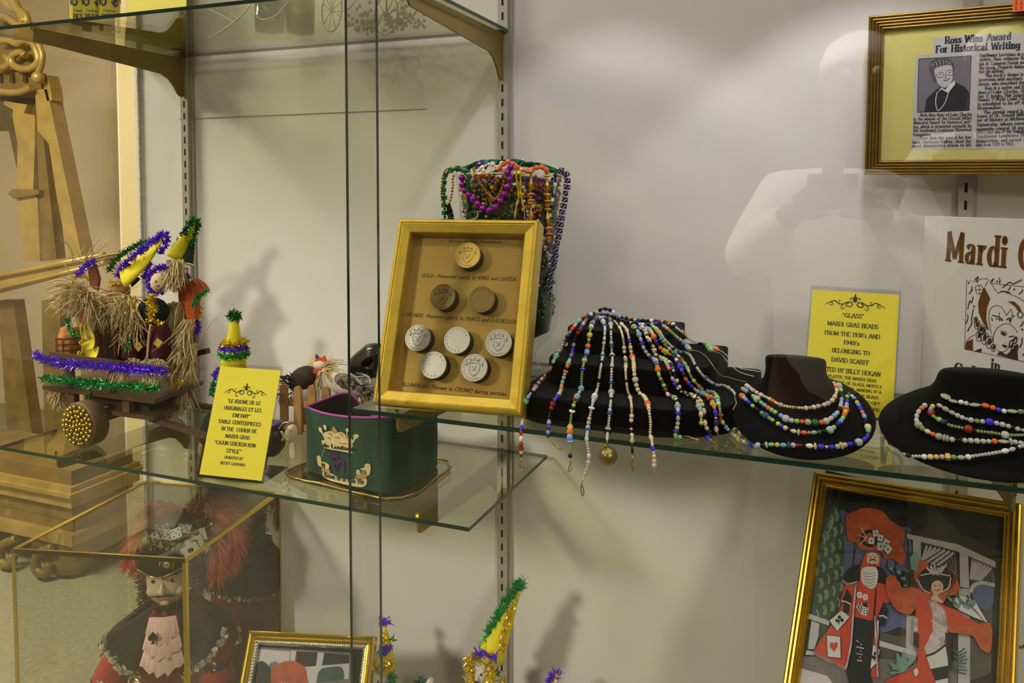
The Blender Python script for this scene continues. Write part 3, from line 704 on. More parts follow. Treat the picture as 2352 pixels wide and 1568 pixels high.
for i in range(4):
    for j in range(5): patch(b, f2, [(.003 + i * .006, .003 + j * .006), (.0045 + i * .006, .003 + j * .006), (.0045 + i * .006, .0065 + j * .006), (.003 + i * .006, .0065 + j * .006)])
b.build('print', mat('red_print', S(150, 44, 20), .6), o)

# white book standing on the bead shelf
fr = panel(V((0.6665, -0.12, LB)), -43.6, 0); W_, H_ = .205, .271
t = thing('book', 'white hardback book with brown jester drawing behind a black necklace bust', 'book', fr.o)
M_cov = mat('white_book_cover', S(222, 216, 210), 0.35, var=0.015)
b = MB(); b.prism([fr(.006, 0, -.003), fr(W_, 0, -.003), fr(W_, H_, -.003), fr(.006, H_, -.003)], fr.n * .003); b.build('cover', M_cov, t)
b = MB(); b.prism([fr(.006, 0, -.021), fr(W_, 0, -.021), fr(W_, H_, -.021), fr(.006, H_, -.021)], fr.n * .003); b.build('back_cover', M_cov, t)
b = MB(); b.prism([fr(.008, .004, -.0178), fr(W_ - .004, .004, -.0178), fr(W_ - .004, H_ - .004, -.0178), fr(.008, H_ - .004, -.0178)], fr.n * .0146); b.build('page_block', mat('paper_pages', S(232, 226, 210), .8, var=.05, vscale=300), t)
b = MB(); sp2 = [fr(.006, 0, 0), fr(.0025, 0, -.001), fr(0, 0, -.006), fr(0, 0, -.015), fr(.0025, 0, -.02), fr(.006, 0, -.021), fr(.0068, 0, -.018), fr(.0068, 0, -.003)]
b.prism(sp2, fr.v * H_, smooth=False); b.prism([fr(.0195, 0, .00005), fr(.0215, 0, .00005), fr(.0215, H_, .00005), fr(.0195, H_, .00005)], fr.n * .0002); b.build('spine', M_cov, t)
M_brn = mat('brown_foil', S(116, 74, 32), 0.35, 0.3); M_dbrn = mat('dark_brown_ink', S(62, 42, 32), 0.5)
lc = locs(fr, .0002)
def bq(pts): return [lc(2040 + x / 2.8, 400 + y / 2.8) for x, y in pts]
b = MB()
def title(txt, p0, p1, top, mi, thick=.22, thin=.06, track=.12):
    (a0, b0), (a1, b1), (at_, bt) = bq([p0, p1, top]); f2 = fr.sub(a0, b0, 0, math.atan2(b1 - b0, a1 - a0))
    write(b, f2, txt, 0, 0, bt - b0, math.hypot(a1 - a0, b1 - b0), 'l', .0003, mi, thick, thin, .06, track)
title('Mardi Gras', (372, 553), (1190, 650), (385, 372), 0, .24)
title('in', (660, 1255), (718, 1270), (662, 1183), 1); title('Calcasieu', (426, 1282), (850, 1370), (426, 1210), 1)
b.build('lettering', [M_brn, M_dbrn], t)
b = MB(); wl = .0007
def bl_(pts, w=wl, mi=1, smooth=True, closed=False): stroke(b, fr, bq(pts), w, .0003, mi, smooth, closed=closed)
bl_([(570, 690), (505, 681), (492, 1124), (874, 1204), (1010, 1235), (1010, 740), (874, 724), (660, 700)], smooth=False)
bl_([(572, 700), (585, 678), (620, 671), (648, 682), (705, 762), (725, 752), (770, 765), (850, 800), (930, 860)])
bl_([(640, 690), (622, 722)], smooth=False); bl_([(560, 735), (575, 768), (605, 762), (612, 735), (592, 712), (565, 720)], closed=True); bl_([(585, 715), (590, 768)]); bl_([(563, 742), (610, 740)])
patch(b, fr, bq([(618, 725), (657, 800), (635, 860), (630, 930), (650, 1010), (610, 955), (582, 890), (578, 830), (595, 770)]), .00025, 0)
patch(b, fr, bq([(705, 762), (740, 748), (775, 752), (790, 766), (740, 757)]), .00025, 0); patch(b, fr, bq([(768, 815), (810, 818), (845, 850), (860, 885), (838, 882), (815, 850)]), .00025, 0)
bl_([(832, 900), (848, 882), (866, 895), (862, 918), (842, 922)], closed=True, w=.0012)
bl_([(665, 1030), (648, 930), (655, 870), (690, 845), (730, 855), (752, 890), (760, 908), (790, 868), (797, 905), (785, 960)])
bl_([(668, 905), (690, 912), (715, 918), (738, 938)], .0014); bl_([(690, 928), (715, 932), (735, 942)], .001); bl_([(713, 885), (716, 945)]); bl_([(664, 920), (672, 945)], .0012); bl_([(760, 935), (785, 925), (780, 948)], .0016)
bl_([(672, 1060), (690, 1005), (730, 968), (775, 962), (815, 990), (832, 1020)]); bl_([(672, 1060), (680, 1105), (715, 1138), (748, 1138), (790, 1100), (825, 1045)])
patch(b, fr, bq([(722, 1018), (745, 1015), (760, 1032), (742, 1038)]), .0004, 1, True); bl_([(722, 1005), (755, 1012), (765, 1028)]); bl_([(775, 1045), (810, 1040)], .0014)
patch(b, fr, bq([(730, 1095), (748, 1096), (768, 1104), (750, 1116)]), .0004, 1, True); bl_([(750, 1080), (756, 1088)], .0006)
for x, y, s_ in ((575, 960, 1), (600, 990, 1.1), (590, 1030, 1.2), (625, 1045, 1.3), (655, 1070, 1.35), (680, 1110, .8), (565, 930, .6), (620, 1000, .8)):
    bl_([(x - 18 * s_, y + 20 * s_), (x - 20 * s_, y - 6 * s_), (x, y - 22 * s_), (x + 16 * s_, y - 8 * s_), (x + 2 * s_, y + 14 * s_), (x + 6 * s_, y + 30 * s_), (x - 10 * s_, y + 36 * s_)], .0009, closed=True)
    patch(b, fr, bq([(x - 12 * s_, y + 18 * s_), (x - 10 * s_, y - 4 * s_), (x, y - 14 * s_), (x + 8 * s_, y - 4 * s_), (x - 2 * s_, y + 16 * s_)]), .0003, 1, True)
patch(b, fr, bq([(500, 1080), (545, 1058), (545, 1136), (493, 1124)]), .00025, 0); bl_([(500, 1085), (525, 1050), (555, 1032)]); patch(b, fr, bq([(548, 1138), (600, 1118), (600, 1148)]), .00025, 1)
patch(b, fr, bq([(700, 1160), (720, 1135), (760, 1160), (830, 1100), (836, 1196)]), .00025, 1)
for x, y in ((790, 1090), (815, 1070), (800, 1130), (822, 1120)):
    bl_([(x - 12, y + 20), (x - 4, y - 16), (x + 12, y - 22), (x + 8, y + 10)], .0014, closed=True)
for pts in ([(520, 770), (540, 720)], [(510, 870), (520, 810), (548, 785)], [(510, 1010), (535, 950), (548, 865)], [(500, 960), (512, 900)], [(555, 680), (575, 655), (570, 690)], [(665, 695), (672, 665), (660, 680)], [(715, 700), (712, 665)], [(735, 730), (775, 692), (860, 678)], [(840, 770), (866, 740)], [(848, 980), (868, 945)], [(845, 1115), (862, 1050)], [(770, 745), (785, 720)]):
    bl_([(pts[0][0], pts[0][1])] + [(px + 5, py + 3) for px, py in pts[1:-1]] + [((pts[0][0] + pts[-1][0]) / 2 + 6, (pts[0][1] + pts[-1][1]) / 2), pts[-1]], .0013)
for x, y in ((517, 698), (538, 745), (552, 850), (700, 688), (810, 740), (806, 912), (862, 998), (868, 1160)):
    patch(b, fr, bq([(x - 7, y + 2), (x, y - 8), (x + 8, y - 2), (x + 2, y + 8)]), .0003, 1)
b.build('illustration', [M_brn, M_dbrn], t)

# ---------------------------------------------------------------- gilt portrait of a costumed couple, leaning on a brass easel under the bead shelf
T = V((0.536, -0.2, 1.121)); fr = panel(T, -19.5, 33, 4.3); W_, H_ = .2395, .305; fr = Fr(fr(0, -H_), fr.u, fr.v)
t = thing('portrait_frame', 'gilt fluted frame holding a photograph of a costumed couple, below the bead shelf', 'picture frame', fr.o)
prof = [(0, -.016), (0, .001), (.0008, .0026), (.0026, .0036), (.0042, .0026), (.005, .0012), (.0062, .003), (.0078, .0042), (.0094, .0032), (.0104, .001), (.0116, .0026), (.0132, .003), (.0144, .0012), (.0154, .0), (.0168, .001), (.018, -.001), (.0186, -.006)]
rails(fr, W_, H_, prof, M_gilt, t)
b = MB(); b.prism([fr(.003, .003, -.015), fr(W_ - .003, .003, -.015), fr(W_ - .003, H_ - .003, -.015), fr(.003, H_ - .003, -.015)], fr.n * .007); b.build('backing_board', M_black, t)
lc = locs(fr, -.0075)
def qq(pts): return [lc(1720 + x / 3.087, 1060 + y / 3.087) for x, y in pts]
ART = [mat('print_' + n, S(*c), 0.5, var=v, vscale=90) for n, c, v in (('slate', (52, 50, 52), .35), ('sky', (104, 112, 158), .12), ('cypress', (62, 92, 84), .2), ('leaf', (142, 166, 128), .2),
    ('white', (206, 202, 200), .04), ('dark', (28, 26, 28), .1), ('plume', (182, 82, 44), .22), ('red', (196, 66, 36), .08), ('skin', (206, 172, 148), .04), ('teal', (112, 150, 140), .15), ('grey', (116, 112, 110), .15), ('silver', (186, 168, 172), .45), ('hill', (96, 92, 80), .2))]
SL, SK, CY, LF, WH, DK, PL, RD, SN, TE, GR, SI, HI = range(13)
b = MB(); zc = [-.0074]
def pa(mi, pts, smooth=False, step=.00003):
    zc[0] += step; patch(b, fr, qq(pts), zc[0], mi, smooth)
def li(mi, pts, w=.0008, smooth=True, closed=False):
    zc[0] += .00003; stroke(b, fr, qq(pts), w, zc[0], mi, smooth, closed=closed)
pa(SL, [(545, 60), (1800, 350), (1700, 2050), (300, 2050)])
pa(SK, [(560, 430), (660, 335), (760, 400), (1140, 470), (1170, 760), (1010, 830), (640, 920), (520, 900), (480, 700)])
pa(SK, [(930, 990), (1135, 990), (1140, 1190), (1060, 1170), (1000, 1200), (925, 1215)])
for x in (740, 980, 1040, 1120): li(SL, [(x, 480), (x + 10, 620), (x - 5, 760)], .002)
pa(CY, [(622, 268), (650, 370), (672, 470), (682, 640), (668, 760), (650, 930), (610, 1060), (560, 1120), (480, 1110), (425, 1090), (440, 930), (470, 760), (505, 600), (545, 450), (590, 330)])
pa(CY, [(400, 1150), (560, 1150), (520, 1330), (380, 1360)])
for i in range(46):
    x = 470 + (i * 37) % 190; y = 330 + (i * 83) % 720; x = max(x, 640 - (y - 260) * .42) if y < 600 else x
    li(LF, [(x, y), (x + 12, y + 34), (x + 4, y + 66)], .0022 + .0012 * ((i * 7) % 5) / 5)
pa(HI, [(930, 1210), (1060, 1240), (1170, 1230), (1170, 1420), (930, 1420)]); pa(HI, [(1560, 1120), (1730, 1020), (1720, 1500), (1560, 1560)])
pa(SK, [(1575, 900), (1640, 870), (1745, 880), (1735, 1010), (1680, 1060), (1600, 1010)])
for pts in ([(1120, 512), (1490, 590), (1752, 712), (1750, 756), (1488, 640), (1125, 545)], [(1165, 540), (1222, 556), (1225, 840), (1168, 800)], [(1495, 610), (1555, 625), (1565, 900), (1500, 890)], [(1490, 900), (1572, 905), (1568, 2000), (1480, 2000)], [(1120, 1090), (1200, 1100), (1190, 1420), (1115, 1400)]):
    pa(WH, pts)
for quad in ([(1235, 585), (1490, 655), (1482, 830), (1232, 700)], [(1570, 685), (1748, 762), (1746, 862), (1575, 838)]):
    pa(DK, quad); (x0, y0), (x1, y1), (x2, y2), (x3, y3) = quad
    for k in range(1, 8):
        f_ = k / 8; xt, yt = x0 + (x1 - x0) * f_, y0 + (y1 - y0) * f_; xb, yb = x3 + (x2 - x3) * f_, y3 + (y2 - y3) * f_
        f2_ = max(0, f_ - .5); xb2, yb2 = x3 + (x2 - x3) * f2_, y3 + (y2 - y3) * f2_
        li(WH, [(xt, yt), (xb2, yb2)], .0026, False)
        f2_ = min(1, f_ + .3); xb2, yb2 = x3 + (x2 - x3) * f2_, y3 + (y2 - y3) * f2_
        li(GR, [(xt, yt), (xb2, yb2)], .0014, False)
li(WH, [(1572, 930), (1600, 880), (1660, 862), (1748, 880)], .004)
pa(WH, [(412, 1072), (580, 1132), (572, 1166), (405, 1108)]); pa(WH, [(450, 1130), (505, 1150), (498, 1240), (470, 1330), (425, 1330), (435, 1230)]); pa(WH, [(415, 1340), (470, 1350), (465, 1375), (405, 1370)])
pa(GR, [(365, 1380), (1480, 1420), (1480, 1700), (340, 1700)]); pa(WH, [(355, 1460), (560, 1520), (620, 1600), (560, 2000), (310, 2000)])
pa(WH, [(930, 1270), (1200, 1350), (1195, 1385), (930, 1310)])
# king
pa(PL, [(690, 430), (700, 380), (770, 350), (800, 335), (890, 335), (960, 365), (1010, 420), (1085, 470), (1112, 520), (1095, 600), (1115, 680), (1085, 740), (1030, 695), (970, 690), (930, 640), (800, 625), (765, 575), (710, 560)], True)
li(DK, [(805, 560), (840, 500), (890, 510), (905, 570), (860, 600)], .004, closed=True)
for a, c in ((800, 470), (770, 520), (790, 590)): li(SI, [(a, c), (840, 545)], .0014, False)
for x, y, s_, r_ in ((875, 565, 22, .1), (940, 605, 26, .0), (905, 512, 22, -.2), (938, 545, 22, .3), (980, 580, 24, .5), (992, 625, 26, .8)):
    q4 = [(x + s_ * 1.3 * math.cos(r_ + k * PI / 2 + PI / 4), y + s_ * 1.5 * math.sin(r_ + k * PI / 2 + PI / 4)) for k in range(4)]
    pa(DK, [(x + (px - x) * 1.12, y + (py - y) * 1.12) for px, py in q4]); pa(WH, q4); pa(RD if x > 900 and x % 2 else DK, [(x - 5, y - 6), (x + 6, y - 4), (x + 4, y + 7), (x - 6, y + 5)])
pa(RD, [(835, 650), (940, 655), (935, 760), (800, 740)]); pa(SN, [(850, 660), (885, 648), (922, 668), (925, 720), (895, 750), (850, 735), (842, 700)], True)
li(DK, [(862, 705), (885, 698), (908, 706)], .0016); pa(DK, [(850, 722), (880, 735), (910, 725), (905, 760), (870, 765)])
for x in (868, 900): li(DK, [(x - 7, 682), (x + 7, 682)], .001, False)
pa(RD, [(690, 880), (795, 740), (915, 740), (990, 880), (1035, 980), (985, 1010), (960, 1000), (920, 1100), (925, 1300), (940, 1545), (735, 1490), (465, 1350), (520, 1260), (600, 1150), (670, 1010), (655, 985)])
pa(DK, [(800, 735), (740, 740), (695, 790), (665, 860), (760, 872), (792, 850)]); pa(DK, [(912, 740), (960, 765), (998, 830), (988, 880), (915, 860)])
pa(WH, [(812, 760), (910, 760), (918, 850), (885, 905), (840, 890), (805, 850)], True)
for k in range(5): li(GR, [(815 + k * 4, 790 + k * 22), (860, 800 + k * 22), (905 - k * 3, 788 + k * 22)], .0007)
pa(DK, [(750, 1090), (890, 1130), (872, 1530), (700, 1480)]); pa(RD, [(770, 900), (898, 925), (890, 1060), (865, 1130), (755, 1100)])
pa(DK, [(905, 900), (915, 905), (900, 1130), (870, 1520), (860, 1500), (885, 1130)])
for x, y in ((790, 950), (832, 965)): pa(WH, [(x - 18, y - 14), (x + 14, y - 20), (x + 18, y + 16), (x - 10, y + 20)], True); pa(DK, [(x - 3, y - 3), (x + 3, y - 3), (x + 3, y + 3), (x - 3, y + 3)])
for k in range(6): pa(WH if k % 2 == 0 else DK, [(765 + k * 9, 1030 - k * 4), (785 + k * 12, 1010 - k * 2), (822 + k * 5, 1092), (812 + k * 4, 1096)])
pa(WH, [(815, 1030), (858, 1042), (842, 1100), (805, 1082)])
for k in range(6): pa(DK, [(822 + (k % 2) * 18, 1040 + (k // 2) * 17), (830 + (k % 2) * 18, 1042 + (k // 2) * 17), (828 + (k % 2) * 18, 1050 + (k // 2) * 17), (820 + (k % 2) * 18, 1048 + (k // 2) * 17)])
pa(DK, [(705, 905), (738, 960), (732, 1015), (668, 992)]); pa(DK, [(680, 1000), (725, 1010), (715, 1080), (680, 1070)]); pa(DK, [(975, 1005), (992, 1060), (985, 1115), (932, 1100)]); pa(DK, [(932, 1110), (985, 1120), (960, 1170), (930, 1150)])
li(WH, [(665, 992), (700, 1000), (732, 1018)], .0016); li(WH, [(930, 1100), (960, 1098), (988, 1115)], .0016)
for q4, kind in (([(580, 1132), (665, 1060), (722, 1105), (635, 1206)], 'club'), ([(562, 1235), (656, 1246), (660, 1396), (568, 1386)], 'heart'), ([(905, 1140), (930, 1130), (925, 1280), (905, 1270)], ''), ([(890, 1300), (935, 1340), (925, 1420), (870, 1475)], 'spade')):
    cx = sum(p[0] for p in q4) / 4; cy = sum(p[1] for p in q4) / 4
    pa(DK, [(cx + (x - cx) * 1.08, cy + (y - cy) * 1.06) for x, y in q4]); pa(WH, q4)
    if kind == 'heart': pa(RD, [(cx, cy + 38), (cx - 28, cy), (cx - 24, cy - 30), (cx - 8, cy - 32), (cx, cy - 18), (cx + 8, cy - 32), (cx + 26, cy - 28), (cx + 28, cy)], False)
    elif kind:
        for dx, dy in ((0, -18), (-16, 6), (18, 2)): pa(DK, [(cx + dx + 14 * math.cos(k), cy + dy + 14 * math.sin(k)) for k in range(6)])
        li(DK, [(cx, cy), (cx - 6, cy + 32)], .0014, False)
for pts in ([(770, 880), (750, 1100), (735, 1300), (700, 1470)], [(460, 1355), (560, 1410), (700, 1475)], [(670, 850), (720, 875), (780, 860)], [(905, 1100), (915, 1300), (925, 1530)]):
    li(SI, pts, .0028); li(DK, [(x + 6, y + 3) for x, y in pts], .0008)
for k in range(7): li(SI, [(770 + (k * 31) % 60, 1270 + k * 24), (790 + (k * 17) % 40, 1285 + k * 22)], .0014, False)
pa(DK, [(700, 1480), (870, 1525), (900, 1600), (720, 1580)])
# queen
pa(PL, [(1195, 690), (1260, 710), (1290, 760), (1230, 790), (1200, 850), (1240, 930), (1300, 900), (1430, 880), (1490, 830), (1440, 780), (1400, 750), (1470, 790), (1505, 900), (1480, 950), (1420, 960), (1390, 1000), (1240, 960), (1180, 830)])
pa(PL, [(985, 830), (1040, 815), (1075, 850), (1100, 900), (1190, 900), (1240, 950), (1210, 1010), (1150, 1090), (1060, 1060), (1010, 990), (985, 930)], True)
for k in range(9): li(DK if k % 3 else TE, [(1010 + (k * 29) % 120, 760 + (k * 13) % 60), (1060 + (k * 23) % 90, 800 + (k * 19) % 60), (1130, 890 - (k * 7) % 40)], .004)
pa(TE, [(1150, 690), (1190, 640), (1215, 700), (1200, 790), (1160, 770)])
pa(RD, [(1200, 950), (1290, 955), (1330, 990), (1410, 1035), (1480, 1060), (1550, 1110), (1640, 1160), (1720, 1150), (1725, 1330), (1660, 1330), (1590, 1230), (1470, 1200), (1420, 1200), (1410, 1300), (1330, 1390), (1390, 2000), (900, 2000), (980, 1560), (1210, 1440), (1195, 1230), (1190, 1090)])
pa(PL, [(1420, 1160), (1560, 1170), (1720, 1160), (1720, 1350), (1650, 1330), (1590, 1240), (1430, 1215)], True)
pa(SI, [(1275, 985), (1330, 1000), (1400, 1060), (1420, 1180), (1390, 1290), (1280, 1390), (1250, 1330), (1310, 1210), (1310, 1080)]); pa(SI, [(1180, 1120), (1205, 1120), (1205, 1210), (1175, 1210)])
for k in range(14): li(WH, [(1300 + (k * 37) % 90, 1010 + k * 24), (1316 + (k * 37) % 90, 1024 + k * 24), (1305 + (k * 37) % 80, 1036 + k * 24)], .0014)
pa(WH, [(1270, 1390), (1400, 1290), (1430, 1480), (1300, 1480)]); pa(DK, [(1300, 1475), (1425, 1450), (1420, 1540), (1330, 1560)]); pa(WH, [(1330, 1560), (1420, 1540), (1420, 1640), (1360, 1660)]); pa(DK, [(1400, 1215), (1440, 1240), (1450, 1480), (1425, 1480)]); pa(DK, [(1180, 1215), (1215, 1225), (1215, 1330), (1175, 1310)])
li(DK, [(1265, 1385), (1330, 1360), (1410, 1300)], .002)
pa(DK, [(1205, 850), (1230, 800), (1260, 770), (1330, 745), (1400, 765), (1440, 830), (1430, 900), (1380, 935), (1365, 880), (1300, 880), (1290, 940), (1240, 915)], True)
li(WH, [(1205, 840), (1240, 910), (1290, 940)], .0012); li(WH, [(1440, 830), (1425, 900), (1375, 935)], .0012); li(WH, [(1225, 815), (1320, 800), (1440, 820)], .0012)
for k in range(6): li(SI, [(1270 + k * 28, 760 - (k % 3) * 12), (1300 + k * 14, 790), (1320 + k * 5, 810)], .0024)
pa(SN, [(1310, 870), (1350, 850), (1385, 880), (1380, 930), (1350, 960), (1390, 1010), (1300, 985), (1318, 950), (1302, 910)], True)
li(DK, [(1325, 890), (1338, 888)], .0009, False); li(DK, [(1358, 886), (1370, 890)], .0009, False); li(RD, [(1330, 918), (1348, 924), (1366, 912)], .0014)
pa(WH, [(1430, 990), (1520, 960), (1620, 1010), (1700, 1150), (1600, 1110), (1500, 1060)]); 
for k in range(10): li(TE if k % 2 else CY, [(1410 + k * 18, 950 + (k * 23) % 90), (1440 + k * 18, 990 + (k * 17) % 60), (1470 + k * 15, 980 + (k * 31) % 90)], .003)
for k in range(5): li(GR, [(1500 + k * 20, 990 + k * 8), (1620 + k * 14, 1060 + k * 20)], .0008, False)
for k, (a, c) in enumerate(((1010, 1430), (1060, 1360), (1110, 1340), (1170, 1380), (1215, 1430), (1000, 1500), (1200, 1370))):
    mx, my = (a + 1110) / 2, (c + 1500) / 2; pa(TE, [(a, c), (mx + 26, my - 10), (1110, 1500), (mx - 26, my + 14)])
for k in range(8): li(CY, [(1460 + (k * 31) % 60, 1340 + k * 20), (1500, 1360 + k * 20), (1540 + (k * 13) % 20, 1330 + k * 26)], .0016)
pa(WH, [(1180, 1490), (1200, 1470), (1215, 1500), (1195, 1530)], True)
b.build('photograph', ART, t)
b = MB(); b.prism([fr(.018, .018, -.0045), fr(W_ - .018, .018, -.0045), fr(W_ - .018, H_ - .018, -.0045), fr(.018, H_ - .018, -.0045)], fr.n * .0008); b.build('glazing', PICT, t)
# brass easel behind the portrait: two front legs with a ledge, a raking prop
t = thing('table_easel', 'brass table easel propping up the gilt portrait frame', 'easel', (fr.o.x + .1, -.3, .42))
M_es = M_brassline
pA = at(1812, 1440, y=-.215); pB = at(1730, 1568, y=-.222); dirv = (pB - pA).normalized()
e0 = pA + dirv * ((.422 - pA.z) / dirv.z)
bk = -fr.n
topc = fr(W_ * .5, H_ * .80, -.034)
b = MB(); b.bar(topc, e0, .007, .011, 0, V((0, 1, 0))); b.build('leg', M_es, t)
f1 = V((fr(W_ * .86, 0, -.06).x + .02, fr(W_ * .86, 0, -.06).y + .03, .422)); b = MB(); b.bar(topc + V((.008, .006, 0)), f1, .007, .011, 0, V((0, 1, 0))); b.build('leg', M_es, t)
b = MB(); b.bar(topc + V((0, .006, .004)), V((topc.x, -.05, .422)), .006, .008); b.build('leg', M_es, t)
b = MB(); b.bar(fr(.02, -.0045, -.012), fr(W_ - .02, -.0045, -.012), .03, .006, 0, fr.v); b.build('ledge', M_es, t)
b = MB(); b.tube(catmull([at(2320, 1480, y=-.2), at(2336, 1486, y=-.2), at(2352, 1484, y=-.2), at(2372, 1470, y=-.2)], 5), .0022); 
b.build('wire_arm', M_es, t)

# small gilt photograph frame in front of the glass doll case
T = V((-.381, -.25, .732)); fr = panel(T, 17.36, 32.55); W_, H_ = .226, .285; fr = Fr(fr(0, -H_), fr.u, fr.v)
t = thing('photo_frame', 'gold and silver photograph frame standing before the glass doll case', 'picture frame', fr.o)
prof = [(0, -.012), (0, .001), (.0016, .0036), (.004, .0046), (.0066, .0034), (.0094, .0002), (.012, -.0012), (.0136, -.0014)]
rails(fr, W_, H_, prof, mat('bright_gilt', S(224, 190, 62), 0.16, 0.95, var=.06), t)
M_sil = mat('silver_beading', S(208, 206, 200), 0.2, 0.95)
rails(fr, W_, H_, [(.0136, -.0016), (.0148, .0006), (.017, .0014), (.0192, .0004), (.021, -.0022), (.0215, -.006)], M_sil, t, 'inner_rail')
b = MB()
for k in range(44):
    s_ = k / 43
    b.ball(fr(.0176 + s_ * (W_ - .0352), H_ - .0176, .0008), .0021, 6)
for k in range(54):
    s_ = k / 53
    for a in (.0176, W_ - .0176): b.ball(fr(a, .0176 + s_ * (H_ - .0352), .0008), .0021, 6)
b.build('bead_trim', M_sil, t)
b = MB(); b.prism([fr(.003, .003, -.0115), fr(W_ - .003, .003, -.0115), fr(W_ - .003, H_ - .003, -.0115), fr(.003, H_ - .003, -.0115)], fr.n * .003); b.build('backing_board', M_black, t)
lc = locs(fr, -.008); b = MB(); zc[0] = -.0079
def qq(pts): return [lc(520 + x / 2.94, 1300 + y / 2.94) for x, y in pts]
pa(GR, [(200, 545), (950, 590), (900, 1500), (60, 1500)])
pa(WH, [(225, 560), (430, 575), (420, 700), (330, 640), (240, 680), (205, 640)]); pa(WH, [(240, 560), (300, 565), (262, 900), (222, 900)]); pa(WH, [(435, 570), (472, 572), (450, 720), (425, 720)]); pa(DK, [(475, 575), (615, 582), (600, 700), (470, 700)]); pa(WH, [(618, 582), (660, 584), (640, 720), (600, 720)])
pa(DK, [(662, 585), (830, 600), (825, 700), (640, 690)]); pa(WH, [(520, 680), (830, 655), (825, 760), (560, 790)]); pa(DK, [(215, 650), (300, 700), (280, 900), (180, 900)], True); pa(WH, [(845, 600), (900, 605), (880, 800), (838, 800)])
pa(CY, [(620, 720), (700, 680), (790, 700), (770, 900), (620, 900)], True); pa(GR, [(560, 790), (840, 760), (830, 1200), (560, 1200)])
pa(PL, [(300, 760), (310, 690), (370, 650), (450, 640), (520, 670), (545, 730), (525, 830), (420, 860), (320, 850)], True)
for k in range(5): li(SI, [(370 + k * 22, 780), (400 + k * 10, 850)], .0012)
pa(SN, [(380, 860), (470, 860), (460, 960), (390, 960)], True); pa(RD, [(260, 1000), (580, 1000), (640, 1500), (180, 1500)])
b.build('photograph', ART, t)
b = MB(); b.prism([fr(.021, .021, -.0045), fr(W_ - .021, .021, -.0045), fr(W_ - .021, H_ - .021, -.0045), fr(.021, H_ - .021, -.0045)], fr.n * .0008); b.build('glazing', PICT, t)
b = MB(); b.bar(fr(W_ / 2, H_ * .7, -.012), V((fr(W_ / 2, 0).x - .03, fr(W_ / 2, 0).y + .16, .43)), .05, .003); b.build('strut', M_black, t)

# ---------------------------------------------------------------- black velvet stands
M_velvet = mat('black_velvet', (.0022, .0019, .0016, 1), 0.85, spec=0.1, bump=0.3, bscale=900, sheen=0.05)
def rrect(x0, x1, y0, y1, rs, n=10):
    """rounded outline; rs = radii at front-left, front-right, back-right, back-left"""
    out = []
    for (cx, cy, sx, sy, r, a0) in ((x0, y0, 1, 1, rs[0], PI), (x1, y0, -1, 1, rs[1], 1.5 * PI), (x1, y1, -1, -1, rs[2], 0), (x0, y1, 1, -1, rs[3], .5 * PI)):
        for k in range(n + 1):
            a = a0 + k / n * PI / 2
            out.append((cx + sx * r + r * math.cos(a), cy + sy * r + r * math.sin(a)))
    return out
t = thing('stepped_riser', 'black velvet stepped riser draped with strands of glass beads', 'display riser', (.3, -.24, LB))
tiers = []
for (x0, x1, y0, y1, z0, z1, rs) in ((.157, .457, -.372, -.085, LB + .0004, 1.231, (.06, .12, .006, .006)), (.178, .409, -.309, -.10, 1.2312, 1.2655, (.05, .08, .005, .005)), (.189, .346, -.24, -.115, 1.2657, 1.3005, (.03, .02, .005, .005))):
    b = MB(); o_ = rrect(x0, x1, y0, y1, rs); e = .003
    cx, cy = (x0 + x1) / 2, (y0 + y1) / 2
    def ring(z, k): return [V((cx + (x - cx) * k, cy + (y - cy) * k, z)) for x, y in o_]
    rings = [ring(z0, 1), ring(z1 - e, 1), ring(z1 - e * .3, .992), ring(z1, .975)]; n = len(o_)
    b.add([p for r in rings for p in r], [(i * n + j, i * n + (j + 1) % n, (i + 1) * n + (j + 1) % n, (i + 1) * n + j) for i in range(3) for j in range(n)] + [list(range(n))[::-1], [3 * n + j for j in range(n)]], 0, False)
    b.build('tier', M_velvet, t); tiers.append(b)
def loft(b, secs, seg=40):
    vs = []
    for (c, rx, ry, tilt) in secs:
        tl = math.radians(tilt)
        for k in range(seg):
            a = 2 * PI * k / seg; y = ry * math.sin(a)
            vs.append(V((c[0] + rx * math.cos(a), c[1] + y * math.cos(tl), c[2] + y * math.sin(tl))))
    n = len(secs)
    b.add(vs, [(i * seg + j, i * seg + (j + 1) % seg, (i + 1) * seg + (j + 1) % seg, (i + 1) * seg + j) for i in range(n - 1) for j in range(seg)], 0, True)
    b.f.append([j for j in range(seg)][::-1]); b.mi.append(0); b.sm.append(False)
    b.f.append([(n - 1) * seg + j for j in range(seg)]); b.mi.append(0); b.sm.append(True)
def bust(secs, label):
    # smooth the section list first
    P = []
    for k in range(len(secs) - 1):
        for s_ in (0, 1, 2):
            def cr(f): 
                g = [f(secs[max(0, k - 1)]), f(secs[k]), f(secs[k + 1]), f(secs[min(len(secs) - 1, k + 2)])]; q = s_ / 3
                return .5 * (2 * g[1] + (g[2] - g[0]) * q + (2 * g[0] - 5 * g[1] + 4 * g[2] - g[3]) * q * q + (3 * g[1] - g[0] - 3 * g[2] + g[3]) * q ** 3)
            P.append(((cr(lambda s: s[0][0]), cr(lambda s: s[0][1]), cr(lambda s: s[0][2])), cr(lambda s: s[1]), cr(lambda s: s[2]), cr(lambda s: s[3])))
    P.append(secs[-1])
    b = MB(); loft(b, P); o = b.build('necklace_bust', M_velvet); tag(o, label, 'necklace stand', 'black velvet necklace busts'); return b
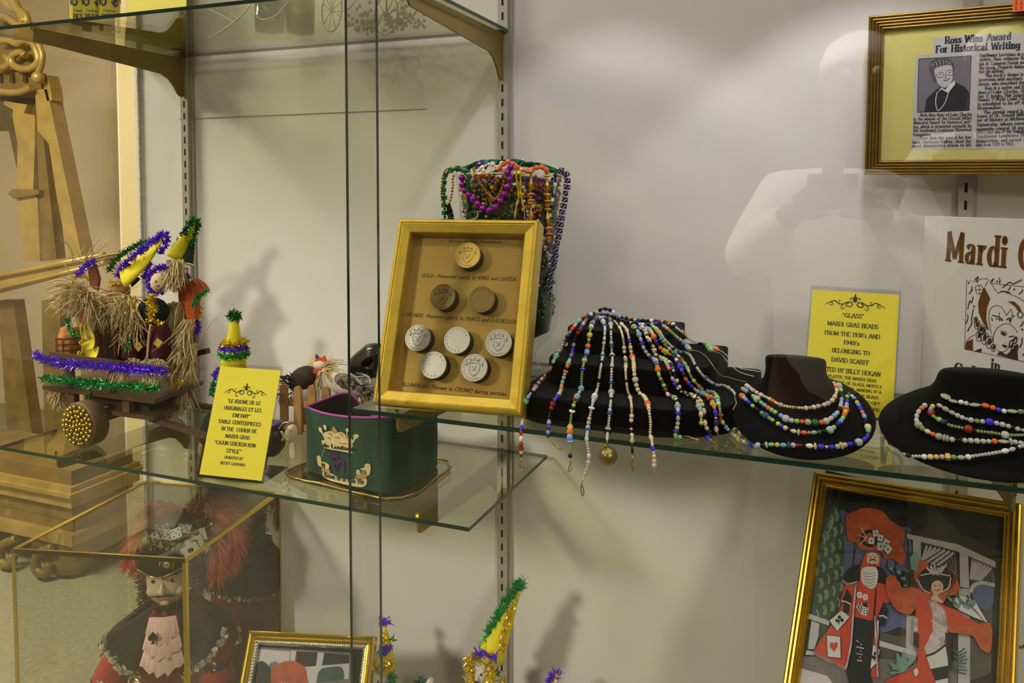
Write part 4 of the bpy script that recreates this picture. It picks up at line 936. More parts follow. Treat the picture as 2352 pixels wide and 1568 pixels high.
b1 = bust([((.522, -.298, 1.2205), .078, .097, 13.2), ((.522, -.299, 1.223), .083, .103, 13.5), ((.521, -.298, 1.229), .0815, .101, 14), ((.519, -.287, 1.240), .066, .075, 14), ((.515, -.274, 1.253), .046, .047, 12),
           ((.512, -.266, 1.268), .0375, .0365, 6), ((.511, -.262, 1.283), .037, .0345, -6), ((.511, -.262, 1.288), .0335, .031, -8), ((.511, -.262, 1.2895), .02, .018, -8)], 'black velvet necklace bust beside the stepped riser, wearing four bead strands')
b2 = bust([((.712, -.304, 1.2205), .098, .092, 13.2), ((.712, -.305, 1.223), .104, .098, 13.5), ((.712, -.304, 1.229), .102, .096, 14), ((.715, -.292, 1.242), .084, .076, 14), ((.719, -.279, 1.256), .063, .053, 12),
           ((.722, -.27, 1.269), .053, .044, 6), ((.724, -.264, 1.281), .05, .04, -4), ((.724, -.263, 1.2875), .043, .034, -6), ((.724, -.262, 1.29), .024, .018, -6)], 'larger black velvet necklace bust before the white book, wearing five bead strands')

# ---------------------------------------------------------------- strands of glass beads
from mathutils.bvhtree import BVHTree
def tree_of(mbs):
    vs = []; fs = []
    for m_ in mbs:
        k = len(vs); vs += m_.v; fs += [[k + i for i in f] for f in m_.f]
    return BVHTree.FromPolygons(vs, fs)
sh = MB(); sh.box((.5, -.2068, LB - .003), (1.4, .3816, .006))
DRAPE = tree_of(tiers + [b1, b2, sh])
BCOL = {'W': ((236, 234, 228), .15, 0), 'C': ((240, 240, 234), .05, .45), 'B': ((62, 52, 214), .12, 0), 'L': ((120, 168, 226), .15, 0), 'N': ((34, 24, 74), .06, .2), 'K': ((12, 11, 12), .05, 0),
        'G': ((132, 206, 112), .15, 0), 'g': ((166, 206, 128), .08, .5), 'E': ((30, 132, 92), .08, .4), 'Y': ((220, 190, 92), .12, 0), 'O': ((238, 110, 44), .12, 0), 'R': ((150, 44, 22), .1, 0), 'P': ((206, 168, 190), .15, 0),
        'T': ((226, 204, 166), .14, 0), 'A': ((190, 178, 162), .2, 0), 'V': ((206, 208, 60), .12, 0), 'M': ((166, 186, 176), .2, 0), 'Q': ((52, 122, 186), .05, .5), 'X': ((222, 208, 160), .12, 0), 'H': ((206, 206, 176), .06, .4)}
def bmat(c):
    (rgb, ro, tr) = BCOL[c]
    return mat('glass_bead_' + {'W': 'white', 'C': 'clear', 'B': 'royal_blue', 'L': 'sky_blue', 'N': 'deep_violet', 'K': 'black', 'G': 'apple_green', 'g': 'pale_green', 'E': 'emerald', 'Y': 'amber', 'O': 'orange', 'R': 'russet', 'P': 'pink', 'T': 'cream', 'A': 'stone', 'V': 'lime', 'M': 'sea_grey', 'Q': 'clear_blue', 'X': 'pearl', 'H': 'pale_olive'}[c],
               S(*rgb), ro, trans=tr, coat=0.3)
BK = {'s': (.0021, .0034), 'b': (.0031, .0058), 'o': (.0030, .0088), 'd': (.0044, .0032), 't': (.0017, .0066), 'J': (.0047, .0086), 'c': (.0034, .0062), 'e': (.0062, .0115), 'k': (.0040, .0052)}
BMESH = {}
def bead_mesh(kind, col):
    k = kind + col
    if k in BMESH: return BMESH[k]
    r, l = BK[kind]; b = MB(); h = l * .5
    if kind in 'sbJ': pf = [(.0006, -h), (r * .62, -h * .88), (r * .92, -h * .5), (r, 0), (r * .92, h * .5), (r * .62, h * .88), (.0006, h)]
    elif kind == 'o': pf = [(.0007, -h), (r * .55, -h * .85), (r * .9, -h * .4), (r, 0), (r * .9, h * .4), (r * .55, h * .85), (.0007, h)]
    elif kind in 'd': pf = [(.0008, -h), (r * .7, -h * .9), (r, -h * .2), (r, h * .2), (r * .7, h * .9), (.0008, h)]
    elif kind == 't': pf = [(r * .8, -h), (r, -h * .9), (r, h * .9), (r * .8, h)]
    elif kind == 'c': pf = [(.0008, -h), (r, 0), (.0008, h)]
    elif kind == 'e': pf = [(.0007, -h), (r * .6, -h * .8), (r, 0), (r * .6, h * .8), (.0007, h)]
    else: pf = [(r * .7, -h), (r, -h * .8), (r, h * .8), (r * .7, h)]
    b.lathe(pf, 5 if kind == 'c' else (4 if kind == 'k' else 10), smooth=kind not in 'ck', sy=.35 if kind == 'e' else 1)
    me = bpy.data.meshes.new('bead'); me.from_pydata([tuple(v) for v in b.v], [], b.f); me.materials.append(bmat(col))
    me.polygons.foreach_set('use_smooth', b.sm); me.update(); BMESH[k] = me; return me
def parse(pat):
    out = []
    for tk in pat.split():
        n = 1
        if '*' in tk: tk, n = tk.split('*'); n = int(n)
        out += [(tk[0], tk[1])] * n
    return out
M_thread = mat('bead_thread', S(196, 190, 170), .7); M_hook = mat('brass_wire', S(226, 184, 70), .2, 1.0)
def put_beads(root, pts, pat, step_scale=1.0):
    """beads of the repeating pattern threaded along the 3d polyline"""
    P = parse(pat); d = 0; i = 0; cum = [0]
    for a, b in zip(pts, pts[1:]): cum.append(cum[-1] + (b - a).length)
    tot = cum[-1]; j = 0; inv = PM[root.name].inverted(); n = 0
    while True:
        kd, cl = P[i % len(P)]; r, l = BK[kd]; s_ = rnd.uniform(.84, 1.02)
        m = d + l * s_ / 2
        if d + l * s_ > tot or n > 99: break
        while j < len(cum) - 2 and cum[j + 1] < m: j += 1
        a, b = pts[j], pts[j + 1]; seg = (b - a).length or 1e-9
        p = a + (b - a) * ((m - cum[j]) / seg); dr = (b - a).normalized()
        o = bpy.data.objects.new('bead', bead_mesh(kd, cl)); COL.objects.link(o); o.parent = root
        q = dr.to_track_quat('Z', 'Y')
        o.matrix_basis = inv @ Matrix.LocRotScale(p, q, V((s_, s_, s_)))
        d += l * s_ * step_scale + .0002; i += 1; n += 1
    return n
def drape(px, off=.0064, ya=-.4062, step=5, pileback=None):
    """pixel path laid over the stands: camera rays stop on them, else on the hanging plane"""
    c = catmull([(a, b, 0) for a, b in px], 6); c = resample(c, step); out = []
    for p in c:
        d = ray(p.x, p.y).normalized(); h = DRAPE.ray_cast(CAM, d)
        y = ya if pileback is None or p.y > 800 else pileback
        q = at(p.x, p.y, y=y)
        if h[0] is not None and (h[0] - CAM).length < (q - CAM).length + .25 and h[0].y > -.4:
            nrm = h[1] if h[1].dot(d) < 0 else -h[1]
            q2 = h[0] - d * off * .6 + nrm * off * .5
            q = q2
        out.append(q)
    for _ in range(2):
        out = [out[0]] + [out[i] * .5 + (out[i - 1] + out[i + 1]) * .25 for i in range(1, len(out) - 1)] + [out[-1]]
    return out
def strand(label, px, pat, hook=None, group='glass bead strands draped over the riser', **kw):
    pts = drape(px, **kw)
    t = thing('bead_necklace', label, 'bead necklace', pts[0], group)
    b = MB(); b.tube(pts, .0005, 4); b.build('thread', M_thread, t)
    put_beads(t, pts, pat)
    if hook:
        e = pts[-1]; hp = [e] + [at(x, y, y=e.y) for x, y in hook]
        b = MB(); b.tube(catmull(hp, 5), .0007, 6); b.build('hook', M_hook, t)
    return t, pts
def X5(pts): return [(1160 + x / 3.267, 680 + y / 3.267) for x, y in pts]
def X6(pts): return [(1640 + x / 2.8, 600 + y / 2.8) for x, y in pts]
strand('bead strand with russet and blue ovals, hanging nearest the doubloon box', X5([(700, 115), (600, 160), (520, 240), (480, 300), (455, 340), (430, 390), (395, 440), (375, 490), (345, 560), (300, 610), (250, 670), (200, 740), (160, 800), (140, 880), (130, 960), (120, 1050), (120, 1110), (122, 1160), (118, 1235)]),
    'bY sN bW oB sK bO bM oN bY dO oL oM sK*2 sY oL JG oL oG sK sT oA oA bO bO oM bL oB oR oW bR kR', X5([(112, 1262), (118, 1300), (138, 1295), (128, 1268)]), pileback=-.2)
strand('bead strand ending in a dark violet bead and long brass pin', X5([(690, 130), (620, 180), (570, 250), (540, 300), (520, 390), (490, 480), (455, 590), (430, 680), (410, 750), (370, 790), (345, 870), (335, 960), (325, 1030), (340, 1095)]),
    'bL bN oO bL oB oB sR bM bG dG bO sK dO bC bM oM bY sY oO oO bL bH oM bY oB oB kR bR sK*2 bK oA bB bB oN', X5([(380, 1125), (422, 1152), (420, 1125)]), pileback=-.2)
strand('bead strand of pale greens with three violet discs and a hairpin hook', X5([(680, 180), (650, 230), (635, 320), (615, 440), (595, 500), (580, 600), (575, 700), (535, 780), (510, 850), (495, 950), (488, 1040), (492, 1100), (485, 1170), (495, 1230)]),
    'bW dL sg sL sg*3 oM sg*4 dY dL bg dR sg bG sK dW sg*5 JY bY sg JO JL dL sg*4 bN bN sg*5 dB dV sg*5 dB sg*6', X5([(490, 1262), (474, 1300), (485, 1318), (506, 1275)]), pileback=-.2)
strand('clear bead strand with blue discs that hangs lowest of all', X5([(720, 180), (750, 240), (750, 320), (730, 480), (715, 580), (700, 680), (665, 795), (645, 880), (630, 960), (615, 1080), (630, 1180), (625, 1250), (600, 1330), (577, 1400)]),
    'JW JC bC*2 sC*2 dW sC*3 bC*4 dQ sC*3 oC sC*4 oT bC sC*3 bY sC*5 dQ sC*9 dK sC*8 bK sC*12', X5([(570, 1440), (580, 1495), (592, 1470), (578, 1410)]), pileback=-.2)
t5, p5 = strand('clear bead strand with three blue discs, ending in a brass ball', X5([(790, 190), (800, 300), (805, 410), (805, 500), (800, 680), (795, 800), (785, 930), (770, 1040), (772, 1095)]),
    'bT sR sT*2 sC*3 dQ sC*4 dC sC*4 bC*2 sC*3 bK sC*5 bC dQ sC*5 dC sC*2 dK sC*12', X5([(735, 1150), (722, 1150), (745, 1160)]), pileback=-.2)
b = MB(); e = at(1160 + 775 / 3.267, 680 + 1200 / 3.267, y=p5[-1].y); b.ball(e, .0115, 16); b.lathe([(.003, 0), (.003, .004)], 8, e + V((-.003, 0, .0105))); b.build('pendant', mat('aged_brass_ball', S(142, 128, 66), .35, .8, var=.3, vscale=150), t5)
strand('slim cream and dark bead strand ending in a long hairpin hook', X5([(820, 200), (880, 280), (895, 350), (905, 500), (915, 640), (935, 760), (955, 860), (950, 950), (955, 1060), (955, 1150), (957, 1215)]),
    'tT sT tT sK tT tT sA tT sK tT tK bT tT tT sT tT tT sA tA bT bT tK sT tK bT tT tT bH tK tK oH oX', X5([(953, 1290), (962, 1308), (972, 1265)]), pileback=-.2)
strand('pearl bead strand with a fat orange bead at its tip', X5([(870, 220), (925, 280), (945, 380), (965, 520), (980, 610), (1000, 700), (1045, 770), (1080, 850), (1095, 950), (1090, 1050), (1110, 1120), (1120, 1230), (1115, 1340)]),
    'bT*2 sT*4 sX sT*6 bT sT*5 bB sT bT*3 JO bX*12 JC bX*3 sX bX*6 sC*2 JO', None, pileback=-.2)
strand('bead strand curling up on the glass with a brass pin at its end', X5([(960, 240), (1010, 290), (1050, 400), (1110, 470), (1135, 510), (1150, 580), (1190, 660), (1210, 720), (1240, 760), (1285, 790), (1295, 860), (1293, 940), (1285, 990), (1270, 1040), (1310, 1068), (1380, 1070)]),
    'bL dG sK sW*2 sK*4 bV sV JL oP dB oM bM bY dB oG bG sN JM bP bB sN bL bN bO sK JO oG bO sE bG bR oW bR', X5([(1400, 1062), (1455, 1080)]), pileback=-.2)
strand('dark bead strand with a grey teardrop, ending in a striped bead', X5([(1000, 250), (1060, 290), (1090, 350), (1130, 430), (1200, 500), (1255, 620), (1290, 690), (1360, 740), (1430, 780), (1455, 840), (1465, 900), (1462, 980)]),
    'bB sB sW sK sT sK*2 sT sK sT bH bW sT sK*3 sT*2 bT sK*2 JM bM oX sX bV sT bL sT bL bO sL bO sK tK oP', None, pileback=-.2)
strand('black and cream bead strand curling beside the striped bead', X5([(1015, 230), (1090, 320), (1150, 440), (1240, 520), (1280, 620), (1310, 690), (1380, 745), (1440, 770), (1475, 820), (1490, 900), (1492, 970), (1540, 1035), (1500, 1070), (1550, 1100)]),
    'sT sK tK bT sK bT tK bH sK oT sK bT bK oX sK bY bT tK oT tK oA tK oT bX bN oN oN bB', X5([(1575, 1095), (1590, 1075)]), pileback=-.2)
strand('bold bead strand with lime and orange tubes and fat violet beads', X5([(1040, 240), (1110, 290), (1160, 380), (1230, 440), (1290, 500), (1320, 560), (1360, 640), (1410, 690), (1470, 740), (1540, 780), (1565, 850), (1572, 930), (1575, 1010), (1600, 1060)]),
    'bB oB sT oC JL bH bY bY JO bB bN bO kV kV oO oB sA JN oT oW bB bB JN oC JB oB bK oO', None, pileback=-.2)
strand('green bead strand with sky blue discs running to the glass', X5([(1100, 230), (1160, 300), (1210, 380), (1280, 450), (1330, 500), (1360, 540), (1390, 610), (1450, 680), (1500, 730), (1570, 740), (1600, 830), (1605, 930), (1640, 965)]),
    'bG sg*3 bG sT*2 sg*3 bY sg*2 bO bg sg*3 dL bg*2 sg oP sg bG JG dG bN bG bL bT sg*4 dR bR sg*4 oC', None, pileback=-.2)
strand('double clear seed bead strand sweeping down beside the riser steps', X5([(1130, 250), (1200, 330), (1280, 420), (1380, 450), (1430, 540), (1490, 610), (1560, 660), (1650, 690), (1720, 740), (1735, 800), (1720, 870)]),
    'sC*9 bY sC*10 dK sC*6 dQ sC*6 bQ sC*5', None, pileback=-.18)
strand('pale green seed bead strand with one sky blue ball', X5([(1180, 230), (1240, 280), (1320, 350), (1380, 400), (1470, 440), (1520, 480), (1555, 540), (1600, 590), (1680, 625), (1760, 650), (1810, 660)]),
    'sg*4 bL sg*3 bO bO sg*6 sC*3 bT sg*4 bX sg*6 JL sg*6', None, pileback=-.16)
strand('dark oval bead strand trailing behind to the first bust', X5([(1200, 210), (1290, 240), (1340, 290), (1390, 325), (1500, 380), (1600, 400), (1660, 440), (1700, 490), (1760, 540), (1880, 560), (1930, 570)]),
    'sK*3 bO sK sC*2 oK oK sC*4 bN sC*5 bO sC*6 sK*4 bE bP', None, pileback=-.13)
strand('clear seed bead strand trailing behind with two green beads', X5([(1250, 225), (1330, 285), (1420, 345), (1530, 392), (1620, 450), (1700, 520), (1760, 570), (1880, 605)]),
    'sC*3 oK sC*8 sK*2 bO sC*5 bG JG sC*12', None, pileback=-.12)
strand('mixed bead strand coiled along the top step of the riser', X5([(600, 185), (660, 150), (700, 112), (740, 92), (800, 108), (850, 150), (920, 180), (1000, 195), (1100, 200), (1200, 208), (1290, 232)]),
    'bO bN bV bB oK bK bW bK bR sC oK oK bN bW bL bP sB oK sK bO bG sK oK sC', None, ya=-.17, pileback=-.17)
strand('dark glass strand lying across the top step of the riser', X5([(590, 175), (640, 140), (720, 135), (800, 150), (880, 200), (960, 215), (1060, 230), (1140, 220), (1240, 225)]),
    'bK sN bK sC oN bK bH bW sK bK oQ bB sK', None, ya=-.175, pileback=-.175)
# loose jewellery heap between riser and first bust
t = thing('bead_cluster', 'small heap of amber and clear beads behind the first bust', 'bead cluster', at(1700, 985, z=LB))
cl_ = [at(1160 + x / 3.267, 680 + y / 3.267, z=LB + .004 + .004 * (k % 3)) for k, (x, y) in enumerate(((1690, 900), (1740, 910), (1720, 950), (1690, 980), (1760, 970), (1730, 1000), (1700, 1020), (1780, 1000), (1760, 1030), (1710, 920), (1660, 950), (1745, 940)))]
for k, p in enumerate(cl_):
    o = bpy.data.objects.new('bead', bead_mesh('obcdJoobcbob'[k], 'WCNHHgYRHAMK'[k])); COL.objects.link(o); o.parent = t
    o.matrix_basis = PM[t.name].inverted() @ Matrix.LocRotScale(p, Euler((k * .9, 1.2 + k * .3, k * 1.7)), V((1, 1, 1)))
b = MB(); b.tube(catmull(cl_, 4), .0006, 4); b.build('wire', M_hook, t)
kw = dict(group='bead necklaces on the velvet busts', off=.0062)
strand('short pink and cream necklace, innermost on the smaller bust', X6([(215, 810), (270, 850), (350, 890), (430, 935), (510, 950), (600, 955), (680, 940), (740, 920), (772, 880), (780, 830), (745, 770)]), 'bT sP bT bP sg bX bP sg bT sO bT sC*2 sV bT bO sT sT bA sX sT sV sP sg sT*2', None, **kw)
strand('green and clear necklace with big clear balls, second on the smaller bust', X6([(190, 830), (260, 880), (330, 940), (375, 970), (440, 1010), (490, 1035), (590, 1045), (660, 1050), (720, 1040), (775, 1000), (805, 960), (815, 900), (805, 830), (760, 780)]), 'bA oM oL sK*4 oG JC sE bG oL bO bG bG sK bL JC bC bG bO JH JE bO JC oC bL oC sK bN', None, **kw)
strand('green necklace with a clear blue bead, third on the smaller bust', X6([(180, 870), (240, 930), (300, 980), (380, 1035), (460, 1085), (530, 1110), (600, 1115), (680, 1110), (740, 1100), (780, 1070), (820, 1030), (840, 980), (850, 910), (850, 860)]), 'bV dO bP oL oB sK oG sK*4 bg JQ bg bG sK bV bB bX sK oX dM oO sH oH bE bK JM bG bN bB bL oG bO', None, **kw)
strand('long multicoloured necklace with blue ovals, outermost on the smaller bust', X6([(25, 1000), (60, 1055), (130, 1130), (190, 1170), (240, 1195), (300, 1190), (370, 1190), (450, 1195), (540, 1195), (620, 1200), (700, 1205), (780, 1205), (850, 1190), (920, 1175), (975, 1140), (985, 1090), (965, 1020), (940, 970), (900, 900), (850, 850)]),
    'bL bV sK bL sW bB bO bT oW sC JY bL bW bg JB dL bC JC bC sK*2 dM oG bY oL dE bP sR sR sK oW dY oB sT oB bM dY bA oB sN JM sR oB oB sE bG JX kK oN oL bO oB', None, **kw)
strand('necklace with carved clear discs, uppermost on the larger bust', X6([(1480, 860), (1530, 905), (1600, 915), (1660, 930), (1720, 930), (1780, 945), (1850, 970), (1920, 970), (1994, 975), (2080, 970), (2130, 950)]), 'eH eH bW bT eH oO bO bB bW eH bg bg sK bW eH bW', None, **kw)
strand('clear bead necklace with one royal blue bead on the larger bust', X6([(1440, 930), (1500, 965), (1560, 1000), (1620, 1025), (1700, 1040), (1770, 1045), (1850, 1060), (1930, 1085), (1994, 1100), (2070, 1100), (2140, 1080)]), 'oP oH oH bC bC sC bC bg bC JB bC bC bC sK bC eH bT bC bC', None, **kw)
strand('pale green necklace with russet beads on the larger bust', X6([(1420, 935), (1395, 965), (1410, 1010), (1450, 1030), (1510, 1065), (1600, 1085), (1700, 1105), (1790, 1115), (1880, 1130), (1994, 1130), (2080, 1130), (2150, 1110)]), 'bV bL JR sg*2 bG JN sg*5 JR sK sg*7 JC sg*5 bO bL', None, **kw)
strand('clear necklace with tan discs and orange beads on the larger bust', X6([(1370, 930), (1312, 990), (1312, 1060), (1380, 1110), (1450, 1140), (1540, 1160), (1640, 1165), (1740, 1170), (1840, 1170), (1940, 1175), (1994, 1185), (2080, 1180), (2150, 1160)]), 'bC bO oC oP oC JH bg oX bO JH dH dH bC sK*2 bC*5 bO eH dH bC*6 bO', None, **kw)
strand('clear seed necklace with a small amber star, outermost on the larger bust', X6([(1085, 1112), (1110, 1140), (1130, 1190), (1220, 1230), (1300, 1260), (1400, 1270), (1500, 1270), (1600, 1275), (1700, 1260), (1800, 1245), (1900, 1225), (1994, 1195), (2080, 1190)]), 'kY bg oM bW sC*9 oW oC sK sC*8 sK sC*9 bO sC*6 sC sH*5 oK sC*3 bW bX bY bP', None, **kw)

# ---------------------------------------------------------------- glass vase crammed with carnival beads, behind the doubloon box
VC = at(1172, 600, y=-.108); VC.z = LB
t = thing('glass_vase', 'tall clear glass vase crammed with carnival beads behind the gold doubloon box', 'vase', VC)
ztop = at(1175, 397, y=-.195).z - LB
VG = glass('vase_glass', (.96, .97, .95, 1), ior=1.35)
def vr(z):      # outer radius at height z
    h = z / ztop
    return .0805 + .010 * max(0, (h - .55) / .45) ** 1.6
b = MB(); zb = .052
b.lathe([(.058, 0), (.06, .003), (.05, .012), (.042, .026), (.046, .04), (.06, zb)] + [(.07, zb + .008), (.077, zb + .022)] + [(vr(z), z) for z in [zb + .04 + k * (ztop - zb - .04) / 12 for k in range(13)]], 48, VC, caps=False)
b.build('body', VG, t)
b = MB(); b.lathe([(vr(ztop) - .0012, ztop - .001), (vr(ztop), ztop + .001), (vr(ztop) + .0012, ztop - .001)], 48, VC, caps=False); b.build('rim', mat('glass_rim', S(212, 214, 206), .08, trans=.6), t)
b = MB(); b.lathe([(0.0005, .0005), (.056, .0005), (.056, .006), (.0005, .008)], 32, VC); b.build('foot', VG, t)
PB = {'m': mat('purple_metallic_bead', S(150, 34, 160), .18, .6), 'u': mat('gold_metallic_bead', S(206, 176, 84), .2, .9), 'f': mat('green_foil_bead', S(28, 116, 62), .2, .5, var=.5, vscale=400), 'n': mat('navy_dice_bead', S(38, 34, 88), .15, .2),
      'a': mat('amber_bead', S(208, 128, 24), .08, trans=.4), 'l': mat('gold_leaf_bead', S(206, 160, 40), .25, .4), 'y': mat('yellow_crystal_bead', S(226, 196, 24), .08, trans=.3), 'w': mat('white_bead', S(238, 230, 222), .2), 'o': mat('coral_faceted_bead', S(238, 110, 60), .2),
      'v': mat('violet_bead', S(92, 54, 150), .15, .2), 'k': mat('black_glass_bead', S(20, 20, 26), .1), 'g': mat('moss_strand', S(58, 96, 40), .3), 'r': mat('rose_strand', S(186, 84, 96), .2), 'd': mat('teal_foil_bead', S(20, 84, 84), .15, .6), 't': mat('straw_gold_strand', S(168, 130, 40), .3, .4), 'G': mat('dark_green_strand', S(22, 52, 30), .25, .2)}
keys = list(PB)
def on_cyl(px, py, r):
    d = ray(px, py); ox, oy = CAM.x - VC.x, CAM.y - VC.y
    A = d.x * d.x + d.y * d.y; B = 2 * (ox * d.x + oy * d.y); C_ = ox * ox + oy * oy - r * r; D = B * B - 4 * A * C_
    s_ = (-B - math.sqrt(D)) / (2 * A) if D > 0 else -B / (2 * A)
    return CAM + d * s_
# the packed mass that shows through the glass: nobody could count it
b = MB(); r2 = random.Random(3)
for s_ in range(120):
    z0 = r2.uniform(zb + .02, ztop + .006); a0 = r2.uniform(-2.6, .75); h = z0 / ztop
    if h > .8: col = r2.choice('aaorvmtlwagr')
    elif h > .62: col = r2.choice('agrGfwrmkt')
    elif h > .4: col = r2.choice('GGkvgkwfG')
    else: col = r2.choice('gGGgtGk')
    n = r2.randint(10, 22); a = a0; z = z0; da = r2.uniform(-.09, .09); dz = r2.uniform(-.006, .006); rb = r2.choice((.0022, .0028, .0034))
    for k in range(n):
        da += r2.uniform(-.03, .03); dz += r2.uniform(-.0022, .0022); a += da; z += dz
        if not zb + .012 < z < ztop + .004: dz = -dz; z += 2 * dz; continue
        rr = (vr(z) if z > zb + .045 else .07) - .0045 - r2.uniform(0, .006)
        b.ball(VC + V((rr * math.cos(a), rr * math.sin(a), z)), rb, 6, keys.index(col))
b.lathe([(.03, zb + .002), (.066, zb + .02), (.071, zb + .05), (.071, ztop - .09), (.076, ztop - .03), (.06, ztop - .006), (.001, ztop)], 24, VC, mi=keys.index('G'))
o = b.build('bead_tangle', [PB[k] for k in keys]); tag(o, 'tangle of carnival bead strands packed inside the tall glass vase', 'beads', kind='stuff')
BK.update({'q': (.0052, .0074), 'p': (.0059, .0112), 'z': (.0056, .0245), 'u': (.0026, .0049), 'y': (.0022, .015), 'h': (.0064, .0042), 'x': (.0046, .0084), 'n': (.005, .0078), 'r': (.0028, .006)})
def pbead(kind, col):
    k = kind + '_' + col
    if k in BMESH: return BMESH[k]
    r, l = BK[kind]; h = l / 2; b = MB()
    if kind in 'qn': b.box((0, 0, 0), (l, l, l)); 
    elif kind in 'zy': b.lathe([(.0008, -h), (r * .7, -h * .45), (r, 0), (r * .7, h * .45), (.0008, h)], 8, sy=.6 if kind == 'z' else 1, smooth=False)
    elif kind == 'x': b.lathe([(r * .4, -h), (r * .9, -h * .5), (r * .9, h * .5), (r * .4, h)], 7, smooth=False)
    elif kind == 'r': b.box((0, 0, 0), (.0036, .0036, .0058))
    else: b.ball((0, 0, 0), 1, 10, 0, (r, r, h))
    if kind == 'n':   # pips of the dice
        for sx, sy, sz in ((1, 0, 0), (-1, 0, 0), (0, 1, 0), (0, -1, 0)):
            for q in ((-.4, -.4), (.4, .4), (0, 0)):
                c = V((sx * h, sy * h, 0)) + V((-sy, sx, 0)) * q[0] * h * 1.1 + V((0, 0, 1)) * q[1] * h * 1.1
                b.ball(c, .0009, 6, 1)
    me = bpy.data.meshes.new('bead'); me.from_pydata([tuple(v) for v in b.v], [], b.f); me.materials.append(PB[col]); me.materials.append(PB['w'])
    me.polygons.foreach_set('use_smooth', b.sm); me.polygons.foreach_set('material_index', b.mi); me.update(); BMESH[k] = me; return me
def carnival(label, pts, pat, dense=True, gap=.0003):
    t = thing('carnival_bead_strand', label, 'bead strand', pts[0], 'carnival bead strands spilling from the vase')
    pts = catmull(pts, 6); b = MB(); b.tube(pts, .0006, 4); b.build('thread', M_thread, t)
    P = parse(pat); cum = [0]
    for a, c in zip(pts, pts[1:]): cum.append(cum[-1] + (c - a).length)
    d = 0; i = 0; j = 0; inv = PM[t.name].inverted()
    while i < 99:
        kd, cl = P[i % len(P)]; l = BK[kd][1]; m = d + l / 2
        if d + l > cum[-1]: break
        while j < len(cum) - 2 and cum[j + 1] < m: j += 1
        p = pts[j].lerp(pts[j + 1], (m - cum[j]) / max(1e-9, cum[j + 1] - cum[j])); q = (pts[j + 1] - pts[j]).to_track_quat('Z', 'Y')
        o = bpy.data.objects.new('bead', pbead(kd, cl)); COL.objects.link(o); o.parent = t
        o.matrix_basis = inv @ Matrix.LocRotScale(p, q @ Euler((0, 0, rnd.uniform(0, 1.5))).to_quaternion(), V((1, 1, 1)))
        d += l + gap; i += 1
R0 = vr(ztop)
def vp(pts, dr): return [on_cyl(x, y, R0 + dr) for x, y in pts]
side_l = lambda pts: [at(x, y, y=VC.y - .02) for x, y in pts]
carnival('green cube bead strand hanging over the far rim of the vase', side_l([(1072, 388), (1055, 387), (1036, 391), (1024, 402), (1020, 420), (1020, 445), (1021, 475), (1022, 505), (1023, 540)]), 'qf ud')
carnival('looped strand of little gold balls beside the green cubes', side_l([(1056, 392), (1032, 385), (1020, 395), (1015, 420), (1014, 445), (1017, 463), (1024, 472), (1032, 465), (1037, 448), (1040, 425), (1040, 408), (1046, 398)]), 'uu')
carnival('dark strand falling behind the green cubes', side_l([(1029, 470), (1033, 485), (1036, 505), (1037, 530)]), 'qk')
carnival('big purple metallic ball strand looping inside the vase mouth', vp([(1061, 400), (1061, 421), (1070, 440), (1087, 457), (1101, 472), (1117, 483), (1135, 479), (1149, 463), (1160, 444), (1167, 423), (1172, 404), (1163, 391), (1180, 380)], -.001), 'pm', gap=.001)
carnival('orange crystal strand hanging in a loop in the vase', vp([(1087, 385), (1092, 400), (1104, 422), (1118, 440), (1132, 454), (1142, 455), (1150, 440), (1157, 418), (1150, 410)], -.004), 'ba'.replace('b', 'u'))
carnival('dark green foil strand inside the vase near the purple balls', vp([(1073, 392), (1074, 420), (1075, 450), (1077, 480), (1080, 505)], -.003), 'qf ud')
carnival('yellow crystal strand hanging down the front of the vase', vp([(1188, 388), (1186, 402), (1188, 425), (1191, 450), (1186, 475), (1182, 502)], .004), 'yy')
carnival('second yellow crystal strand, splaying towards the leaf beads', vp([(1195, 388), (1196, 402), (1195, 430), (1198, 455), (1203, 480), (1206, 500)], .004), 'yy')
carnival('gold leaf bead strand with stacked discs in front of the vase', vp([(1219, 391), (1220, 410), (1219, 440), (1220, 462), (1219, 500), (1220, 520)], .005), 'hl ul zl hl ul hl')
carnival('gold leaf bead strand running down past the shadow box corner', vp([(1257, 388), (1256, 405), (1257, 440), (1258, 470), (1258, 500), (1261, 535), (1259, 555)], .005), 'xa hl zl hl ul hl')
carnival('letter bead strand in green and black near the dark dice', vp([(1275, 392), (1276, 410), (1273, 440), (1268, 465), (1264, 490), (1263, 515)], .001), 'rf rk rd rw')
side_r = lambda pts: [at(x, y, y=VC.y - .03) for x, y in pts]
carnival('navy dice strand hanging down the near side of the vase', side_r([(1284, 392), (1293, 394), (1301, 402), (1303, 420), (1300, 440), (1297, 460), (1293, 480), (1289, 505), (1284, 535), (1279, 565), (1273, 595), (1267, 622), (1262, 650), (1260, 680)]), 'nn', gap=.0022)
def heap(label, pts, pat, yb=-.16): carnival(label, [at(x, y, y=yb) for x, y in pts], pat)
heap('white bead strand heaped in the mouth of the vase', [(1098, 393), (1112, 382), (1128, 376), (1142, 383), (1156, 374), (1170, 380), (1184, 376), (1176, 387), (1160, 385), (1140, 390), (1192, 384)], 'uw xw uw', -.165)
heap('coral faceted bead strand along the vase rim', [(1104, 396), (1122, 404), (1140, 396), (1166, 371), (1200, 392), (1222, 389), (1240, 383), (1254, 389), (1266, 401)], 'xo', -.178)
heap('violet bead strand at the back of the vase mouth', [(1092, 388), (1100, 378), (1112, 375), (1118, 384), (1105, 388)], 'uv xv', -.15)
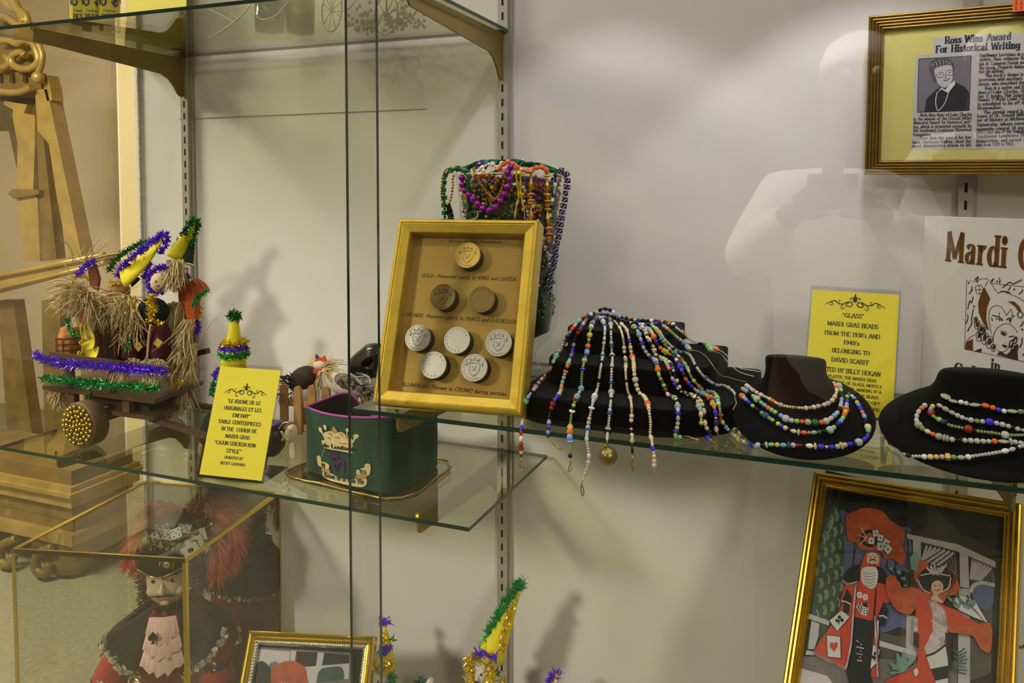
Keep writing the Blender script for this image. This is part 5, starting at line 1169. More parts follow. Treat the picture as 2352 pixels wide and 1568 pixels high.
heap('teal foil strand across the back of the vase mouth', [(1060, 392), (1074, 386), (1090, 378), (1104, 374), (1180, 372), (1206, 377), (1230, 378), (1250, 384), (1270, 392), (1286, 399)], 'qd qf', -.12)
heap('gold ball strand peeping over the back of the vase', [(1112, 380), (1126, 373), (1150, 371), (1175, 371), (1193, 367), (1204, 370)], 'uu uw', -.11)
heap('yellow teardrop bead by the green cubes on the rim', [(1054, 388), (1064, 386), (1076, 391)], 'zl', -.17)
heap('single purple ball strand on top of the vase', [(1178, 388), (1190, 382), (1200, 374)], 'pm', -.15)

# ---------------------------------------------------------------- tinsel, raffia, felt
def foil(n, c): return mat('tinsel_' + n, S(*c), .2, .6, var=.2, vscale=300)
TI = {'P': foil('purple', (120, 66, 240)), 'G': foil('green', (36, 172, 88)), 'Y': foil('gold', (232, 204, 56)), 'g': foil('dark_green', (34, 120, 56)), 'T': foil('teal', (16, 112, 110))}
M_raf = mat('raffia', S(206, 182, 130), .7, var=.2, vscale=60)
M_yfelt = mat('yellow_felt', S(232, 214, 40), .85, var=.08, vscale=40, bump=.2, bscale=500)
M_ofelt = mat('orange_felt', S(190, 92, 38), .9, var=.1, vscale=40, bump=.3, bscale=500)
M_wood = mat('dark_stained_wood', S(84, 58, 38), .55, var=.25, vscale=25)
M_wood2 = mat('light_picket_wood', S(176, 132, 78), .6, var=.12, vscale=30)
M_mar = mat('maroon_felt', S(82, 24, 38), .9, var=.12, vscale=50)
M_dg = mat('dark_green_felt', S(28, 46, 36), .9, var=.15)
def tinsel(b, pts, r, per_m=2600, mi=0, wd=.0016, rs=None, seed=1):
    """fringe garland: a cord bristling with narrow bent foil strips"""
    rr = random.Random(seed); pts = catmull(pts, 5); b.tube(pts, r * .22, 5, mi)
    cum = 0
    for a, c in zip(pts, pts[1:]):
        l = (c - a).length; n = int(l * per_m * rr.uniform(.8, 1.2)) + 1; t = (c - a).normalized()
        for _ in range(n):
            p = a.lerp(c, rr.random()); d = V((rr.gauss(0, 1), rr.gauss(0, 1), rr.gauss(0, 1))); d -= t * d.dot(t) * .55
            d.normalize(); s = d.cross(V((rr.gauss(0, 1), rr.gauss(0, 1), rr.gauss(0, 1)))).normalized() * wd * rr.uniform(.5, 1)
            L_ = r * rr.uniform(.6, 1.15); m = p + d * L_ * .55 + t * L_ * rr.uniform(-.2, .2); e = p + d * L_ + t * L_ * rr.uniform(-.45, .45)
            b.add([p - s, p + s, m + s, m - s, e], [(0, 1, 2, 3), (3, 2, 4)], mi)
def raffia(b, root, spread, d, ln, n, mi=0, droop=.5, jit=.35, wd=.0016, seed=1):
    """bunch of curling grass fibres that leave root along d"""
    rr = random.Random(seed); d = V(d).normalized()
    for _ in range(n):
        p = V(root) + V((rr.uniform(-1, 1) * spread[0], rr.uniform(-1, 1) * spread[1], rr.uniform(-1, 1) * spread[2]))
        v = (d + V((rr.gauss(0, jit), rr.gauss(0, jit), rr.gauss(0, jit)))).normalized(); L_ = ln * rr.uniform(.55, 1.15); pts = [p]
        w_ = V((rr.gauss(0, .3), rr.gauss(0, .3), rr.gauss(0, .3)))
        for k in range(6):
            v = (v + V((0, 0, -droop * .22)) + w_ * .3).normalized(); w_ = w_ * .6 + V((rr.gauss(0, .2), rr.gauss(0, .2), rr.gauss(0, .2)))
            p = p + v * (L_ / 6); pts.append(p)
        w0 = wd * rr.uniform(.5, 1.1)
        b.tube(pts, [w0, w0, w0, w0 * .9, w0 * .8, w0 * .7, w0 * .4], 4, mi, flat=.35)
def cone(b, base, tip, r, mi=0, seg=16, bend=V((0, 0, 0)), flat=1.0):
    pts = [V(base).lerp(V(tip), k / 8) + bend * math.sin(PI * k / 8) for k in range(9)]
    b.tube(pts, [r * (1 - k / 8) ** .85 + .0009 for k in range(9)], seg, mi, flat=flat)
def ppl(pts, y): return [at(a, c, y=y) for a, c in pts]

# ---------------------------------------------------------------- green embroidered cap on a gilt-edged tray
t = thing('tray', 'clear tray with cut corners and gilt edge under the green cap', 'tray', (-.16, -.22, LA))
rim = [(-.281, -.272), (-.262, -.287), (-.225, -.293), (-.075, -.312), (-.052, -.300), (-.034, -.276), (-.038, -.150), (-.058, -.118), (-.24, -.10), (-.275, -.13)]
b = MB(); b.prism([V((x, y, LA + .0003)) for x, y in rim], (0, 0, .0022)); b.build('plate', glass('tray_acrylic', (.9, .9, .84, 1)), t)
b = MB(); wv = []
for i in range(len(rim)):
    a, c = V((*rim[i], LA + .004)), V((*rim[(i + 1) % len(rim)], LA + .004))
    for k in range(6):
        p = a.lerp(c, k / 6); wv.append(p + V((rnd.uniform(-.001, .001), rnd.uniform(-.001, .001), rnd.uniform(-.0008, .0018))))
b.tube(wv, .0022, 6, closed=True); b.build('gilt_edge', mat('gilt_edge', S(186, 152, 82), .25, .9, var=.25, vscale=80), t)
M_gv = mat('green_velvet_cap', S(14, 62, 40), .8, var=.15, vscale=20, bump=.3, bscale=1200, sheen=.15); M_lin = mat('black_lining', S(36, 25, 22), .95, spec=.1)
cz = LA + .0052
foot = [(-.258, -.246, 1.1385), (-.215, -.2665, 1.139), (-.17, -.2805, 1.1415), (-.125, -.29, 1.1465), (-.095, -.2945, 1.151), (-.078, -.2925, 1.153), (-.067, -.283, 1.152), (-.062, -.268, 1.150), (-.059, -.24, 1.145), (-.058, -.2, 1.136), (-.06, -.16, 1.125), (-.066, -.142, 1.12), (-.08, -.135, 1.112),
        (-.12, -.138, 1.10), (-.17, -.143, 1.10), (-.205, -.147, 1.112), (-.225, -.149, 1.134), (-.238, -.152, 1.1415), (-.25, -.165, 1.1415), (-.2565, -.2, 1.1395), (-.26, -.235, 1.1385)]
t = thing('embroidered_cap', 'green velvet cap with gold crown emblem and purple piping on the lower shelf', 'cap', (-.16, -.22, cz))
F = catmull([V(p) for p in foot], 3, True); n = len(F)
ctr = V((-.15, -.215, 0))
def inn(p, k, z): q = V((p.x, p.y, 0)); d = (ctr - q).normalized(); q = q + d * k; return V((q.x, q.y, z))
b = MB(); rows = []
for f_ in (0, .15, .35, .55, .75, .9, 1):
    rows.append([V((p.x, p.y, cz + (p.z - cz) * f_)) - (V((ctr.x - p.x, ctr.y - p.y, 0)).normalized() * (.0025 * math.sin(PI * f_) * math.sin(i * .9))) for i, p in enumerate(F)])
b.add([p for r in rows for p in r], [(i * n + j, i * n + (j + 1) % n, (i + 1) * n + (j + 1) % n, (i + 1) * n + j) for i in range(6) for j in range(n)], 0, True)
b.build('cap_wall', M_gv, t)
b = MB(); rows = [[inn(p, .002, p.z + .0006) for p in F], [inn(p, .0065, p.z - .004) for p in F], [inn(p, .009, cz + .03) for p in F], [inn(p, .025, cz + .022) for p in F]]
b.add([p for r in rows for p in r], [(i * n + j, i * n + (j + 1) % n, (i + 1) * n + (j + 1) % n, (i + 1) * n + j) for i in range(3) for j in range(n)] + [[3 * n + j for j in range(n)]], 0, True)
b.build('lining', M_lin, t)
b = MB(); b.tube([inn(p, .001, p.z + .0012) for p in F], .0022, 6, closed=True); b.build('piping', mat('purple_piping', S(158, 60, 150), .5), t)
# emblem stitched on the front wall
A0 = V((-.258, -.246, cz)); A1 = V((-.095, -.2945, cz)); u_ = (A1 - A0); fr = Fr(A0, u_, (0, 0, 1))
lc = locs(fr, .012); M_thr = [mat('cream_embroidery', S(212, 190, 138), .7, var=.1, vscale=200), mat('tan_embroidery', S(176, 138, 82), .7, var=.1, vscale=200), mat('black_stitching', S(22, 20, 18), .8), mat('purple_stitching', S(72, 28, 84), .8), mat('blue_stitching', S(30, 56, 66), .8)]
def cq(pts): return [lc(640 + x / 5.88, 900 + y / 5.88) for x, y in pts]
# the wall bows out between its ends: lift every stitch onto it
WT = tree_of([MB().add([p for r in [[V((p.x, p.y, cz - .01)) for p in F], [V((p.x, p.y, p.z + .01)) for p in F]] for p in r], [(j, (j + 1) % n, n + (j + 1) % n, n + j) for j in range(n)])])
class OnWall:
    def __call__(s, a, c, k=0):
        p = fr(a, c, .06); h = WT.ray_cast(p, -fr.n); q = h[0] if h[0] is not None else fr(a, c, .01)
        return q + fr.n * (k + .0012)
ow = OnWall(); b = MB()
def dense(pts): 
    o = []
    for i in range(len(pts)):
        a, c = pts[i], pts[(i + 1) % len(pts)]
        for k in range(4): o.append((a[0] + (c[0] - a[0]) * k / 4, a[1] + (c[1] - a[1]) * k / 4))
    return o
def fan(mi, pts, k, smooth=True):
    p = cq(pts)
    if smooth: p = [(q.x, q.y) for q in catmull([(a, c, 0) for a, c in p], 4, True)]
    else: p = dense(p)
    cx = sum(q[0] for q in p) / len(p); cy = sum(q[1] for q in p) / len(p)
    b.add([ow(cx, cy, k)] + [ow(q[0], q[1], k) for q in p], [(0, 1 + i, 1 + (i + 1) % len(p)) for i in range(len(p))], mi)
def thr(mi, pts, w, k): stroke(b, ow, cq(pts), w, k, mi)
fan(0, [(600, 640), (590, 560), (640, 540), (690, 530), (740, 560), (800, 545), (850, 555), (890, 600), (960, 650), (960, 715), (880, 700), (780, 695), (700, 690), (620, 680)], .0003)
fan(1, [(700, 520), (728, 458), (780, 540), (745, 570)], .0006, False)
for c_ in (((660, 560), (700, 600)), ((800, 570), (840, 610)), ((740, 620), (800, 640)), ((640, 620), (680, 660)), ((880, 620), (920, 670))): thr(1, [c_[0], ((c_[0][0] + c_[1][0]) / 2 + 16, (c_[0][1] + c_[1][1]) / 2 - 16), c_[1]], .0026, .0007)
fan(0, [(515, 490), (540, 480), (560, 500), (575, 545), (600, 600), (590, 610), (560, 560), (528, 535)], .0004); fan(0, [(585, 465), (600, 445), (625, 460), (632, 500), (622, 520), (600, 500)], .0004)
fan(0, [(880, 520), (895, 498), (925, 510), (918, 540), (895, 545)], .0004); thr(0, [(895, 540), (900, 600)], .0022, .0004); fan(0, [(975, 600), (1000, 580), (1035, 590), (1035, 625), (1000, 650), (970, 700), (955, 690), (980, 640)], .0004)
fan(0, [(565, 670), (590, 655), (800, 700), (960, 720), (1030, 770), (1025, 830), (970, 840), (800, 800), (690, 780), (590, 745)], .0005)
def capword(txt, p0, p1, top, k=.0009, mi=2, thick=.24):
    (a0, b0), (a1, b1) = cq([p0, p1]); (_, tt), = cq([top]); an = math.atan2(b1 - b0, a1 - a0)
    class Sub:
        def __call__(s, x, y, c=0): return ow(a0 + x * math.cos(an) - y * math.sin(an), b0 + x * math.sin(an) + y * math.cos(an), c)
    write(b, Sub(), txt, 0, 0, tt - b0, math.hypot(a1 - a0, b1 - b0), 'l', k, mi, thick, .12, .04)
capword('de Louisene', (585, 740), (1025, 812), (585, 690))
thr(0, [(600, 760), (575, 850), (560, 900)], .0008, .0004)
for pts in ([(490, 880), (525, 865), (545, 890), (545, 945), (600, 950), (660, 985), (665, 1030), (620, 1060), (590, 1070), (550, 1020), (510, 1000), (495, 950)],
            [(570, 1080), (640, 1075), (700, 1130), (780, 1160), (900, 1185), (1020, 1195), (1130, 1190), (1130, 1270), (1080, 1300), (960, 1280), (800, 1235), (680, 1200), (590, 1150)],
            [(1020, 1060), (1100, 1040), (1115, 995), (1150, 985), (1180, 1010), (1180, 1080), (1165, 1140), (1110, 1150), (1020, 1130)]): fan(0, pts, .0003)
fan(1, [(560, 1040), (660, 1040), (680, 1100), (600, 1100)], .0006); fan(1, [(1020, 1130), (1130, 1130), (1125, 1185), (1010, 1185)], .0006)
capword('19', (560, 1025), (612, 1035), (560, 965)); capword('83', (1060, 1112), (1132, 1122), (1060, 1065), mi=4)
capword('Krewe de la Bon Vie', (605, 1150), (1105, 1262), (600, 1082), mi=4, thick=.2)
for pts in ([(680, 900), (760, 860), (780, 910)], [(740, 1010), (800, 940), (850, 960), (850, 1100)], [(700, 1000), (760, 1030), (740, 960)], [(650, 860), (720, 880)], [(905, 1010), (925, 1050)]): thr(3, pts, .0055, .0003)
b.build('emblem', M_thr, t)

# ---------------------------------------------------------------- picket fence with straw-feathered rooster
fy = -.085
t = thing('toy_fence', 'toy picket fence of light wood behind the green cap', 'toy fence', (-.34, fy, LA))
P_ = [(642, 658, 882), (674, 690, 887), (706, 723, 885), (738, 756, 890), (770, 786, 888), (802, 819, 902)]
for (x0, x1, yt) in P_:
    a = at(x0, yt + 8, y=fy); c = at(x1, yt + 8, y=fy); tp = at((x0 + x1) / 2, yt - 6, y=fy); w_ = c.x - a.x; z1 = a.z; r_ = w_ / 2
    o_ = [V((a.x, fy, LA + .0006)), V((c.x, fy, LA + .0006)), V((c.x, fy, z1)), V((c.x - r_ * .35, fy, z1 + r_ * .75)), V((a.x + r_, fy, z1 + r_)), V((a.x + r_ * .35, fy, z1 + r_ * .75)), V((a.x, fy, z1))]
    b = MB(); b.prism(o_, (0, .006, 0)); b.build('picket', M_wood2, t)
for yy in (935, 990):
    a = at(640, yy, y=fy); z = at(730, yy, y=fy).z; b = MB(); b.box(((at(636, yy, y=fy).x + at(822, yy, y=fy).x) / 2, fy + .0095, z), (at(822, yy, y=fy).x - at(636, yy, y=fy).x, .006, .013)); b.build('rail', M_wood2, t)
M_fw = mat('white_feather', S(222, 212, 196), .8, var=.12, vscale=80); M_fs = mat('speckled_feather', S(120, 104, 84), .8, var=.85, vscale=160); M_red = mat('red_felt', S(220, 66, 30), .8, var=.06); M_horn = mat('yellow_horn', S(226, 196, 84), .5)
def feathers(b, root, d, ln, n, wd, mi, spread=.4, seed=2, sp=.004):
    rr = random.Random(seed)
    for _ in range(n):
        v = (V(d).normalized() + V((rr.gauss(0, spread), rr.gauss(0, spread), rr.gauss(0, spread)))).normalized(); L_ = ln * rr.uniform(.6, 1.1); s = v.cross(V((rr.gauss(0, 1), rr.gauss(0, 1), rr.gauss(0, 1)))).normalized() * wd
        p = V(root) + V((rr.uniform(-sp, sp), rr.uniform(-sp, sp), rr.uniform(-sp, sp)))
        b.add([p, p + v * L_ * .35 + s, p + v * L_ * .8 + s * .8, p + v * L_, p + v * L_ * .8 - s * .8, p + v * L_ * .35 - s], [(0, 1, 2, 3, 4, 5)], mi)
ry = -.108
t = thing('straw_rooster', 'toy rooster with red comb and straw ruff perched above the picket fence', 'toy rooster', at(790, 905, y=ry))
c = at(790, 880, y=ry); ax = (at(840, 900, y=ry) - at(745, 850, y=ry)); q = ax.to_track_quat('X', 'Z').to_matrix()
b = MB(); b.ball(c, 1, 20, 0, (.044, .02, .023), q); b.build('body', M_fw, t)
b = MB(); b.ball(at(795, 876, y=ry - .007), 1, 16, 0, (.026, .017, .014), q); feathers(b, at(790, 872, y=ry - .022), (1, -.2, -.3), .026, 30, .003, 0, .35, 5, .01); b.build('wing', M_fs, t)
b = MB(); b.ball(at(735, 839, y=ry - .004), 1, 14, 0, (.0135, .011, .0085)); b.build('head', mat('freckled_face', S(214, 198, 184), .7, var=.35, vscale=900), t)
b = MB(); cp = ppl([(724, 830), (724, 826), (730, 822), (736, 821), (741, 824), (743, 817), (747, 825), (749, 832), (742, 834), (730, 832)], ry - .002); b.prism(cp, (0, .004, 0)); b.build('comb', M_red, t)
b = MB(); cone(b, at(725, 839, y=ry - .006), at(712, 828, y=ry - .01), .005, flat=.6); b.build('beak', M_horn, t)
for (pp) in ([(720, 846), (727, 846), (730, 853), (725, 858), (719, 856)], [(731, 843), (740, 843), (742, 849), (737, 851), (732, 848)]):
    b = MB(); b.prism(ppl(pp, ry - .012), (0, .003, 0)); b.build('wattle', M_red, t)
b = MB(); raffia(b, at(742, 842, y=ry - .006), (.004, .004, .004), at(775, 820, y=ry) - at(742, 842, y=ry), .042, 26, 0, .1, .22, .0013, 3); raffia(b, at(744, 850, y=ry - .01), (.004, .004, .004), (.9, -.1, -.15), .04, 24, 0, .4, .25, .0013, 4)
raffia(b, at(734, 855, y=ry - .014), (.004, .003, .003), (-.1, -.1, -1), .042, 26, 0, .2, .12, .0013, 5); b.build('ruff', M_raf, t)
b = MB(); feathers(b, at(828, 895, y=ry), (1, 0, -.35), .032, 40, .0022, 0, .4, 8, .008); b.build('tail', mat('grey_feather', S(134, 122, 104), .8, var=.5, vscale=120), t)
b = MB(); cone(b, at(729, 822, y=ry), at(726, 814, y=ry), .0035); b.build('feather_tip', mat('dark_teal_feather', S(32, 46, 46), .6), t)
hy = -.05; M_bro = mat('dark_brown_feather', S(44, 34, 22), .75, var=.4, vscale=90)
t = thing('feathered_hen', 'dark brown feathered hen crouching behind the picket fence', 'toy hen', at(690, 960, y=hy))
b = MB(); c = at(698, 872, y=hy); b.ball(c, 1, 18, 0, (.036, .022, .026), Matrix.Rotation(-.5, 3, 'Y')); feathers(b, at(672, 880, y=hy - .01), (-1, -.2, .3), .024, 40, .0018, 0, .5, 3, .012); b.build('body', M_bro, t)
b = MB(); b.ball(at(704, 912, y=hy), 1, 16, 0, (.03, .02, .034)); b.build('belly', M_fw, t)
b = MB(); b.lathe([(.02, 0), (.022, .02), (.014, .06)], 14, V((at(704, 912, y=hy).x, hy, LA + .0005))); b.build('nest', mat('nest_straw', S(140, 116, 74), .9, var=.4, vscale=120), t)
b = MB(); feathers(b, at(664, 905, y=hy - .02), (-.2, -.5, -.6), .02, 30, .002, 0, .5, 6, .01); b.build('tail', M_fs, t)
M_pat = mat('glossy_black_plume', S(20, 18, 15), .22, var=.2)
t = thing('black_plumed_bird', 'glossy black plumed toy bird with white fluff behind the shadow box', 'toy bird', at(850, 940, y=-.045))
by = -.045; b = MB(); ol = [(800, 868), (801, 832), (812, 815), (828, 802), (840, 792), (852, 788), (868, 788), (882, 794), (884, 830), (878, 862), (850, 870), (820, 872)]
o2 = [(q.x, q.y) for q in catmull([(a, c_, 0) for a, c_ in ol], 4, True)]; cx_, cy_ = 845, 835
rings = []
for k, dy in ((.35, -.02), (.75, -.014), (.94, -.006), (1, 0), (.94, .006), (.7, .013), (.3, .016)): rings.append([at(cx_ + (x - cx_) * k, cy_ + (y - cy_) * k, y=by + dy) for x, y in o2])
m_ = len(o2); b.add([p for r in rings for p in r], [(i * m_ + j, i * m_ + (j + 1) % m_, (i + 1) * m_ + (j + 1) % m_, (i + 1) * m_ + j) for i in range(len(rings) - 1) for j in range(m_)] + [list(range(m_)), [(len(rings) - 1) * m_ + j for j in range(m_)]], 0, True)
b.build('plumage', M_pat, t)
b = MB(); feathers(b, at(838, 872, y=by - .012), (.2, -.5, -.5), .022, 60, .0018, 0, .7, 9, .016); b.build('fluff', mat('white_black_fluff', S(190, 184, 172), .8, var=.8, vscale=220), t)
b = MB(); b.lathe([(.016, 0), (.018, .03), (.01, .1)], 12, V((at(845, 935, y=by).x, by, LA + .0005))); b.build('stand', M_wood2, t)

# ---------------------------------------------------------------- jester doll sitting behind the yellow card
jy = -.175
t = thing('jester_doll', 'jester doll in a yellow cone hat sitting behind the chicken run card', 'doll', at(545, 1020, y=jy))
b = MB(); z_ = lambda px, py: at(px, py, y=jy)
hp = [(538, 728), (538, 745), (538, 765), (537, 785), (536, 805), (536, 825), (536, 850), (537, 880)]; hr = [5.5, 10, 12.5, 15, 25, 26, 26, 26]
b.tube([z_(*p) for p in hp], [r * .00088 for r in hr], 20, 0); b.build('hat', M_yfelt, t)
b = MB(); tinsel(b, ppl([(528, 724), (538, 718), (548, 726), (538, 732), (528, 724)], jy - .004), .011, 3800, 0, seed=5); b.build('hat_pompom', TI['g'], t)
for k, (yy, cc) in enumerate(((786, 'Y'), (799, 'P'), (813, 'G'))):
    cen = z_(538, yy); rr_ = (19 + k * 3) * .00088
    b = MB(); tinsel(b, [cen + V((rr_ * math.cos(a * .5236), rr_ * math.sin(a * .5236), 0)) for a in range(13)], .0115, 3000, 0, seed=20 + k); b.build('tinsel_band', TI[cc], t)
for k, (pp, cc) in enumerate((([(506, 845), (498, 855), (492, 870)], 'P'), ([(494, 872), (488, 890), (488, 910)], 'G'))):
    b = MB(); tinsel(b, ppl(pp, jy), .009, 3000, 0, seed=30 + k); b.build('tinsel_ruff', TI[cc], t)
b = MB(); b.ball(z_(538, 900), .027, 16); b.build('head', mat('muslin', S(226, 204, 178), .8, var=.04), t)
b = MB(); bz = z_(545, 985); b.lathe([(.03, 0), (.05, .012), (.05, .04), (.03, .085), (.012, .1)], 20, V((bz.x, jy, LA + .0005))); b.build('body', M_dg, t)
b = MB(); b.ball(z_(622, 1008), 1, 16, 0, (.03, .022, .034), Matrix.Rotation(.5, 3, 'Y')); b.build('sleeve', mat('black_satin', S(22, 22, 18), .4), t)
b = MB(); b.ball(z_(634, 976), 1, 12, 0, (.024, .02, .007), Matrix.Rotation(-.35, 3, 'Y')); b.build('cuff', mat('purple_satin', S(66, 30, 100), .4), t)
b = MB(); b.ball(z_(668, 996), 1, 16, 0, (.012, .012, .018), Matrix.Rotation(.35, 3, 'Y')); b.build('hand', mat('muslin', S(226, 204, 178), .8), t)
b = MB(); b.ball(z_(470, 1030), 1, 16, 0, (.012, .012, .02)); b.build('hand', mat('muslin', S(226, 204, 178), .8), t)
b = MB(); b.ball(z_(478, 985), 1, 12, 0, (.014, .016, .036), Matrix.Rotation(.3, 3, 'Y')); b.build('sleeve', M_dg, t)
b = MB()
for pp in ([(640, 985), (650, 972), (664, 970), (656, 982), (668, 990)], [(650, 1000), (662, 1012), (656, 1030), (648, 1036)], [(646, 990), (652, 1002), (648, 1012)]): b.tube(catmull(ppl(pp, jy - .022), 5), .0022, 6, flat=.5)
b.build('bow', mat('champagne_ribbon', S(206, 190, 140), .3, .3), t)

# ---------------------------------------------------------------- straw wagon with its four figures
t = thing('straw_wagon', 'dark wooden toy wagon trimmed with purple and green tinsel on the lower shelf', 'toy wagon', (-.68, -.2, LA))
# front wheel: a slice of wood set with gold beads
wc = V((-.716, -.302, LA + .0425)); Mx = Matrix.Rotation(PI / 2, 3, 'X')
b = MB(); b.lathe([(.001, -.0), (.0405, -.0), (.042, -.0015), (.042, -.0305), (.0405, -.032), (.001, -.032)], 36, wc, Mx); wheel = b.build('wheel', mat('brown_wheel', S(98, 76, 44), .5, var=.15, vscale=40), t)
M_gb = mat('gold_bead', S(220, 188, 66), .14, 1.0); bm_ = MB(); bm_.ball((0, 0, 0), .0039, 10); bme = None; k_ = 0
for ring, cnt in ((0, 1), (.0088, 6), (.0172, 12), (.0258, 17), (.034, 20)):
    for q in range(cnt):
        a = 2 * PI * q / cnt + ring * 40 + rnd.uniform(-.06, .06); p = wc + V((ring * math.cos(a), -.0025, ring * math.sin(a)))
        if bme is None:
            o = bm_.build('bead', M_gb, None); bme = o.data
        else:
            o = bpy.data.objects.new('bead', bme); COL.objects.link(o)
        o.parent = wheel; o.matrix_basis = PM[t.name].inverted() @ Matrix.Translation(p)
wb = V((-.716, -.105, LA + .0425)); b = MB(); b.lathe([(.001, 0), (.042, 0), (.042, -.03), (.001, -.03)], 30, wb, Mx); b.build('wheel', MATS['brown_wheel'], t)
b = MB(); b.bar((-.716, -.275, LA + .0425), (-.716, -.13, LA + .0425), .012); b.build('axle', M_wood, t)
def slabxy(pts, z, th): b = MB(); b.prism([V((x, y, z)) for x, y in pts], (0, 0, th)); return b
slabxy([(-.705, -.262), (-.578, -.262), (-.60, -.135), (-.72, -.125)], 1.0855, .008).build('floor_board', M_wood, t)
slabxy([(-.842, -.274), (-.562, -.274), (-.585, -.13), (-.85, -.125)], 1.121, .008).build('bench_board', M_wood, t)
for x, y in ((-.645, -.255), (-.79, -.25), (-.605, -.15)): 
    b = MB(); b.box((x, y, 1.1075), (.017, .012, .027)); b.build('post', mat('brown_block', S(110, 74, 46), .6, var=.2, vscale=40), t)
b = MB(); b.box((-.69, -.19, 1.106), (.16, .10, .026)); b.build('bed', mat('dark_bed', S(46, 32, 24), .8, var=.3, vscale=60), t)
b = MB(); b.bar((-.60, -.245, 1.083), (-.455, -.245, 1.064), .012, .009); b.build('handle', M_wood, t)
b = MB(); b.bar((-.60, -.14, 1.083), (-.50, -.128, 1.074), .012, .009); b.build('handle', M_wood, t)
b = MB(); b.box((-.68, -.255, 1.158), (.012, .01, .056)); b.build('rail_post', M_wood, t)
b = MB(); b.box((-.79, -.255, 1.158), (.012, .01, .056)); b.build('rail_post', M_wood, t)
b = MB(); b.bar((-.825, -.268, 1.19), (-.53, -.268, 1.184), .008); b.build('rail', M_wood, t)
b = MB(); tinsel(b, ppl([(80, 810), (92, 820), (118, 830), (150, 836), (200, 838), (250, 842), (300, 848), (340, 850), (380, 853)], -.281), .0135, 3400, 0, seed=41); b.build('tinsel_garland', TI['P'], t)
b = MB(); tinsel(b, ppl([(98, 866), (115, 870), (150, 873), (200, 879), (250, 884), (300, 888), (340, 890), (362, 888)], -.279), .013, 3600, 0, seed=42); b.build('tinsel_garland', TI['G'], t)
b = MB(); tinsel(b, ppl([(385, 845), (380, 870), (395, 885), (420, 875)], -.2), .011, 1500, 0, seed=43); b.build('tinsel_garland', TI['Y'], t)
b = MB(); tinsel(b, ppl([(300, 775), (292, 800), (285, 815)], -.262), .006, 900, 0, seed=44); tinsel(b, ppl([(210, 895), (205, 910), (204, 922)], -.276), .006, 700, 0, seed=45); b.build('tinsel_scrap', TI['G'], t)
b = MB(); raffia(b, at(135, 888, y=-.255), (.014, .005, .003), (-.25, -.2, -1), .045, 44, 0, .2, .18, .002, 46); b.build('raffia_tassel', M_raf, t)
b = MB(); raffia(b, at(412, 888, y=-.165), (.016, .01, .003), (.1, -.2, -1), .055, 130, 0, .3, .2, .0018, 47); b.build('raffia_tassel', M_raf, t)
for (px, py) in ((275, 858), (345, 870)):
    b = MB(); raffia(b, at(px, py, y=-.27), (.02, .004, .003), (0, -.2, -1), .022, 40, 0, .2, .15, .0018, 48 + px); b.build('raffia_fringe', M_raf, t)

grp = 'raffia figures riding on the straw wagon'
# first figure: raffia mop, plaid shirt
y1 = -.235
t = thing('raffia_figure', 'raffia haired figure in a plaid shirt at the far end of the wagon', 'straw figure', at(160, 870, y=y1), grp)
b = MB(); b.ball(at(178, 695, y=y1), 1, 16, 0, (.03, .026, .028)); b.build('head', M_raf, t)
b = MB()
raffia(b, at(180, 668, y=y1 - .018), (.02, .008, .004), (.15, -.6, .15), .055, 120, 0, 1.1, .6, .0019, 61); raffia(b, at(165, 690, y=y1 - .01), (.015, .01, .01), (-.3, -.5, .1), .04, 60, 0, .9, .6, .0018, 62)
raffia(b, at(205, 690, y=y1 - .02), (.015, .01, .012), (.5, -.5, .1), .06, 60, 0, .8, .6, .0018, 63); raffia(b, at(190, 600, y=y1 + .03), (.02, .01, .004), (.5, 0, .5), .07, 26, 0, .3, .5, .0014, 64); b.build('hair', M_raf, t)
b = MB(); b.lathe([(.018, 0), (.024, .02), (.022, .05), (.014, .07)], 16, at(163, 832, y=y1)); b.build('shirt', mat('plaid_shirt', S(182, 116, 48), .85, var=.5, vscale=110), t)
b = MB()
for k in range(5):
    z = at(163, 832, y=y1).z + .006 + k * .011; c = at(163, 832, y=y1); r_ = .0246 - abs(k - 2) * .0008
    b.tube([V((c.x + r_ * math.cos(a * .4), c.y + r_ * math.sin(a * .4), z)) for a in range(-8, 1)], .0013, 5)
for k in range(5):
    c = at(163, 832, y=y1); a = -2.9 + k * .55; b.tube([V((c.x + .0248 * math.cos(a), c.y + .0248 * math.sin(a), c.z + .004)), V((c.x + .0244 * math.cos(a), c.y + .0244 * math.sin(a), c.z + .05))], .001, 5)
b.build('check_stripe', mat('plaid_dark_stripe', S(84, 44, 30), .9), t)
b = MB(); cone(b, at(147, 806, y=y1 - .01), at(140, 752, y=y1), .012, flat=.5); b.build('sleeve', mat('grey_blue_felt', S(128, 134, 116), .9), t)
b = MB(); tinsel(b, ppl([(155, 728), (157, 745), (163, 760), (170, 770), (176, 768)], y1 - .02), .009, 2400, 0, seed=65); b.build('tinsel_scarf', TI['G'], t)
b = MB(); tinsel(b, ppl([(176, 632), (190, 618), (205, 607), (218, 598)], y1 + .01), .0105, 3400, 0, seed=66); b.build('tinsel_crest', TI['P'], t)
b = MB(); tinsel(b, ppl([(200, 640), (180, 632), (168, 645), (165, 665), (155, 680), (152, 700)], y1 + .012), .008, 1700, 0, seed=67); b.build('tinsel_trim', TI['Y'], t)
b = MB(); b.prism(ppl([(202, 622), (216, 606), (226, 640), (222, 668), (206, 656)], y1 + .012), (0, .006, 0)); b.build('hat', mat('rust_felt', S(128, 60, 34), .9, var=.15), t)
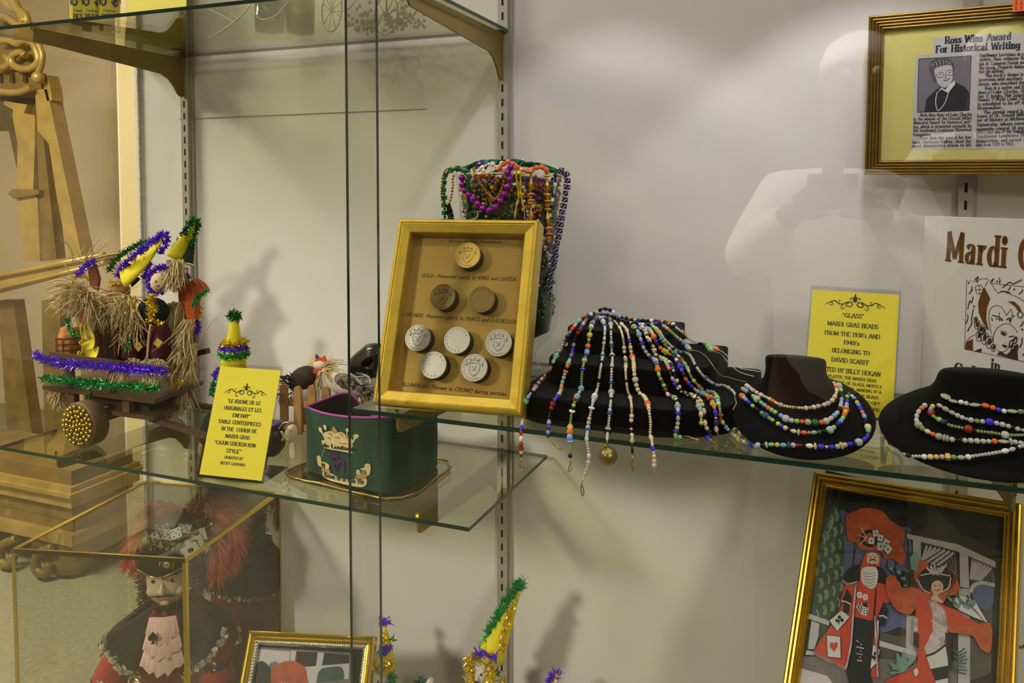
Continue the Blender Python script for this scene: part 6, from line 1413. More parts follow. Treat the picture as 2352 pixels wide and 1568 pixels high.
# yellow felt hand standing beside it
t = thing('felt_hand', 'yellow felt hand with two raised fingers beside the plaid shirt', 'felt hand', at(205, 835, y=-.262))
b = MB(); ol = [(178, 835), (177, 815), (181, 805), (186, 812), (188, 796), (181, 788), (184, 783), (188, 780), (184, 752), (187, 744), (193, 746), (199, 775), (203, 778), (206, 768), (196, 748), (199, 744), (205, 746), (217, 770), (218, 790), (214, 800), (222, 797), (228, 796), (226, 812), (218, 826), (208, 836)]
o2 = [(q.x, q.y) for q in catmull([(a, c_, 0) for a, c_ in ol], 3, True)]
cx_, cy_ = 202, 805; R_ = []
for k, dy in ((.86, 0), (1, .003), (1, .008), (.86, .011)): R_.append([at(cx_ + (x - cx_) * (.5 + .5 * k if k < 1 else 1), cy_ + (y - cy_) * (.97 if k < 1 else 1), y=-.266 + dy) for x, y in o2])
m_ = len(o2); b.add([p for r in R_ for p in r], [(i * m_ + j, i * m_ + (j + 1) % m_, (i + 1) * m_ + (j + 1) % m_, (i + 1) * m_ + j) for i in range(3) for j in range(m_)] + [list(range(m_)), [3 * m_ + j for j in range(m_)]], 0, True)
b.build('hand', M_yfelt, t); b = MB(); b.prism(ppl([(180, 724), (196, 722), (192, 738), (188, 746), (182, 738)], -.25), (0, .005, 0)); b.build('red_tip', M_red, t)
# second figure: reclining, long yellow hat
y2 = -.205
t = thing('raffia_figure', 'reclining raffia figure with a long yellow hat edged in purple tinsel', 'straw figure', at(260, 835, y=y2), grp)
b = MB(); b.ball(at(272, 668, y=y2), 1, 14, 0, (.024, .02, .02)); b.build('head', mat('straw_face', S(164, 126, 84), .9, var=.3, vscale=90), t)
b = MB(); raffia(b, at(268, 690, y=y2 - .022), (.045, .008, .012), (.1, -.5, -.35), .06, 190, 0, .9, .75, .0016, 71); raffia(b, at(300, 735, y=y2 - .02), (.02, .006, .012), (.3, -.2, -1), .055, 60, 0, .4, .4, .0017, 72); b.build('beard', M_raf, t)
b = MB(); b.ball(at(258, 782, y=y2), 1, 18, 0, (.04, .03, .052)); b.build('body', mat('brown_sacking', S(72, 46, 32), .95, var=.45, vscale=80, bump=.5, bscale=300), t)
b = MB(); cone(b, at(284, 634, y=y2 - .004), at(383, 533, y=y2 + .03), .031, flat=.32, bend=V((.004, 0, -.006))); b.build('hat', M_yfelt, t)
b = MB(); tinsel(b, ppl([(268, 632), (285, 608), (310, 585), (335, 566), (352, 552)], y2 - .006), .0115, 3200, 0, seed=73); tinsel(b, ppl([(352, 556), (362, 545), (378, 536), (384, 548), (376, 566), (366, 582)], y2 + .018), .0105, 3200, 0, seed=74); tinsel(b, ppl([(330, 640), (338, 620), (345, 600)], y2 + .012), .009, 2200, 0, seed=79); b.build('tinsel_edging', TI['P'], t)
b = MB(); tinsel(b, ppl([(252, 622), (262, 600), (285, 580), (310, 565), (335, 552)], y2 + .016), .0095, 2400, 0, seed=75); b.build('tinsel_edging', TI['g'], t)
b = MB(); cone(b, at(300, 645, y=y2), at(322, 640, y=y2 + .01), .012, flat=.5); b.build('hat_brim', M_dg, t)
b = MB(); tinsel(b, ppl([(250, 645), (262, 652), (275, 650)], y2 - .015), .009, 1400, 0, seed=76); tinsel(b, ppl([(300, 690), (308, 696), (304, 706)], y2 - .03), .006, 900, 0, seed=77); b.build('tinsel_trim', TI['Y'], t)
b = MB(); raffia(b, at(250, 760, y=y2 - .03), (.03, .005, .03), (.3, -.4, -.6), .04, 26, 0, .4, .7, .001, 78); b.build('loose_straw', mat('rust_straw', S(140, 84, 48), .8, var=.3), t)
# third figure: pale round face, maroon trousers
y3 = -.195
t = thing('raffia_figure', 'pale faced figure in maroon trousers with yellow patches, ringed in purple tinsel', 'straw figure', at(345, 840, y=y3), grp)
fc = at(364, 648, y=y3 - .012); b = MB(); b.ball(fc, 1, 18, 0, (.0165, .011, .0185), Matrix.Rotation(.35, 3, 'Y')); b.build('face', mat('pale_cloth_face', S(216, 190, 148), .8, var=.12, vscale=150), t)
b = MB()
for px, py, r_ in ((358, 646, .0018), (373, 642, .0018)): b.ball(at(px, py, y=y3 - .0235), r_, 8)
b.tube(catmull(ppl([(358, 662), (364, 666), (372, 660)], y3 - .0235), 4), .0009, 5); b.build('stitched_features', mat('dark_thread', S(70, 44, 50), .8), t)
b = MB(); b.ball(at(361, 656, y=y3 - .0232), .0022, 8); b.build('nose', mat('mauve_button', S(150, 90, 110), .6), t)
b = MB(); tinsel(b, ppl([(382, 612), (362, 616), (346, 628), (341, 648), (346, 665), (358, 672), (374, 668)], y3 - .012), .0095, 3400, 0, seed=81); b.build('tinsel_ruff', TI['P'], t)
b = MB(); cone(b, at(402, 596, y=y3 + .02), at(449, 505, y=y3 + .05), .02, flat=.5); b.build('hat', M_yfelt, t)
b = MB(); tinsel(b, ppl([(392, 588), (408, 562), (425, 535), (440, 510), (450, 503), (455, 520)], y3 + .03), .0105, 3000, 0, seed=82); tinsel(b, ppl([(455, 515), (447, 545), (437, 575), (428, 600)], y3 + .04), .0095, 2600, 0, seed=83); b.build('tinsel_edging', TI['g'], t)
b = MB(); cone(b, at(425, 605, y=y3 + .03), at(446, 545, y=y3 + .05), .014, flat=.5); b.build('hat_panel', M_dg, t)
b = MB(); raffia(b, at(402, 600, y=y3 + .006), (.012, .008, .004), (.2, -.3, -.9), .055, 130, 0, .35, .3, .0018, 84); b.build('hair', M_raf, t)
b = MB(); b.ball(at(352, 714, y=y3), 1, 18, 0, (.034, .022, .026)); b.build('jacket', M_dg, t)
b = MB(); tinsel(b, ppl([(352, 675), (345, 690), (352, 705), (346, 720), (352, 735)], y3 - .026), .0125, 3000, 0, seed=85); tinsel(b, ppl([(330, 742), (345, 738), (362, 742), (372, 745)], y3 - .022), .009, 2200, 0, seed=86); b.build('tinsel_collar', TI['Y'], t)
for x0, x1 in ((322, 306), (362, 366)):
    b = MB(); pts = ppl([(x0 + 4, 745), ((x0 + x1) / 2, 780), (x1, 822)], y3 - .015); b.tube(catmull(pts, 4), [.016, .0175, .019, .02, .021, .0215, .022, .0215, .02], 14); b.build('trouser_leg', M_mar, t)
for px, py, a in ((317, 796, 0), (362, 788, .2)):
    b = MB(); c = at(px, py, y=y3 - .0375); q = [V((.0105 * math.cos(k * PI / 2 + a), 0, .0095 * math.sin(k * PI / 2 + a))) for k in range(4)]; b.prism([c + p for p in q], (0, .003, 0)); b.build('patch', mat('mustard_patch', S(186, 160, 70), .9, var=.2, vscale=200), t)
b = MB(); b.tube(catmull(ppl([(346, 745), (342, 775), (338, 830)], y3 - .04), 4), .0022, 5); raffia(b, at(310, 825, y=y3 - .035), (.016, .004, .003), (0, -.2, -.6), .02, 30, 0, .2, .5, .0015, 87); raffia(b, at(360, 825, y=y3 - .035), (.012, .004, .003), (0, -.2, -.6), .02, 30, 0, .2, .5, .0015, 88); b.build('raffia_tie', M_raf, t)
# fourth figure: orange felt star with raffia skirts
y4 = -.15
t = thing('raffia_figure', 'orange felt star figure with thick raffia skirts at the near end of the wagon', 'straw figure', at(425, 870, y=y4), grp)
b = MB(); star = [(408, 652), (422, 645), (432, 650), (445, 640), (462, 652), (473, 668), (452, 684), (447, 702), (446, 735), (430, 736), (424, 716), (410, 690)]
b.prism(ppl(star, y4 - .016), (0, .012, 0)); b.build('felt_star', M_ofelt, t)
b = MB(); tinsel(b, ppl([(478, 668), (468, 672), (455, 682), (447, 694), (444, 704)], y4 - .018), .008, 2200, 0, seed=91); tinsel(b, ppl([(404, 650), (418, 648), (432, 642)], y4 - .018), .0095, 2200, 0, seed=92); b.build('tinsel_edging', TI['G'], t)
b = MB(); tinsel(b, ppl([(415, 632), (428, 632), (436, 636)], y4 - .012), .0085, 2800, 0, seed=93); tinsel(b, ppl([(452, 735), (456, 750), (452, 765)], y4), .009, 2800, 0, seed=94); b.build('tinsel_trim', TI['P'], t)
b = MB(); tinsel(b, ppl([(450, 700), (460, 712), (454, 730)], y4 + .004), .009, 2400, 0, seed=95); b.build('tinsel_trim', TI['Y'], t)
b = MB(); b.ball(at(425, 760, y=y4 + .01), 1, 14, 0, (.026, .02, .06)); b.build('body', mat('sackcloth_core', S(120, 98, 66), .95, var=.3), t)
b = MB(); raffia(b, at(405, 700, y=y4 - .02), (.014, .006, .006), (-.35, -.25, -1), .085, 150, 0, .3, .16, .0021, 96); b.build('raffia_sleeve', M_raf, t)
b = MB(); raffia(b, at(435, 740, y=y4 - .022), (.01, .006, .006), (-.25, -.3, -1), .085, 120, 0, .4, .2, .0021, 97); b.build('raffia_sleeve', M_raf, t)
b = MB(); raffia(b, at(440, 800, y=y4 - .024), (.012, .006, .01), (-.5, -.3, -.7), .075, 190, 0, .6, .3, .0021, 98); raffia(b, at(430, 815, y=y4 - .02), (.016, .008, .01), (0, -.3, -1), .045, 90, 0, .4, .25, .0021, 99); b.build('raffia_skirt', M_raf, t)
b = MB(); b.bar(at(440, 815, y=y4 + .03), at(478, 805, y=y4 + .03), .011); b.build('stick', M_wood, t)

# ---------------------------------------------------------------- costumed doll in a brass-edged glass case
BX = [V((-.7415, -.4145, 0)), V((-.440, -.3335, 0)), V((-.488, -.0265, 0)), V((-.7875, -.0845, 0))]   # front-left, front-right, back-right, back-left
bz0, bz1 = .4205, .885
t = thing('doll_case', 'brass edged glass display case holding the red costumed doll', 'display case', (-.61, -.21, bz0))
cen_ = sum(BX, V()) / 4
P0 = [V((p.x, p.y, bz0)) for p in BX]; P1 = [V((p.x, p.y, bz1)) for p in BX]
def edge_bar(a, c):
    b = MB(); m = ((a + c) / 2 - V((cen_.x, cen_.y, (bz0 + bz1) / 2))); d = (c - a).normalized(); m = (m - d * m.dot(d)).normalized(); s = d.cross(m)
    # L-shaped brass came with a shallow groove
    w_, th = .0068, .0012
    prof = [(0, 0), (-w_, 0), (-w_, -th), (-th * 1.2, -th * 1.2), (-th, -w_), (0, -w_)]
    ex = (m + s).normalized(); ey = (m - s).normalized()
    pts = [a + ex * (x + .002) + ey * (y + .002) for x, y in prof]
    b.prism(pts, c - a); b.build('brass_edge', M_brassline, t)
for i in range(4):
    j = (i + 1) % 4
    edge_bar(P1[i], P1[j]); edge_bar(P0[i], P1[i]); edge_bar(P0[i], P0[j])
CG = glass('case_glass', (.965, .97, .95, 1), ior=1.36)
for k, (i, j) in enumerate(((0, 1), (1, 2), (3, 0))):
    b = MB(); n_ = (P0[j] - P0[i]).cross(V((0, 0, 1))).normalized(); b.prism([P0[i], P0[j], P1[j], P1[i]], -n_ * .002); b.build('glass_panel', CG, t)
b = MB(); b.prism([p - V((0, 0, .002)) for p in P1], (0, 0, .002)); b.build('glass_panel', CG, t)
b = MB(); n_ = (P0[3] - P0[2]).cross(V((0, 0, 1))).normalized(); b.prism([P0[2], P0[3], P1[3], P1[2]], -n_ * .003); b.build('mirror_back', mat('mirror_silvering', S(214, 210, 200), .02, 1.0), t)
b = MB(); b.prism([p + V((0, 0, .0)) for p in P0], (0, 0, .008)); b.build('base', M_wood, t)

dh = at(389, 1321, y=-.2); an = math.radians(30); fr = Fr(dh, (math.cos(an), math.sin(an), 0), (0, 0, 1)); fr.k = 1.1; lc = locs(fr)
def D(px, py, c=0.0):
    a, b_ = lc(px, py); return fr(a, b_, c)
M_redv = mat('red_velvet', S(158, 24, 16), .8, var=.12, vscale=25, bump=.2, bscale=700, sheen=.3); M_blk = mat('black_costume_velvet', S(20, 17, 15), .85, bump=.2, bscale=700)
M_seq = mat('gold_sequin', S(214, 192, 128), .14, .9, var=.2, vscale=400); M_sseq = mat('silver_sequin', S(226, 222, 206), .22, .7, var=.25, vscale=400)
M_plume = mat('red_ostrich_plume', S(222, 98, 70), .75, var=.2, vscale=60); M_por = mat('porcelain_skin', S(226, 196, 166), .3, var=.03, coat=.3)
def sequins(b, pts, n, r=.0032, mi=0, seed=1, sp=.004):
    rr = random.Random(seed); c = resample(catmull(pts, 5), .003)
    for k in range(n):
        p = c[rr.randrange(len(c))] + V((rr.uniform(-sp, sp), rr.uniform(-sp, sp), rr.uniform(-sp, sp)))
        nn = (fr.n + V((rr.gauss(0, .5), rr.gauss(0, .5), rr.gauss(0, .5)))).normalized(); u = nn.cross(V((.3, .5, .8))).normalized(); v = nn.cross(u); r_ = r * rr.uniform(.6, 1.1)
        b.add([p + (u * math.cos(q * PI / 3) + v * math.sin(q * PI / 3)) * r_ for q in range(6)], [(0, 1, 2, 3, 4, 5)], mi)
t = thing('costumed_doll', 'moustached porcelain doll in red coat and jewelled plumed hat inside the glass case', 'doll', (dh.x, dh.y, bz0 + .009))
# coat: lofted torso, sleeves
def ell_loft(b, secs, mi=0, seg=24):
    vs = []
    for (a, z, c, rx, rc) in secs:
        for k in range(seg):
            q = 2 * PI * k / seg; vs.append(fr(a + rx * math.cos(q), z, c + rc * math.sin(q)))
    n = len(secs); b.add(vs, [(i * seg + j, i * seg + (j + 1) % seg, (i + 1) * seg + (j + 1) % seg, (i + 1) * seg + j) for i in range(n - 1) for j in range(seg)] + [[j for j in range(seg)][::-1], [(n - 1) * seg + j for j in range(seg)]], mi, True)
zb_ = (bz0 + .009 - dh.z) / fr.k
b = MB(); ell_loft(b, [(.0, zb_, -.015, .10, .085), (.0, zb_ + .08, -.015, .092, .075), (0, -.20, -.015, .074, .058), (0, -.13, -.015, .066, .05), (0, -.09, -.012, .06, .042), (0, -.065, -.01, .035, .03), (0, -.045, -.008, .022, .02)]); b.build('coat', M_redv, t)
for s_, pts, nm in ((-1, [(330, 1435), (298, 1480), (272, 1520), (252, 1575)], 'l'), (1, [(455, 1435), (488, 1475), (500, 1515), (508, 1545)], 'r')):
    b = MB(); q = [D(x, y, .004 + k * .008) for k, (x, y) in enumerate(pts)]; b.tube(catmull(q, 4), [.026 + .0006 * k for k in range(13)], 14); b.build('sleeve', M_redv, t)
b = MB(); q = D(508, 1575, .035); b.ball(q, 1, 12, 0, (.013, .012, .02))
for k in range(4): b.tube([q + fr.u * (-.008 + k * .005) + V((0, 0, -.012)), q + fr.u * (-.009 + k * .006) + fr.n * .006 + V((0, 0, -.028)), q + fr.u * (-.008 + k * .006) + fr.n * .012 + V((0, 0, -.036))], [.0042, .0038, .0028], 8)
b.tube([q + fr.u * -.01, q + fr.u * -.018 + fr.n * .006 + V((0, 0, -.014)), q + fr.u * -.018 + fr.n * .01 + V((0, 0, -.022))], [.0042, .004, .003], 8); b.build('hand', M_por, t)
b = MB(); sequins(b, [D(498, 1480, .034), D(508, 1500, .036), D(500, 1525, .04), D(515, 1545, .042)], 110, .0034, 0, 3, .011); b.build('cuff_sequin', M_sseq, t)
b = MB(); b.tube([D(500, 1500, .02), D(506, 1545, .026)], .029, 14); b.build('cuff', M_blk, t)
b = MB(); sequins(b, [D(262, 1530, .06), D(256, 1550, .06), D(250, 1570, .06)], 60, .0034, 0, 4, .01); b.build('cuff_sequin', M_sseq, t)
b = MB(); b.tube([D(258, 1540, .026), D(248, 1580, .03)], .028, 14); b.build('cuff', M_blk, t)
# head with face
b = MB(); ell_loft(b, [(0, -.046, -.002, .006, .008), (0, -.042, .002, .018, .02), (0, -.030, .003, .029, .031), (0, -.012, .002, .036, .037), (0, .008, .0, .0375, .039), (0, .03, -.004, .034, .036), (0, .048, -.008, .022, .024), (0, .056, -.009, .006, .008)], 0, 28)
b.tube(catmull([fr(-.001, .012, .036), fr(-.0012, 0, .0405), fr(-.0012, -.008, .0445), fr(-.0012, -.011, .040)], 4), [.0026, .0028, .003, .0034, .0038, .0042, .0046, .0052, .0056, .0052, .0046, .004, .003], 10)
for s_ in (-1, 1): b.ball(fr(s_ * .006 - .001, -.0105, .038), .0034, 8); b.ball(fr(s_ * .021, -.014, .022), 1, 12, 0, (.012, .012, .012)); b.ball(fr(s_ * .037, -.002, -.004), 1, 10, 0, (.004, .007, .011))
b.ball(fr(0, -.032, .028), 1, 12, 0, (.011, .009, .009)); head = b.build('head', M_por, t)
for s_ in (-1, 1):
    b = MB(); b.ball(fr(s_ * .0155, .0085, .0325), 1, 12, 0, (.0062, .0045, .0048)); b.build('eye', mat('eye_white', S(222, 216, 206), .15), t)
    b = MB(); b.ball(fr(s_ * .0155 - .0008, .0082, .0365), 1, 12, 0, (.0036, .0016, .0038), Matrix((fr.u, fr.n, V((0, 0, 1)))).transposed()); b.build('iris', mat('dark_iris', S(38, 26, 20), .1), t)
    b = MB(); b.tube(catmull([fr(s_ * .009, .016, .037), fr(s_ * .016, .0185, .036), fr(s_ * .024, .015, .031)], 4), .0009, 6); b.build('eyebrow', mat('painted_brown', S(60, 40, 30), .6), t)
    b = MB(); b.tube(catmull([fr(s_ * .001, -.0165, .0405), fr(s_ * .009, -.0165, .0395), fr(s_ * .016, -.019, .0355), fr(s_ * .021, -.0185, .033)], 4), [.0012, .0016, .002, .002, .002, .0019, .0018, .0017, .0015, .0013, .001, .0008, .0005], 6); b.build('moustache', mat('painted_black', S(30, 24, 22), .5), t)
b = MB(); b.tube(catmull([fr(-.009, -.0225, .0375), fr(-.003, -.0215, .0400), fr(.003, -.0215, .0400), fr(.009, -.0225, .0375)], 4), .0016, 6); b.build('lips', mat('painted_lips', S(186, 104, 90), .4), t)
b = MB()
for s_ in (-1, 1): b.prism([fr(s_ * .001, -.034, .034), fr(s_ * .009, -.036, .034), fr(s_ * .0155, -.030, .033), fr(s_ * .017, -.043, .028), fr(s_ * .009, -.052, .026), fr(s_ * .001, -.044, .03)], fr.n * .005)
b.build('goatee', MATS['painted_black'], t)
b = MB(); rr = random.Random(12)
for s_ in (-1, 1):
    for k in range(170):
        q = fr(s_ * rr.uniform(.034, .052), rr.uniform(-.05, .035), rr.uniform(-.03, .012)); r_ = rr.uniform(.003, .006); a0 = rr.uniform(0, 6)
        b.tube([q + (fr.u * math.cos(a0 + m * .9) + fr.n * math.sin(a0 + m * .9)) * r_ + V((0, 0, -m * .0016)) for m in range(8)], .0009, 4)
b.build('curled_wig', mat('dark_red_curls', S(70, 20, 16), .7, var=.3, vscale=150), t)
# cape collar
b = MB(); L_ = [(-.02, -.042, .026), (-.05, -.062, .03), (-.095, -.085, .03), (-.098, -.098, .034), (-.072, -.128, .046), (-.05, -.142, .05), (-.042, -.11, .046), (-.03, -.075, .04)]
for s_ in (-1, 1):
    fs = [fr(s_ * x, y, c) for x, y, c in L_]; bs = [fr(s_ * x, y + .004, c - .006) for x, y, c in L_]; n_ = len(fs)
    b.add(fs + bs, [list(range(n_)), [n_ + k for k in range(n_)]] + [(k, (k + 1) % n_, n_ + (k + 1) % n_, n_ + k) for k in range(n_)])
# the back of the cape, a half cone over the shoulders
vs = []; seg = 20
for rx, rc, z in ((.024, .022, -.04), (.06, .05, -.062), (.1, .072, -.092), (.112, .082, -.125)):
    for k in range(seg + 1):
        q = PI + PI * k / seg; q = PI - .25 + (PI + .5) * k / seg
        vs.append(fr(rx * math.cos(q), z, -.006 + rc * math.sin(q)))
b.add(vs, [(i * (seg + 1) + j, i * (seg + 1) + j + 1, (i + 1) * (seg + 1) + j + 1, (i + 1) * (seg + 1) + j) for i in range(3) for j in range(seg)], 0, True); b.build('cape', M_blk, t)
b = MB()
for s_ in (-1, 1): sequins(b, [fr(s_ * x, y, c + .002) for x, y, c in L_[2:6]], 90, .0048, 0, 5 + s_, .0045)
sequins(b, [fr(.112 * math.cos(PI - .25 + (PI + .5) * k / 10), -.127, -.006 + .082 * math.sin(PI - .25 + (PI + .5) * k / 10)) for k in range(11)], 160, .0048, 0, 9, .005); b.build('cape_sequin', M_sseq, t)
b = MB()
for s_ in (-1, 1): sequins(b, [fr(s_ * .042, -.135, .052), fr(s_ * .034, -.17, .056), fr(s_ * .03, -.2, .06), fr(s_ * .026, -.24, .062)], 130, .0045, 0, 15 + s_, .006)
b.build('lapel_sequin', M_seq, t)
b = MB(); b.prism([fr(-.026, -.05, .04), fr(.026, -.05, .04), fr(.03, -.25, .055), fr(-.03, -.25, .055)], fr.n * .003); b.build('waistcoat', mat('dark_red_satin', S(112, 20, 18), .35), t)
for k, (w_, y_) in enumerate(((.027, -.076), (.032, -.1), (.036, -.126))):
    b = MB(); pts = [fr(-w_ + 2 * w_ * m / 12, y_ - .016 * math.sin(PI * m / 12) + .004 * math.sin(m * 2.1), .048 + .008 * math.sin(PI * m / 12) + k * .003 + .003 * math.sin(m * 2.6)) for m in range(13)]
    tops = [fr((-w_ + 2 * w_ * m / 12) * .8, y_ + .026, .044 + .006 * math.sin(PI * m / 12) + k * .002) for m in range(13)]
    b.add(pts + tops + [p - fr.n * .005 for p in tops], [(m, m + 1, 13 + m + 1, 13 + m) for m in range(12)] + [(13 + m, 14 + m, 27 + m, 26 + m) for m in range(12)], 0, True); b.build('jabot_ruffle', mat('pale_pink_crepe', S(222, 182, 172), .8, var=.05), t)
b = MB(); sp_f = fr.sub(-.012, -.077, .0585); b.prism([sp_f(0, .012), sp_f(.009, .0), sp_f(.006, -.006), sp_f(.0015, -.004), sp_f(.003, -.012), sp_f(-.003, -.012), sp_f(-.0015, -.004), sp_f(-.006, -.006), sp_f(-.009, 0)], fr.n * .0015); b.build('spade_pin', mat('black_enamel', S(16, 15, 15), .2), t)
# jewelled hat
b = MB(); ell_loft(b, [(0, .022, .008, .045, .04), (0, .026, .012, .047, .042), (0, .05, .002, .046, .04), (0, .056, 0, .042, .036)]); b.build('hat_band', M_blk, t)
b = MB(); b.tube(catmull([fr(-.045, .03, .03), fr(-.02, .026, .05), fr(0, .023, .056), fr(.02, .028, .05), fr(.045, .034, .03)], 4), .0018, 6); b.build('braid', M_brassline, t)
b = MB(); ell_loft(b, [(.002, .048, 0, .046, .03), (.006, .066, -.002, .056, .03), (.012, .082, -.005, .06, .026), (.016, .096, -.01, .05, .02), (.018, .105, -.013, .022, .01)]); b.build('crown', mat('dark_gold_brocade', S(96, 84, 62), .4, .5, var=.4, vscale=120), t)
b = MB(); rr = random.Random(8)
for k in range(420):
    q = rr.uniform(.1, PI - .1); z = rr.uniform(.05, .102); w_ = .058; p = fr(.012 + w_ * math.cos(q) * (1.03 if z < .088 else .88), z, -.004 + .034 * math.sin(q) * (1 if z < .08 else .8)); nn = (p - fr(.012, z, -.01)).normalized(); nn = (nn + V((rr.gauss(0, .35), rr.gauss(0, .35), rr.gauss(0, .35)))).normalized(); u = nn.cross(V((.1, .2, .9))).normalized(); v = nn.cross(u); r_ = rr.uniform(.002, .0045)
    b.add([p + (u * math.cos(m * PI / 3) + v * math.sin(m * PI / 3)) * r_ for m in range(6)], [(0, 1, 2, 3, 4, 5)], 0 if rr.random() < .55 else 1)
b.build('crown_sequin', [M_sseq, M_seq], t)
for k, (px, py, s_, ro) in enumerate(((398, 1212, .0115, .3), (420, 1208, .0125, -.35), (438, 1196, .012, .2))):
    b = MB(); c = D(px, py, .03); R_ = Matrix((fr.u, fr.n, V((0, 0, 1)))).transposed() @ Matrix.Rotation(ro, 3, 'Y') @ Matrix.Rotation(.5, 3, 'X'); b.box(c, (s_ * 1.5, s_ * 1.5, s_ * 1.5), 0, R_)
    for qx, qz in ((-.4, -.4), (.4, .4), (0, 0), (-.4, .4), (.4, -.4)): b.ball(c + R_ @ V((qx * s_, s_ * .76, qz * s_)), .0013, 6, 1); b.ball(c + R_ @ V((qx * s_, qz * s_, s_ * .76)), .0013, 6, 1)
    b.build('die', [mat('white_die', S(222, 216, 206), .3), MATS['black_enamel']], t)
for k, (px, py, ro) in enumerate(((448, 1245, -.5), (456, 1228, -.35), (462, 1214, -.25))):
    b = MB(); c = D(px, py, .03 - k * .002); f4 = Fr(c, fr.u * math.cos(ro) - V((0, 0, 1)) * math.sin(ro), fr.u * math.sin(ro) + V((0, 0, 1)) * math.cos(ro))
    b.prism([f4(-.016, -.011), f4(.016, -.011), f4(.016, .011), f4(-.016, .011)], f4.n * .001); disc(b, f4, 0, 0, .006, .0045, .0012, 1 if k == 0 else 2); b.build('playing_card', [MATS['white_die'], MATS['black_enamel'], mat('card_red', S(170, 30, 26), .5)], t)
b = MB(); c = D(400, 1268, .046); b.ball(c, 1, 14, 0, (.009, .006, .009)); b.tube([c + (fr.u * math.cos(a) + V((0, 0, 1)) * math.sin(a)) * .0125 for a in [k * .524 for k in range(12)]], .0018, 6, closed=True); b.build('brooch', mat('pearl_and_gold', S(214, 190, 140), .15, .7), t)
# ostrich plumes
def PLP(px, py, c):
    p = D(px, py, c)
    return p if p.z < .868 else at(px, py, z=.868)
def in_case(p, m=.006):
    """pressed back against the glass where a barb would poke through"""
    q = V(p); q.z = min(q.z, bz1 - .008)
    for i in range(4):
        a, c = BX[i], BX[(i + 1) % 4]; n_ = V((-(c.y - a.y), c.x - a.x, 0)).normalized(); d = V((q.x - a.x, q.y - a.y, 0)).dot(n_)
        if d < m: q += n_ * (m - d)
    return q
def plume(b, pts, wid, n, seed, droop=.5):
    rr = random.Random(seed); c = catmull(pts, 6); b.tube(c, [.0016 * (1 - k / len(c)) + .0004 for k in range(len(c))], 5)
    for k in range(n):
        i = int(rr.random() ** .8 * (len(c) - 2)); tn = (c[i + 1] - c[i]).normalized(); p = c[i].lerp(c[i + 1], rr.random())
        sd = tn.cross(fr.n).normalized() * rr.choice((-1, 1)); v = (sd * .8 + tn * .8 + fr.n * rr.gauss(0, .45) + V((rr.gauss(0, .15), rr.gauss(0, .15), rr.gauss(0, .15)))).normalized(); L_ = wid * rr.uniform(.55, 1.15) * (.55 + .45 * math.sin(PI * min(1, (i + 3) / len(c)))); ps = [p]
        for m in range(5): v = (v + V((0, 0, -droop * .24)) + V((rr.gauss(0, .08), rr.gauss(0, .08), rr.gauss(0, .08)))).normalized(); p = p + v * L_ / 5; ps.append(p)
        b.tube(ps, [.0009, .001, .001, .0009, .0007, .0003], 3, flat=.5)
for k, (pts, wd, n) in enumerate((([(425, 1200, -.02), (390, 1165, -.02), (345, 1170, -.01), (310, 1195, .0)], .04, 420), ([(380, 1230, -.02), (340, 1210, 0), (312, 1250, .01), (300, 1300, .012)], .045, 420), ([(365, 1265, -.01), (335, 1275, .005), (318, 1305, .01)], .04, 240),
        ([(440, 1190, -.03), (470, 1150, -.03), (515, 1150, -.02), (540, 1200, -.01)], .055, 520), ([(465, 1210, -.02), (500, 1180, -.01), (535, 1230, .0), (530, 1310, .008)], .055, 620), ([(470, 1230, -.02), (495, 1230, 0), (505, 1280, .01), (500, 1330, .014)], .045, 480), ([(430, 1190, -.04), (450, 1150, -.06), (480, 1160, -.085), (500, 1220, -.1)], .05, 420), ([(420, 1200, -.05), (400, 1180, -.07), (380, 1230, -.09)], .05, 320))):
    b = MB(); plume(b, [PLP(x, y, c) for x, y, c in pts], wd, n, 70 + k, .9); b.v = [in_case(p) for p in b.v]; b.build('plume', M_plume, t)

# the whole doll stands clear of the panes
for o in [c for c in bpy.data.objects if c.parent == t]:
    off = PM[t.name].translation
    for v in o.data.vertices: v.co = in_case(v.co + off) - off
# ---------------------------------------------------------------- tinsel jesters on the case floor
def jester(label, y, hat, hat_r, bend, tips, rings, face, extra=None, robe='dark_green_felt'):
    p0, p1 = hat; t = thing('tinsel_jester', label, 'doll', at(face[0], face[1], y=y), 'tinsel jester dolls on the case floor')
    b = MB(); cone(b, at(*p0, y=y), at(*p1, y=y), hat_r, bend=bend); b.build('hat', M_yfelt, t)
    for k, (pts, cc, r_, dn, dy) in enumerate(tips):
        b = MB(); tinsel(b, ppl(pts, y + dy), r_, dn, 0, seed=200 + k + int(p0[0])); b.build('tinsel_trim', TI[cc], t)
    f_ = at(face[0], face[1], y=y); r = face[2]
    b = MB(); b.ball(f_, 1, 18, 0, (r * .85, r * .8, r)); b.tube([f_ + V((.001, -r * .72, r * .2)), f_ + V((.001, -r * .95, -r * .12)), f_ + V((.001, -r * .74, -r * .2))], [.002, .0034, .0028], 8); b.build('face', mat('white_mask_face', S(222, 214, 200), .5, var=.05), t)
    b = MB()
    for s_ in (-1, 1): b.ball(f_ + V((s_ * r * .32, -r * .72, r * .18)), .0022, 8)
    b.tube([f_ + V((-.004, -r * .76, -r * .42)), f_ + V((.005, -r * .76, -r * .42))], .001, 5); b.build('painted_feature', mat('painted_black', S(30, 24, 22), .5), t)
    b = MB(); b.lathe([(.055, 0), (.05, .05), (.038, f_.z - LA + .585 - .44 if False else max(.08, f_.z - .4205 - .05)), (.012, max(.1, f_.z - .4205 - r * .7))], 20, V((f_.x, f_.y, .4205))); b.build('robe', MATS[robe], t)
    return t
